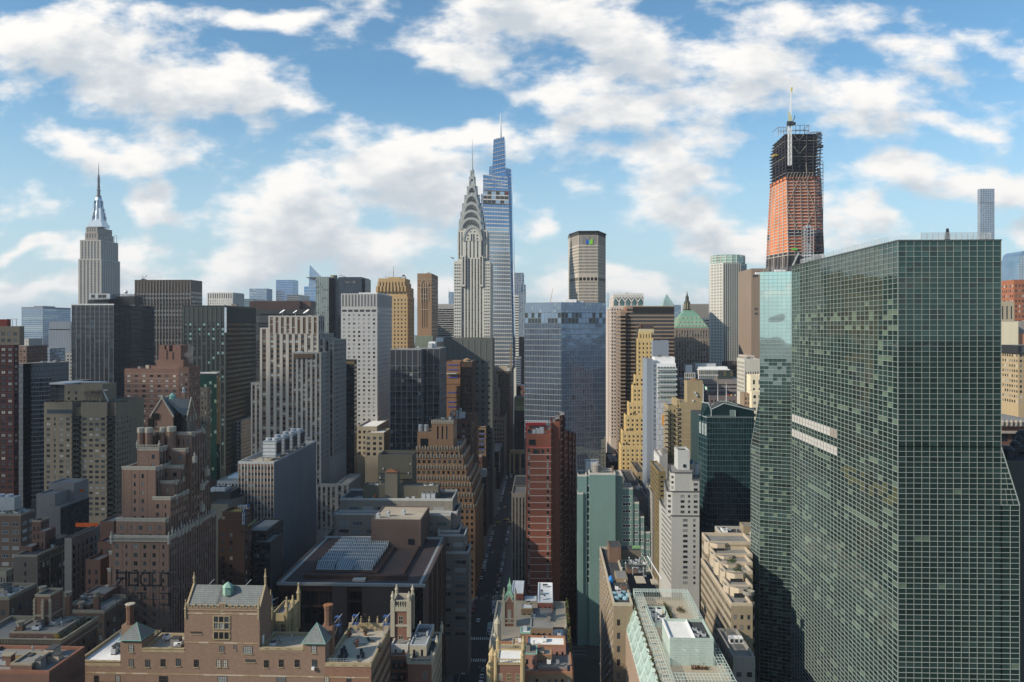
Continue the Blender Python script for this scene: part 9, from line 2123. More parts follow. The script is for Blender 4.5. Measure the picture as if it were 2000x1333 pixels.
 o,r=simple('row_house','low white roofed house between the two red brick houses',1021,1050,1182,285,dep=10,w=RW_,roof=R_WHITE,front=S(bay=11,ww=.3,fh=18,wh=.5,w=RW_,g=DARKS,cap=4,rec=.15),parw=M_DKSTEEL,par=.4,left=True);o.done()
RBq_=brk('quoined_red_brick',(.20,.09,.06))
right_gothic()
def tan_flats():
 D=240.;TW=brk('tan_flats_brick',(.30,.235,.15),(.33,.26,.17));BW_=brk('brown_patch_brick',(.15,.085,.055));PT=wall('cream_parapet',(.46,.41,.32))
 o=B('apartment_building','tan brick apartment house with a cluttered roof of brown bulkheads',1235,D)
 side=S(bay=34,ww=.42,fh=17.5,wh=.5,w=TW,g=[(wall('matte_dark_window',(.02,.022,.026),rough=.6),5),(wall('matte_grey_window',(.09,.10,.11),rough=.6),1)],rec=.3,cap=9,sill=M_WHITE,ind=False)
 r=o.m(1198,1236,1184,D,xs=1171,w=TW,parw=PT,par=.9,roof=R_DARK,front=S(bay=20,ww=.36,fh=26,wh=.45,w=TW,g=FLATS,rec=.25,cap=20,mx=1,ind=True,fr=(2,2,.07),pat=[.34,0]),side=side,left=False)
 o.m(1236,1300,1184,D+22,dep=34,w=TW,parw=PT,par=.9,roof=R_DARK,front=S(blank=1,w=TW),left=False)
 ac=o.new('air_conditioner')
 for i in range(30):
  y=D+2+RND.random()*56;z=r[4]-3-RND.randint(0,18)*2.7
  a_=o.new('air_conditioner');a_.box(r[0]-.35,r[0]-.02,y,y+.7,z,z+.4,M_GREYM)
 def bk(a,b,top,yy,dp,mat,tm=None,bot=None):x0,x1,z0,z1=o.bx('bulkhead',a,b,top,yy,dp,mat=mat,z0=r[4],new=True,topmat=tm or R_DARK)
 bk(1190,1213,1070,284,9,BW_);bk(1213,1252,1076,288,7,wall('stained_grey_brick',(.17,.145,.12),var=.4));bk(1225,1244,1113,272,6,BW_);bk(1204,1226,1130,262,8,TW,R_GREY);bk(1213,1224,1146,252,2.5,BW_);bk(1243,1262,1140,262,7,PT,R_GREY);bk(1273,1286,1142,262,4,PT)
 o.clutter(r[0]+1,r[1],D+8,D+20,r[4],8);o.clutter(Xp(1225,266),Xp(1280,266),264,290,r[4],14)
 pp=o.p('roof_pipes');pp.bar((Xp(1262,292),292,r[4]+1),(Xp(1292,263),263,r[4]+1),.35,M_WHITE,6);pp.bar((Xp(1255,292),292,r[4]+1),(Xp(1278,263),263,r[4]+1),.4,PT,6)
 for i in range(9):mb=o.new('vent_pipe');x,y=Xp(1215+i*7,270+(i%3)*6),270+(i%3)*6;mb.lathe(x,y,[(.15,r[4]),(.15,r[4]+2.2),(.3,r[4]+2.3),(.1,r[4]+2.6)],M_STEEL,8)
 tb=wall('blue_tarpaulin',(.03,.22,.60),rough=.4);
 tg=o.new('green_tank');x,y=Xp(1244,290),290;z=Zp(1075,1244,290);tg.bar((x-1.6,y,z+.9),(x+1.2,y,z+.9),1.5,wall('mossy_green_tank',(.16,.30,.14)),10)
 o.done()
 tp=thing('tarpaulin','bright blue tarpaulin bundle on the near corner of the tan apartment roof','tarpaulin',(Xp(1193,262),262,r[4]));m=MB();m.lathe(0,0,[(.9,0),(.8,1),(.5,1.9),(.1,2.3)],tb,7);m.build('cover',tp)
 g='pale blue covered terrace furniture on the tan roof'
 for i,(px,yy)in enumerate(((1205,246),(1213,248),(1222,246),(1200,250),(1228,249),(1218,251))):
  t=thing('covered_table','pale blue covered roof table at the front edge of the tan apartment roof','table',(Xp(px,yy),yy,r[4]),RND.random(),g);m=MB();m.lathe(0,0,[(.95,.0),(.9,.7),(.75,.8),(.1,.9)],wall('pale_blue_cover',(.25,.42,.50),var=.2),8);m.build('cover',t)
tan_flats()
def mint():
 MG=wall('mint_panel',(.44,.53,.48),var=.1,brick=(2.4,.6,(.45,.54,.49),(.34,.43,.39)));MR=wall('mint_copper_slope',(.46,.58,.54),var=.2,streak=.15,rough=.5);FRm=wall('mint_steel_frame',(.55,.66,.62),rough=.5,var=.05);TP=wall('tan_terrace_paving',(.42,.36,.27),var=.15,streak=0,brick=(1.,1.,(.45,.39,.30),(.33,.28,.21)))
 Yb,Yf=250.,176.;h=84.5;z=HC-h;XL,XR=26.9,44.4
 o=B('apartment_building','mint green topped building with a sloping copper side, pergolas and a penthouse',1330,Yf);
 PKW=wall('pinkish_precast',(.44,.34,.27),var=.1)
 o.p('terrace').quad((XL,Yf,z),(XR,Yf,z),(XR,Yb,z),(XL,Yb,z),TP)
 ex,ez=24.3,z-7
 sl=o.p('copper_slope');sl.quad((ex,Yb,ez),(ex,Yf,ez),(XL,Yf,z+.4),(XL,Yb,z+.4),MR);sl.poly([(ex,Yb,ez),(XL,Yb,z+.4),(XL,Yb,ez)],MR)
 o.facade((ex,Yb),(ex,Yf),0,ez,S(bay=1.0,ww=.42,fh=3.0,wh=.55,w=PKW,g=[(glass('mint_window',(.06,.12,.11),metal=.2),2),(G_DARK,1)],cap=.4,pier=(.2,.12,PKW)),3.0)
 o.facade((ex,Yf),(XR,Yf),0,z,S(blank=1,w=PKW),1);o.facade((XR,Yf),(XR,Yb),0,z,S(blank=1,w=PKW),1);o.facade((XR,Yb),(ex,Yb),0,z,S(blank=1,w=PKW),1)
 for row_,(t0,t1)in enumerate(((.12,.42),(.55,.85))):
  y=Yf+3
  while y<Yb-3:
   mb=o.new('roof_louvre');P=lambda t,yy,off=0.:(ex+(XL-ex)*t-off*.93,yy,ez+(z+.4-ez)*t+off*.36)
   for j in range(9):yy=y+j*.55;mb.bar(P(t0,yy,.25),P(t1,yy,.12),.10,MR)
   mb.bar(P(t0,y,.3),P(t0,y+4.6,.3),.12,MR);mb.bar(P(t1,y,.1),P(t1,y+4.6,.1),.12,MR)
   mb.poly([P(t0,y-.4,.02),P(t0,y-.4,.7),P(t1,y-.4,.02)],MG);y+=7.2
 pg=o.p('pergola')
 def strip(x0,x1,y0,y1,hh=2.6,nx=3,ny=8,sh=0.):
  for i in range(ny+1):
   y=y0+(y1-y0)*i/ny;pg.bar((x0,y,z+hh),(x1,y,z+hh),.13,FRm);pg.bar((x1,y,z),(x1,y,z+hh),.13,FRm);pg.bar((x0,y,z),(x0,y,z+hh),.13,FRm)
  for i in range(nx+1):x=x0+(x1-x0)*i/nx;pg.bar((x,y0,z+hh),(x,y1,z+hh),.12,FRm)
 strip(XL+.5,XL+2.9,Yf,Yb-3,nx=4,ny=34);strip(XL+.5,XR-.3,Yb-3.2,Yb-.3,nx=16,ny=4);strip(XR-2.3,XR-.3,206,Yb-3,nx=4,ny=20);strip(XL+3,XR-.3,Yf,190,nx=18,ny=8,hh=2.4);strip(XR-2.6,XR-.3,190,206,nx=3,ny=9)
 for y in[Yb-.3]:
  for i in range(26):x=XL+.5+(XR-XL-.8)*i/25;pg.bar((x,y,z),(x,y,z+1.1),.07,FRm);pg.bar((x,Yb-3.2,z),(x,Yb-3.2,z+2.6),.09,FRm)
 ph=o.p('penthouse');px0,px1,py0,py1,pz=31.0,41.8,199.8,213.,z+6.1
 ph.box(px0,px1,py0,py1,z,pz,MG);o.p('penthouse_roof').box(px0+.3,px1-4.6,py0+.4,py1-.4,pz,pz+.12,R_WHITE);o.p('penthouse_plant_well').box(px1-4.4,px1-.4,py0+.4,py1-.4,pz,pz+.05,R_DARK)
 pr=o.p('penthouse_parapet')
 for b in((px0-.05,px1+.05,py0-.05,py0+.3),(px0-.05,px1+.05,py1-.3,py1+.05),(px0-.05,px0+.3,py0+.3,py1-.3),(px1-.3,px1+.05,py0+.3,py1-.3),(px1-4.6,px1-4.4,py0+.3,py1-.3)):pr.box(*b,pz-.05,pz+.75,M_WHITE if b[1]<px1-4 else MG)
 for i,(x,y)in enumerate(((px1-3.6,py0+3),(px1-1.8,py0+3.4),(px1-3.4,py0+7),(px1-2.6,py0+5))):mb=o.new('vent_box');mb.box(x-.5,x+.5,y-.5,y+.5,pz,pz+.7,M_GREYM);mb.box(x-.35,x+.35,y-.35,y+.35,pz+.7,pz+.74,M_DKSTEEL)
 mb=o.new('wall_lamp');
 for x in(px0+3,px0+6.2):mb.bar((x,py0-.1,z+4.2),(x+.9,py0-.9,z+3.9),.07,M_WHITE)
 for i,(x,y,w,hh)in enumerate(((31.2,232,1.8,1.6),(33,233.5,1.6,2.2),(31,236,1.6,1.3),(33.4,230,2.2,1.1),(32,227.5,1.4,1.3))):mb=o.new('chiller');mb.box(x-w/2,x+w/2,y-w/2,y+w/2,z,z+hh,M_WHITE if i%2 else M_GREYM);mb.lathe(x,y,[(w*.36,z+hh),(w*.36,z+hh+.2),(w*.3,z+hh+.2)],M_DKSTEEL,12)
 wl_=o.p('pit_wall')
 for b in((29.9,35.4,224.6,225),(29.9,35.4,238,238.4),(29.9,30.2,225,238),(35.1,35.4,225,238)):wl_.box(*b,z,z+1.3,MG)
 def clump(name,x0,x1,y0,y1,n,s_,cols,hh):
  mb=o.p(name)
  for i in range(n):
   p=Vector((RND.uniform(x0,x1),RND.uniform(y0,y1),z+abs(RND.gauss(hh*.4,hh*.35))));u,v=Vector([RND.uniform(-1,1)for _ in range(3)])*s_,Vector([RND.uniform(-1,1)for _ in range(3)])*s_;mb.poly([tuple(p-u),tuple(p+v),tuple(p+u),tuple(p-v)],cols[i%len(cols)])
 cs=[wall('hedge_green',(.05,.065,.02),var=.4),wall('hedge_olive',(.10,.09,.035),var=.4),wall('hedge_brown',(.12,.065,.035),var=.4)]
 clump('hedge',35.6,36.6,224,242,700,.22,cs[:2],1.2);clump('hedge',29.3,35.5,239,240,350,.22,cs[:2],1.1);clump('hedge',36,40,197.3,198.6,260,.2,[cs[2]],.8);clump('hedge',39,41,236,240,150,.2,[cs[2],cs[0]],.9)
 for i in range(19):
  y=Yf+2+i*3.9;mb=o.new('trough_shrub')
  for j in range(46):
   p=Vector((XL-.1+RND.gauss(0,.3),y+RND.gauss(0,.55),z+.4+abs(RND.gauss(.2,.3))));u,v=Vector([RND.uniform(-1,1)for _ in range(3)])*.2,Vector([RND.uniform(-1,1)for _ in range(3)])*.2;mb.poly([tuple(p-u),tuple(p+v),tuple(p+u),tuple(p-v)],cs[(i+j%2)%3])
 for i in range(18):y=Yf+2+i*3.9;mb=o.new('terrace_seat');x=XL+1.7;mb.box(x-.5,x+.5,y-.3,y+.3,z+.4,z+.46,M_GREYM);[mb.box(x+a-.03,x+a+.03,y+b-.03,y+b+.03,z,z+.4,M_GREYM)for a in(-.4,.4)for b in(-.25,.25)]
 o.done()
mint()
def terraces():
 D=235.;TN2=brk('sandy_terrace_brick',(.32,.26,.17),(.35,.285,.19));PL=wall('pinkish_cream_parapet',(.50,.42,.32),var=.1)
 o=B('apartment_building','sandy brick apartment house with stepped planted terraces and banded balconies, left of the green hotels',1427,D)
 fr=S(bay=14,ww=.4,fh=20,wh=.42,w=TN2,g=FLATS,rec=.2,cap=12,ind=True,fr=(2,1,.08))
 sdp=S(bay=12,ww=.86,fh=19,wh=.5,so=.35,w=TN2,g=DARKS+[(G_LIT,1)],rec=1.1,cap=4,mx=.3,band=wall('pale_band_brick',(.36,.32,.25)))
 r=o.m(1428,1470,1184,D,xs=1369,w=TN2,parw=PL,par=.8,roof=R_GREY,front=fr,side=sdp,left=False)
 k=D/F
 for i,(a,b,t,yy,dp)in enumerate(((1423,1470,1150,D+9,9),(1416,1470,1122,D+17,9),(1404,1470,1104,D+25,9),(1396,1470,1088,D+33,9),(1384,1470,1064,D+42,12))):
  rr=o.m(a,b,t,yy,dep=dp,bot=None,w=TN2,parw=PL,par=1,roof=R_GREY,front=fr(cap=5),side=sdp(bay=9),left=False)
  x0=rr[0]
  bay=o.new('terrace_bay');bay.prism([(x0-.8,yy+1),(x0+2.6,yy-1.8),(x0+5.2,yy-1.6),(x0+6.4,yy),(x0+6.4,yy+1),(x0-.8,yy+4)],rr[4]-3.6,rr[4]+.6,PL,R_GREY)
  bay.box(x0+1.2,x0+5,yy-1.95,yy-1.9,rr[4]-2.6,rr[4]-.8,G_DARK)
  if i in(1,2):
   mb=o.new('terrace_shrub')
   for j in range(120):
    p=Vector((x0+4+RND.gauss(0,.8),yy+.5+RND.gauss(0,.5),rr[4]+.9+abs(RND.gauss(.3,.4))));u,v=Vector([RND.uniform(-1,1)for _ in range(3)])*.25,Vector([RND.uniform(-1,1)for _ in range(3)])*.25;mb.poly([tuple(p-u),tuple(p+v),tuple(p+u),tuple(p-v)],wall('terrace_green',(.05,.085,.03),var=.4))
 ww=o.m(1412,1475,1052,D+60,dep=14,w=TN2,parw=wall('pale_ledge',(.42,.40,.36)),par=1,roof=R_DARK,front=S(bay=8,ww=.4,fh=14,wh=.5,w=TN2,g=DARKS,cap=3),left=False,side=S(blank=1,w=TN2))
 o.clutter(*ww[:4],ww[4],8);o.m(1452,1475,1030,D+66,dep=6,w=TN2,par=.4,roof=R_GREY,left=False,front=S(blank=1,w=TN2))
 for i in range(8):
  mb=o.new('round_balcony');px,py=1462,1160+i*23;yy=D+2;x,zz=Xp(px,yy),Zp(py,px,yy);mb.lathe(x,yy,[(1.5,zz-.3),(1.7,zz),(1.7,zz+.9),(1.5,zz+.9),(1.5,zz+.1)],wall('balcony_grey',(.26,.25,.22)),14)
 o.done()
 o,r=simple('garage_block','low grey block with white roof fans at the foot of the sandy terraced house',1432,1475,1290,215,dep=20,w=wall('grey_low_render',(.30,.29,.27)),roof=R_GREY,front=S(bay=22,ww=.5,fh=24,wh=.4,w=wall('grey_low_render',(.30,.29,.27)),g=DARKS,cap=16,ind=True),side=S(bay=20,ww=.3,fh=24,wh=.4,w=wall('grey_low_render',(.30,.29,.27)),g=DARKS),par=.9,left=False)
 for i in range(3):mb=o.new('roof_fan_unit');x,y=r[0]+2.2+i*1.3,r[2]+12;mb.box(x-.55,x+.55,y-1,y+1,r[4],r[4]+1.6,M_WHITE);mb.box(x-.4,x+.4,y-1.02,y-1,r[4]+.3,r[4]+1.3,M_DKSTEEL)
 o.done()
terraces()
ALB=0.72
# lower left gothic rooftops
def leftroofs():
 BRN=brk('dusky_brown_brick',(.125,.078,.055));STn=wall('sooty_cream_stone',(.33,.29,.22),var=.3);SB_=brk('sooty_red_brick',(.15,.07,.048))
 wf=S(bay=22,ww=.4,fh=23,wh=.48,w=BRN,g=FLATS,rec=.2,cap=14,ind=True,fr=(2,2,.07))
 D=175.;o=B('apartment_building','brown brick corner block with a square quoined roof tower and cream balustrade',40,D)
 r=o.m(-60,122,1256,D,xs=191,w=BRN,parw=STn,par=.9,roof=R_GREY,front=wf,side=wf(bay=20,pat=[.4,.3]))
 bs=o.p('balustrade');z=r[4]
 bs.box(r[0],r[1]+.2,D-.3,D-.02,z-1.2,z-.9,STn);bs.box(r[0],r[1]+.2,D-.35,D,z+.9,z+1.1,STn)
 n=60
 for i in range(n):x=r[0]+(r[1]-r[0])*i/n;bs.box(x,x+.12,D-.25,D-.04,z-.1,z+.9,STn)
 bs.box(r[1]-.1,r[1]+.35,r[2],r[3],z+.9,z+1.1,STn);bs.box(r[1],r[1]+.3,r[2],r[3],z-1.2,z-.9,STn)
 for i in range(16):zz=z-1.5-i*.9;o.p('quoins').box(r[1]-(.9 if i%2 else .6),r[1]+.12,D-.12,D+(.6 if i%2 else .9),zz-.85,zz,STn)
 p=o.m(18,112,1238,D+2.6,dep=9,bot=1256,w=SB_,roof=R_GREY,par=.3,parw=STn,front=S(bay=17,ww=.4,fh=14,wh=.7,so=.1,w=SB_,g=FLATS,cap=2,rec=.15,ind=True,fr=(2,2,.06),frm=STn),side=S(blank=1,w=STn))
 D2=D+8;t=o.m(68,98,1166,D2,xs=123,bot=1240,w=SB_,roof=R_DARK,par=.5,parw=STn,front=S(bay=34,ww=.26,fh=30,wh=.5,w=SB_,g=DARKS,cap=8,ind=True,fr=(2,2,.1),frm=STn,rec=.2),side=S(bay=34,ww=.2,fh=30,wh=.5,w=SB_,g=DARKS,cap=8,ind=True,fr=(2,2,.1),frm=STn,rec=.2))
 q=o.p('tower_quoins')
 for x,y in((t[0],t[2]),(t[1],t[2]),(t[1],t[3]),(t[0]+2.4,t[2]-.6)):
  for i in range(18):zz=t[4]-.4-i*.45;e=.42 if i%2 else .28;q.box(x-e,x+e*.5,y-.15,y+e,zz-.42,zz,STn)
 q.box(t[0]-.2,t[1]+.2,t[2]-.25,t[2]-.02,t[4]-4.6,t[4]-4.2,STn);q.box(t[1],t[1]+.2,t[2],t[3],t[4]-4.6,t[4]-4.2,STn)
 for px,top,yy in((37,1218,D+4),(80,1150,D+12),(130,1148+12,D+20)):mb=o.new('chimney');x=Xp(px,yy);zt=Zp(top,px,yy);mb.box(x-.8,x+.8,yy,yy+1.2,z-1,zt-.8,SB_);mb.lathe(x,yy+.6,[(.75,zt-.8),(.75,zt),(1,zt+.1),(1,zt+.3)],STn,8)
 pl=o.p('terrace_planting');cs=[wall('hedge_green',(.05,.065,.02),var=.4),wall('planting_brown',(.07,.05,.025),var=.4),wall('yellow_shrub',(.40,.30,.04),var=.3)]
 for i in range(500):
  yy=RND.uniform(D+1,r[3]-1);pp_=Vector((r[1]-1+RND.gauss(0,.3),yy,z+.3+abs(RND.gauss(.3,.5))));u,v=Vector([RND.uniform(-1,1)for _ in range(3)])*.2,Vector([RND.uniform(-1,1)for _ in range(3)])*.2;pl.poly([tuple(pp_-u),tuple(pp_+v),tuple(pp_+u),tuple(pp_-v)],cs[i%2])
 for i in range(90):
  pp_=Vector((Xp(113,D+1.2)+RND.gauss(0,.35),D+1.2+RND.gauss(0,.3),z+.6+abs(RND.gauss(.2,.5))));u,v=Vector([RND.uniform(-1,1)for _ in range(3)])*.16,Vector([RND.uniform(-1,1)for _ in range(3)])*.16;pl.poly([tuple(pp_-u),tuple(pp_+v),tuple(pp_+u),tuple(pp_-v)],cs[2])
 pi=o.p('roof_pipes');
 for i in range(4):pi.bar((Xp(96+i*4,D+6),D+6,z+1.8),(Xp(140+i*4,D+12),D+11,z+1.8),.12,M_STEEL,5)
 o.clutter(p[0],p[1],p[2],p[3],p[4],9);
 for px in(17,108):mb=o.new('flood_light');mb.bar((Xp(px,D),D,z-3),(Xp(px,D),D-1.2,z-2.6),.1,M_GREYM);mb.box(Xp(px,D)-.3,Xp(px,D)+.3,D-1.6,D-1.2,z-2.9,z-2.4,M_WHITE)
 o.done()
 D=222.;o=B('apartment_building','brown brick block with cream window bays and two chimneys behind the quoined roof tower',165,D)
 r=o.m(124,204,1198,D,dep=14,w=BRN,parw=STn,par=.8,roof=R_GREY,front=wf(bay=14),side=wf)
 t=o.m(136,176,1182,D+3,dep=9,w=SB_,parw=STn,par=.3,roof=R_GREY,front=S(bay=12,ww=.4,fh=15,wh=.6,w=SB_,g=DARKS,cap=2,ind=True,frm=STn,fr=(1,2,.1)));o.m(162,206,1163,D+10,dep=8,w=SB_,par=.4,roof=R_GREY,front=S(blank=1,w=SB_))
 for px,top in((130,1160),(157,1180),(187,1160)):mb=o.new('chimney');x=Xp(px,D+2);zt=Zp(top,px,D+2);mb.box(x-.8,x+.8,D+2,D+3.2,r[4]-1,zt-1,SB_);mb.lathe(x,D+2.6,[(.7,zt-1),(.7,zt),(1,zt+.1),(1,zt+.4)],STn,8)
 o.clutter(*t[:4],t[4],5);o.done()
 D=150.;o=B('apartment_building','low red brown brick wing with chimneys and a dormer at the bottom left corner',50,D)
 r=o.m(-80,96,1316,D,dep=12,w=SB_,parw=wall('rusty_coping',(.25,.12,.08)),par=.6,roof=R_GREY,front=wf(w=SB_));r2=o.m(20,62,1300,D+.5,xs=98,w=SB_,par=.4,roof=R_GREY,parw=STn)
 for px,top in((12,1282),(46,1298)):mb=o.new('chimney');x=Xp(px,D+3);zt=Zp(top,px,D+3);mb.box(x-.9,x+.9,D+3,D+4.4,r[4]-1,zt,SB_);mb.box(x-1.1,x+1.1,D+2.8,D+4.6,zt,zt+.25,STn)
 dm=o.p('dormer');x,y,zz=Xp(40,D+6),D+6,Zp(1296,40,D+6);dm.loft([[(x-1.8,y-1.2,zz),(x+1.8,y-1.2,zz),(x+1.8,y+1.2,zz),(x-1.8,y+1.2,zz)],[(x-1,y-.2,zz+1.6),(x+1,y-.2,zz+1.6),(x+1,y+.2,zz+1.6),(x-1,y+.2,zz+1.6)]],wall('ochre_dormer_roof',(.22,.15,.07)))
 o.clutter(*r[:4],r[4],14);o.done()
 D=212.;o,r=simple('apartment_building','brown brick block with a long pale roof strip running back at the left edge',-70,18,1172,D,xs=72,w=BRN,parw=STn,par=.9,roof=wall('pale_grey_roof_strip',(.46,.46,.45),var=.2),front=wf,side=wf(bay=20));o.clutter(*r[:4],r[4],10);
 for i in range(3):mb=o.new('skylight');x,y=r[1]-2.5,r[2]+3+i*3;mb.box(x-.6,x+.6,y-.8,y+.8,r[4],r[4]+.4,M_GREYM);mb.box(x-.5,x+.5,y-.7,y+.7,r[4]+.4,r[4]+.43,G_BLUE)
 o.done()
 D=238.;o,r=simple('apartment_building','cream trimmed brick tower top with a row of arched windows at the left edge',-40,12,1122,D,xs=27,w=SB_,parw=STn,par=1,roof=R_GREY,front=S(bay=6,ww=.5,fh=20,wh=.6,w=STn,g=DARKS,cap=4,rec=.2),side=S(bay=6,ww=.5,fh=20,wh=.6,w=STn,g=DARKS,cap=4,rec=.2));o.done()
 D=262.;GWL=brk('grey_brown_party_brick',(.125,.105,.09));o=B('apartment_building','grey brown blank brick gable with a long dark gothic flank and stone lattice band',50,D)
 r=o.m(27,72,1088,D,xs=137,w=GWL,parw=STn,par=.6,roof=R_DARK,front=S(bay=16,ww=.22,fh=17,wh=.5,w=GWL,g=DARKS,cap=8,pat=[0,.3,0]),side=S(bay=13,ww=.5,fh=17,wh=.55,w=brk('dark_flank_brick',(.07,.045,.035)),g=FLATS,cap=14,rec=.3,pier=(3,.5,STn),pstep=3))
 lt=o.p('lattice_band');z0,z1=r[4]-2.2,r[4]+.2
 for z in(z0,z1):lt.box(r[1]+.05,r[1]+.35,r[2],r[3],z-.12,z+.12,STn)
 n=13
 for i in range(n):a,b=r[2]+(r[3]-r[2])*i/n,r[2]+(r[3]-r[2])*(i+1)/n;lt.bar((r[1]+.25,a,z0),(r[1]+.25,b,z1),.2,STn);lt.bar((r[1]+.27,b,z0),(r[1]+.27,a,z1),.2,STn)
 o.m(40,62,1070,D+6,dep=6,w=SB_,par=.3,roof=R_GREY);o.m(70,88,1040,D+9,dep=6,w=SB_,par=.3,roof=R_GREY,front=S(bay=9,ww=.4,fh=15,wh=.6,w=SB_,g=DARKS));o.bx('glass_roof',92,116,1053,D+12,6,mat=glass('roof_glasshouse',(.03,.05,.055),metal=.2),z0=r[4]);o.clutter(r[0],r[1],r[2],r[3],r[4],4);o.done()
 D=295.;BB2=brk('plain_brown_brick',(.15,.095,.065));f=S(bay=22,ww=.66,fh=15.5,wh=.45,w=BB2,g=FLATS,rec=.2,cap=9,ind=True,fr=(4,1,.07),frm=M_GREYM)
 o=B('apartment_building','brown brick flats with ribbon windows and a steel cooling tower, left edge',20,D)
 r=o.m(-20,41,1008,D,xs=68,w=BB2,par=.8,roof=R_GREY,front=f,side=f(bay=18),parw=STn);o.m(-20,12,1000,D+8,dep=8,w=BB2,par=.5,roof=R_GREY)
 mb=o.new('cooling_tower');mb.box(Xp(-8,D+3),Xp(28,D+3),D+3,D+7,r[4]+.6,Zp(972,10,D+3),M_STEEL);[mb.lathe(Xp(px,D+5),D+5,[(1.3,Zp(972,10,D+3)),(1.4,Zp(968,10,D+3)),(1.2,Zp(968,10,D+3))],M_GREYM,12)for px in(2,19)]
 o.clutter(*r[:4],r[4],16);o.done()
 o,r=simple('apartment_building','dark stacked brick block between the ribbon windowed flats and the blank grey building',62,80,1020,285,xs=96,w=SB_,par=.6,roof=R_DARK,front=S(bay=9,ww=.4,fh=16,wh=.5,w=SB_,g=DARKS,cap=6),parw=STn);o.done()
 o,r=simple('apartment_building','small red brown brick block left of the gothic stepped tower below the orange barrier',167,196,1098,248,dep=14,w=SB_,par=.7,roof=R_GREY,front=S(bay=16,ww=.32,fh=18,wh=.5,w=SB_,g=FLATS,cap=12,rec=.2,ind=True,fr=(2,2,.07)),side=S(blank=1,w=SB_));o.m(191,218,1062,256,dep=12,w=SB_,par=.6,roof=R_GREY,front=S(bay=12,ww=.36,fh=16,wh=.5,w=SB_,g=FLATS,cap=8));o.m(195,222,1012+10,268,dep=10,w=SB_,par=.6,roof=R_GREY);o.done()
 bare_tree(Xp(118,158),158,Zp(1378,118,158),9.5,'large bare leafless tree at the bottom left beside the near brick block',seed=11,thick=.2,n=6)
leftroofs()
# street life
def car_proto(body):
 t=thing('parked_car','small car parked in the dark street canyon','car',(0,0,0));m=MB()
 prof=[(-2.2,.45),(-2.25,.75),(-1.5,.9),(-.9,1.38),(.8,1.42),(1.6,.98),(2.2,.9),(2.25,.45)]
 a=[(-.88,y,z)for y,z in prof];b=[(.88,y,z)for y,z in prof]
 m.poly(a[::-1],body);m.poly(b,body)
 for i in range(len(prof)):j=(i+1)%len(prof);m.quad(a[i],a[j],b[j],b[i],body)
 m.build('body',t)
 m=MB();m.quad((-.8,-1.45,.95),(.8,-1.45,.95),(.74,-.95,1.36),(-.74,-.95,1.36),G_DARK);m.build('windscreen',t)
 m=MB();m.quad((.8,1.62,1.0),(-.8,1.62,1.0),(-.74,.85,1.42),(.74,.85,1.42),G_DARK);m.build('rear_window',t)
 for s_ in(-1,1):
  m=MB();q=[(s_*.89,-1.2,.95),(s_*.89,1.3,1.0),(s_*.885,.8,1.34),(s_*.885,-.85,1.31)];m.poly(q if s_>0 else q[::-1],G_DARK);m.build('side_window',t)
  for y in(-1.4,1.4):
   m=MB();n=12;tyre=wall('tyre_rubber',(.02,.02,.02));r1=[(s_*.9,y+.33*math.cos(i*math.pi/6),.33+.33*math.sin(i*math.pi/6))for i in range(n)];r0=[(s_*.68,p[1],p[2])for p in r1]
   m.loft([r0,r1]if s_<0 else[r0[::-1],r1[::-1]],tyre);m.build('wheel',t)
  m=MB();m.box(s_*.8-.16,s_*.8+.06,-2.29,-2.2,.62,.78,wall('lamp_lens',(.7,.7,.65)));m.build('headlight',t)
 return t
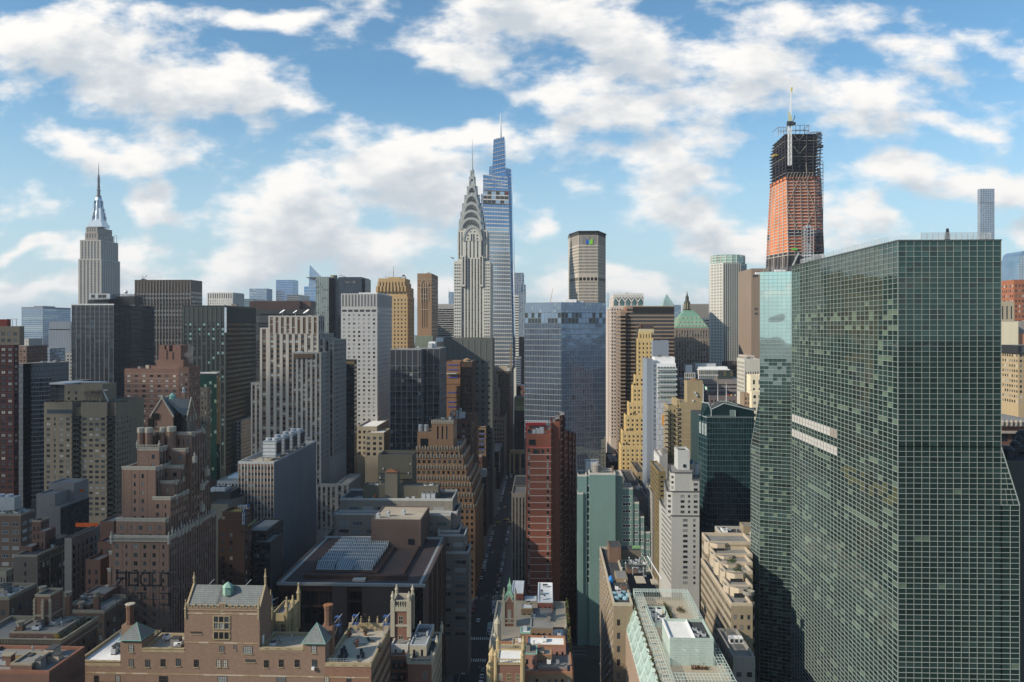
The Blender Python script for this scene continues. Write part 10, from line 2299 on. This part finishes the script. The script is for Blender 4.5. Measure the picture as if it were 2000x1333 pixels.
def street():
 cols=[('white',(.7,.7,.7)),('black',(.015,.015,.017)),('silver',(.36,.38,.40)),('grey',(.12,.125,.13)),('blue',(.03,.06,.16)),('red',(.25,.02,.02)),('yellow',(.72,.46,.02))]
 mats={}
 for n,c in cols:
  m,nt,b=_pr('car_paint_'+n);b.inputs['Base Color'].default_value=(*c,1);setp(b,Roughness=.3,Specular_IOR_Level=.5);b.inputs['Coat Weight'].default_value=.5;mats[n]=m
 protos={}
 def car(col,x,y,rz,lab,grp=None):
  if col not in protos:t=protos[col]=car_proto(mats[col])
  else:t=copy_tree(protos[col])
  t.location=(x,y,.012);t.rotation_euler=(0,0,rz);t['label']=lab;t['category']='taxi' if col=='yellow' else 'car'
  if grp:t['group']=grp
  return t
 XL,XR=-41.5,-27.5;rr=random.Random(3);mix=['white','black','silver','grey','black','white','blue','grey','black','red']
 for side,x in(('left',XL+1.1),('right',XR-1.1)):
  y=412
  while y<850:
   if 636<y<664:y=668
   if rr.random()<.82:c=rr.choice(mix);car(c,x+rr.uniform(-.1,.1),y,0 if rr.random()<.5 else math.pi,'%s car parked along the %s kerb of the street canyon'%(c,side),'%s cars parked along the %s kerb beyond the crossing'%(c,side))
   y+=rr.uniform(5.3,7.5)
 y=318
 while y<372:c=rr.choice(mix[:7]);car(c,XR-1.3,y,math.pi,'%s car parked on the near right kerb before the crossing'%c,'%s cars parked near the crossing'%c);y+=rr.uniform(5.6,7)
 for i,(c,x,y,lab)in enumerate((('white',-36.2,430,'white car driving in the middle of the street just beyond the near crosswalk'),('black',-34.6,468,'black car driving up the street behind the white car'),('silver',-37,560,'silver car driving between the parked rows'),('black',-33,342,'dark car waiting before the near crosswalk'),('white',-37.6,366,'white car stopped right at the near crosswalk'))):car(c,x,y,math.pi,lab)
 for i,(x,y,rz)in enumerate(((-38,645,1.57),(-32,655,1.5),(-29,646,1.6),(-35.5,700,0),(-33,760,0))):car('yellow',x,y,rz,['yellow taxi crossing the far junction on the left','yellow taxi crossing the far junction at its back','yellow taxi crossing the far junction on the right','yellow taxi in the street beyond the far junction','most distant yellow taxi in the street'][i])
 for i,(x,y,lab)in enumerate(((-29.2,452,'white box van parked at the right kerb of the street'),(-29.2,398+20,'white delivery truck with a pale green box near the crossing'),(-40,520,'white box van parked at the left kerb'),(-36,842,'grey coach under the far viaduct'))):
  t=thing('van',lab,'van',(x,y,.012));bx_=wall('van_box_paint_%d'%i,[(.6,.6,.58),(.5,.6,.56),(.65,.65,.65),(.35,.37,.4)][i],var=.08);m=MB();m.box(-1.1,1.1,-2.4,3.2,.7,3.1,bx_);m.build('cargo_box',t)
  m=MB();m.loft([[(-1.05,-4.2,.5),(1.05,-4.2,.5),(1.05,-2.42,.5),(-1.05,-2.42,.5)],[(-1.05,-4.2,1.4),(1.05,-4.2,1.4),(1.05,-2.42,1.4),(-1.05,-2.42,1.4)],[(-.95,-3.5,2.3),(.95,-3.5,2.3),(.95,-2.42,2.3),(-.95,-2.42,2.3)]],M_WHITE);m.build('cab',t)
  m=MB();m.quad((-.92,-4.22,1.45),(.92,-4.22,1.45),(.85,-3.56,2.22),(-.85,-3.56,2.22),G_DARK);m.build('windscreen',t)
  for sx in(-1,1):
   for sy in(-3.3,2):m=MB();r1=[(sx*1.12,sy+.45*math.cos(i_*math.pi/6),.45+.45*math.sin(i_*math.pi/6))for i_ in range(12)];r0=[(sx*.85,p[1],p[2])for p in r1];m.loft([r0,r1]if sx<0 else[r0[::-1],r1[::-1]],wall('tyre_rubber',(.02,.02,.02)));m.build('wheel',t)
 lp=None
 for i,(x,y,s_)in enumerate([(XL-1,yy,1)for yy in range(330,640,44)]+[(XR+1,yy,-1)for yy in range(352,640,44)]):
  if lp is None:
   lp=thing('street_lamp','slim grey street lamp arching over the left kerb','street lamp',(x,y,.15),0,'street lamps along the left kerb');m=MB();m.lathe(0,0,[(.16,0),(.12,.8),(.09,1),(.06,8.2)],M_DKSTEEL,8);m.build('pole',lp)
   m=MB();m.bar((0,0,8),(1.2,0,8.8),.09,M_DKSTEEL);m.bar((1.2,0,8.8),(2.4,0,8.9),.09,M_DKSTEEL);m.build('arm',lp);m=MB();m.loft([[(2.2,-.15,8.78),(3,-.15,8.78),(3,.15,8.78),(2.2,.15,8.78)],[(2.3,-.1,8.95),(2.9,-.1,8.95),(2.9,.1,8.95),(2.3,.1,8.95)]],M_GREYM);m.build('lamp_head',lp);t=lp
  else:t=copy_tree(lp);t.location=(x,y,.15)
  if s_<0:t.rotation_euler=(0,0,math.pi);t['label']='slim grey street lamp arching over the right kerb';t['group']='street lamps along the right kerb'
 for i,(x,y,h)in enumerate(((-44.6,352,9),(-44.4,366,8),(-45,338,10),(-44.5,324,9.5),(-24.5,372,8),(-44.6,311,9))):
  bare_tree(x,y,.15,h,'bare street tree on the shaded pavement near the crossing','bare street trees near the crossing',seed=20+i,thick=.15,n=4)
 def person(x,y,rz,lab,coat,i):
  t=thing('person',lab,'person',(x,y,.02),rz);s_=.12 if i%2 else .2
  js=[(0,0,.95,.14),(0,0,1.2,.15),(0,0,1.42,.16),(0,0,1.54,.06),(0,0,1.66,.10),(0,0,1.76,.085),(.1,-s_*.5,.5,.075),(.1,-s_,.06,.05),(-.1,s_*.5,.5,.075),(-.1,s_,.06,.05),(.23,0,1.42,.06),(.28,s_*.5,1.12,.05),(.27,s_*.2,.86,.04),(-.23,0,1.42,.06),(-.28,-s_*.5,1.12,.05),(-.27,-s_*.2,.86,.04)]
  ed=[(0,1),(1,2),(2,3),(3,4),(4,5),(0,6),(6,7),(0,8),(8,9),(2,10),(10,11),(11,12),(2,13),(13,14),(14,15)]
  me=bpy.data.meshes.new('body');me.from_pydata([j[:3]for j in js],ed,[]);b=bpy.data.objects.new('body',me);COL.objects.link(b);b.parent=t
  sk=b.modifiers.new('skin','SKIN');
  for k,j in enumerate(js):me.skin_vertices[0].data[k].radius=(j[3],j[3])if me.skin_vertices else(j[3],j[3])
  if me.skin_vertices:me.skin_vertices[0].data[0].use_root=True
  b.modifiers.new('sub','SUBSURF').render_levels=1;me.materials.append(coat)
  m=MB();m.lathe(0,.01,[(.10,1.68),(.11,1.74),(.08,1.82),(.01,1.85)],wall('dark_hair',(.02,.015,.012)),8);m.build('hair',t)
 cc=[wall('coat_black',(.02,.02,.022)),wall('coat_navy',(.03,.04,.08)),wall('coat_grey',(.15,.15,.15)),wall('coat_brown',(.12,.07,.04))]
 ps=[(-31,392,1.4,'person in a dark coat walking across the junction'),(-38.6,407,.2,'person in navy stepping onto the far crosswalk'),(-34.5,380,1.6,'person in grey on the near crosswalk'),(-43.5,381,.3,'person in brown waiting on the left pavement corner'),(-43,420,0,'person in black walking up the left pavement')]
 for i,(x,y,rz,lab)in enumerate(ps):person(x,y,rz,lab,cc[i%4],i)
def add_skin():
 pass
try:street()
except Exception as e:
 import traceback;traceback.print_exc()
def fabric():
 cs=[wall('fabric_brown',(.15,.11,.085)),wall('fabric_grey',(.20,.20,.20)),wall('fabric_tan',(.28,.23,.16)),wall('fabric_red',(.17,.08,.06)),wall('fabric_pale',(.36,.35,.33)),wall('fabric_slate',(.10,.115,.13))]
 rr=random.Random(99);n=0
 for D,step,h0,h1 in((440,46,25,62),(620,52,28,85),(840,60,30,105),(1100,70,30,125),(1500,90,30,140),(2100,120,30,145),(3200,170,25,150)):
  px=-150
  while px<2150:
   w=rr.uniform(.6,1.)*step;h=rr.uniform(h0,h1);x0,x1=Xp(px,D),Xp(px+w,D)
   ok=not(x1>-52 and x0<-18 and D<900)and not(D==440 and(px>1440 or 560<px<1010 or px<470))and not(D==620 and(860<px<1220))and not(D==840 and 880<px<1230)
   if ok and n<260:
    m_=rr.choice(cs);o=B('distant_building','plain mid rise block seen only in the gaps between the towers',px+w/2,D,'building','plain blocks filling the gaps between the towers');n+=1
    far=D>1400
    f=S(bay=5 if far else 6,ww=.5,fh=5 if far else 7,wh=.5,w=m_,g=DARKS,cap=2)
    o.m(px,px+w,0,D,dep=rr.uniform(25,45),front=f,side=f if D<900 else None,w=m_,roof=rr.choice([R_GREY,R_DARK,R_TAN,R_WHITE]),par=.8,zt=h,eq=2 if D<1200 else 0)
    o.done()
   px+=w+step*.12
fabric()
# an unseen, added cloud up-sun that shades the near left of the city
def shade_cloud():
 m,nt,b=_pr('shade_cloud_shell');N,L=nt.nodes.new,nt.links.new
 nt.nodes.remove(b);d=N('ShaderNodeBsdfDiffuse');d.inputs[0].default_value=(.9,.9,.9,1);t=N('ShaderNodeBsdfTransparent');mx=N('ShaderNodeMixShader');mx.inputs[0].default_value=CLOUD_OPACITY
 L(t.outputs[0],mx.inputs[1]);L(d.outputs[0],mx.inputs[2]);L(mx.outputs[0],nt.nodes['Material Output'].inputs['Surface'])
 rr=random.Random(5);mb=MB();ZC=640.
 for tx,ty,tz,rx,ry in CLOUD_SHADE:
  s_=(ZC-tz)/sdir.z;cx,cy=tx+sdir.x*s_,ty+sdir.y*s_
  rings=[];n=28
  ph=[rr.uniform(0,6.28)for _ in range(4)]
  for k in range(7):
   t_=-1+2*k/6;rad=math.sqrt(max(0.02,1-t_*t_));z=ZC+t_*26+(8 if t_>0 else 0)
   rings.append([(cx+rx*rad*(1+.10*math.sin(3*a+ph[0])+.07*math.sin(7*a+ph[1]))*math.cos(a),cy+ry*rad*(1+.10*math.sin(4*a+ph[2])+.06*math.sin(9*a+ph[3]))*math.sin(a),z+4*math.sin(5*a+k))for a in[2*math.pi*i/n for i in range(n)]])
  mb.loft(rings,m);mb.poly(rings[0][::-1],m)
 o=mb.build('shade_cloud');o['kind']='stuff'
CLOUD_OPACITY=.34
CLOUD_SHADE=[(-190,290,30,190,120),(-45,330,0,150,80),(-260,440,70,170,120),(40,500,0,110,60)]
shade_cloud()
def steam():
 m=bpy.data.materials.new('steam_vapour');m.use_nodes=True;nt=m.node_tree;nt.nodes.clear();v=nt.nodes.new('ShaderNodeVolumePrincipled');o=nt.nodes.new('ShaderNodeOutputMaterial');v.inputs['Color'].default_value=(.9,.92,.95,1);v.inputs['Density'].default_value=.03;nt.links.new(v.outputs[0],o.inputs['Volume'])
 for px,py,D,s_ in((371,712,499,1.),(660,704,518,1.),(865,808,539,.7)):
  mb=MB();x,z=Xp(px,D),Zp(py,px,D);rings=[];n=10
  for k in range(9):
   t=k/8;r=s_*(.5+2.2*math.sin(math.pi*min(t,.93))**.7+.4*math.sin(k*2.1));rings.append([(x+.9*math.sin(k*1.3)+r*math.cos(a)*(1+.25*math.sin(3*a+k)),D+r*math.sin(a),z+t*13*s_)for a in[2*math.pi*i/n for i in range(n)]])
  mb.loft(rings,m);mb.poly(rings[0][::-1],m);q=mb.build('steam');q['kind']='stuff'
steam()
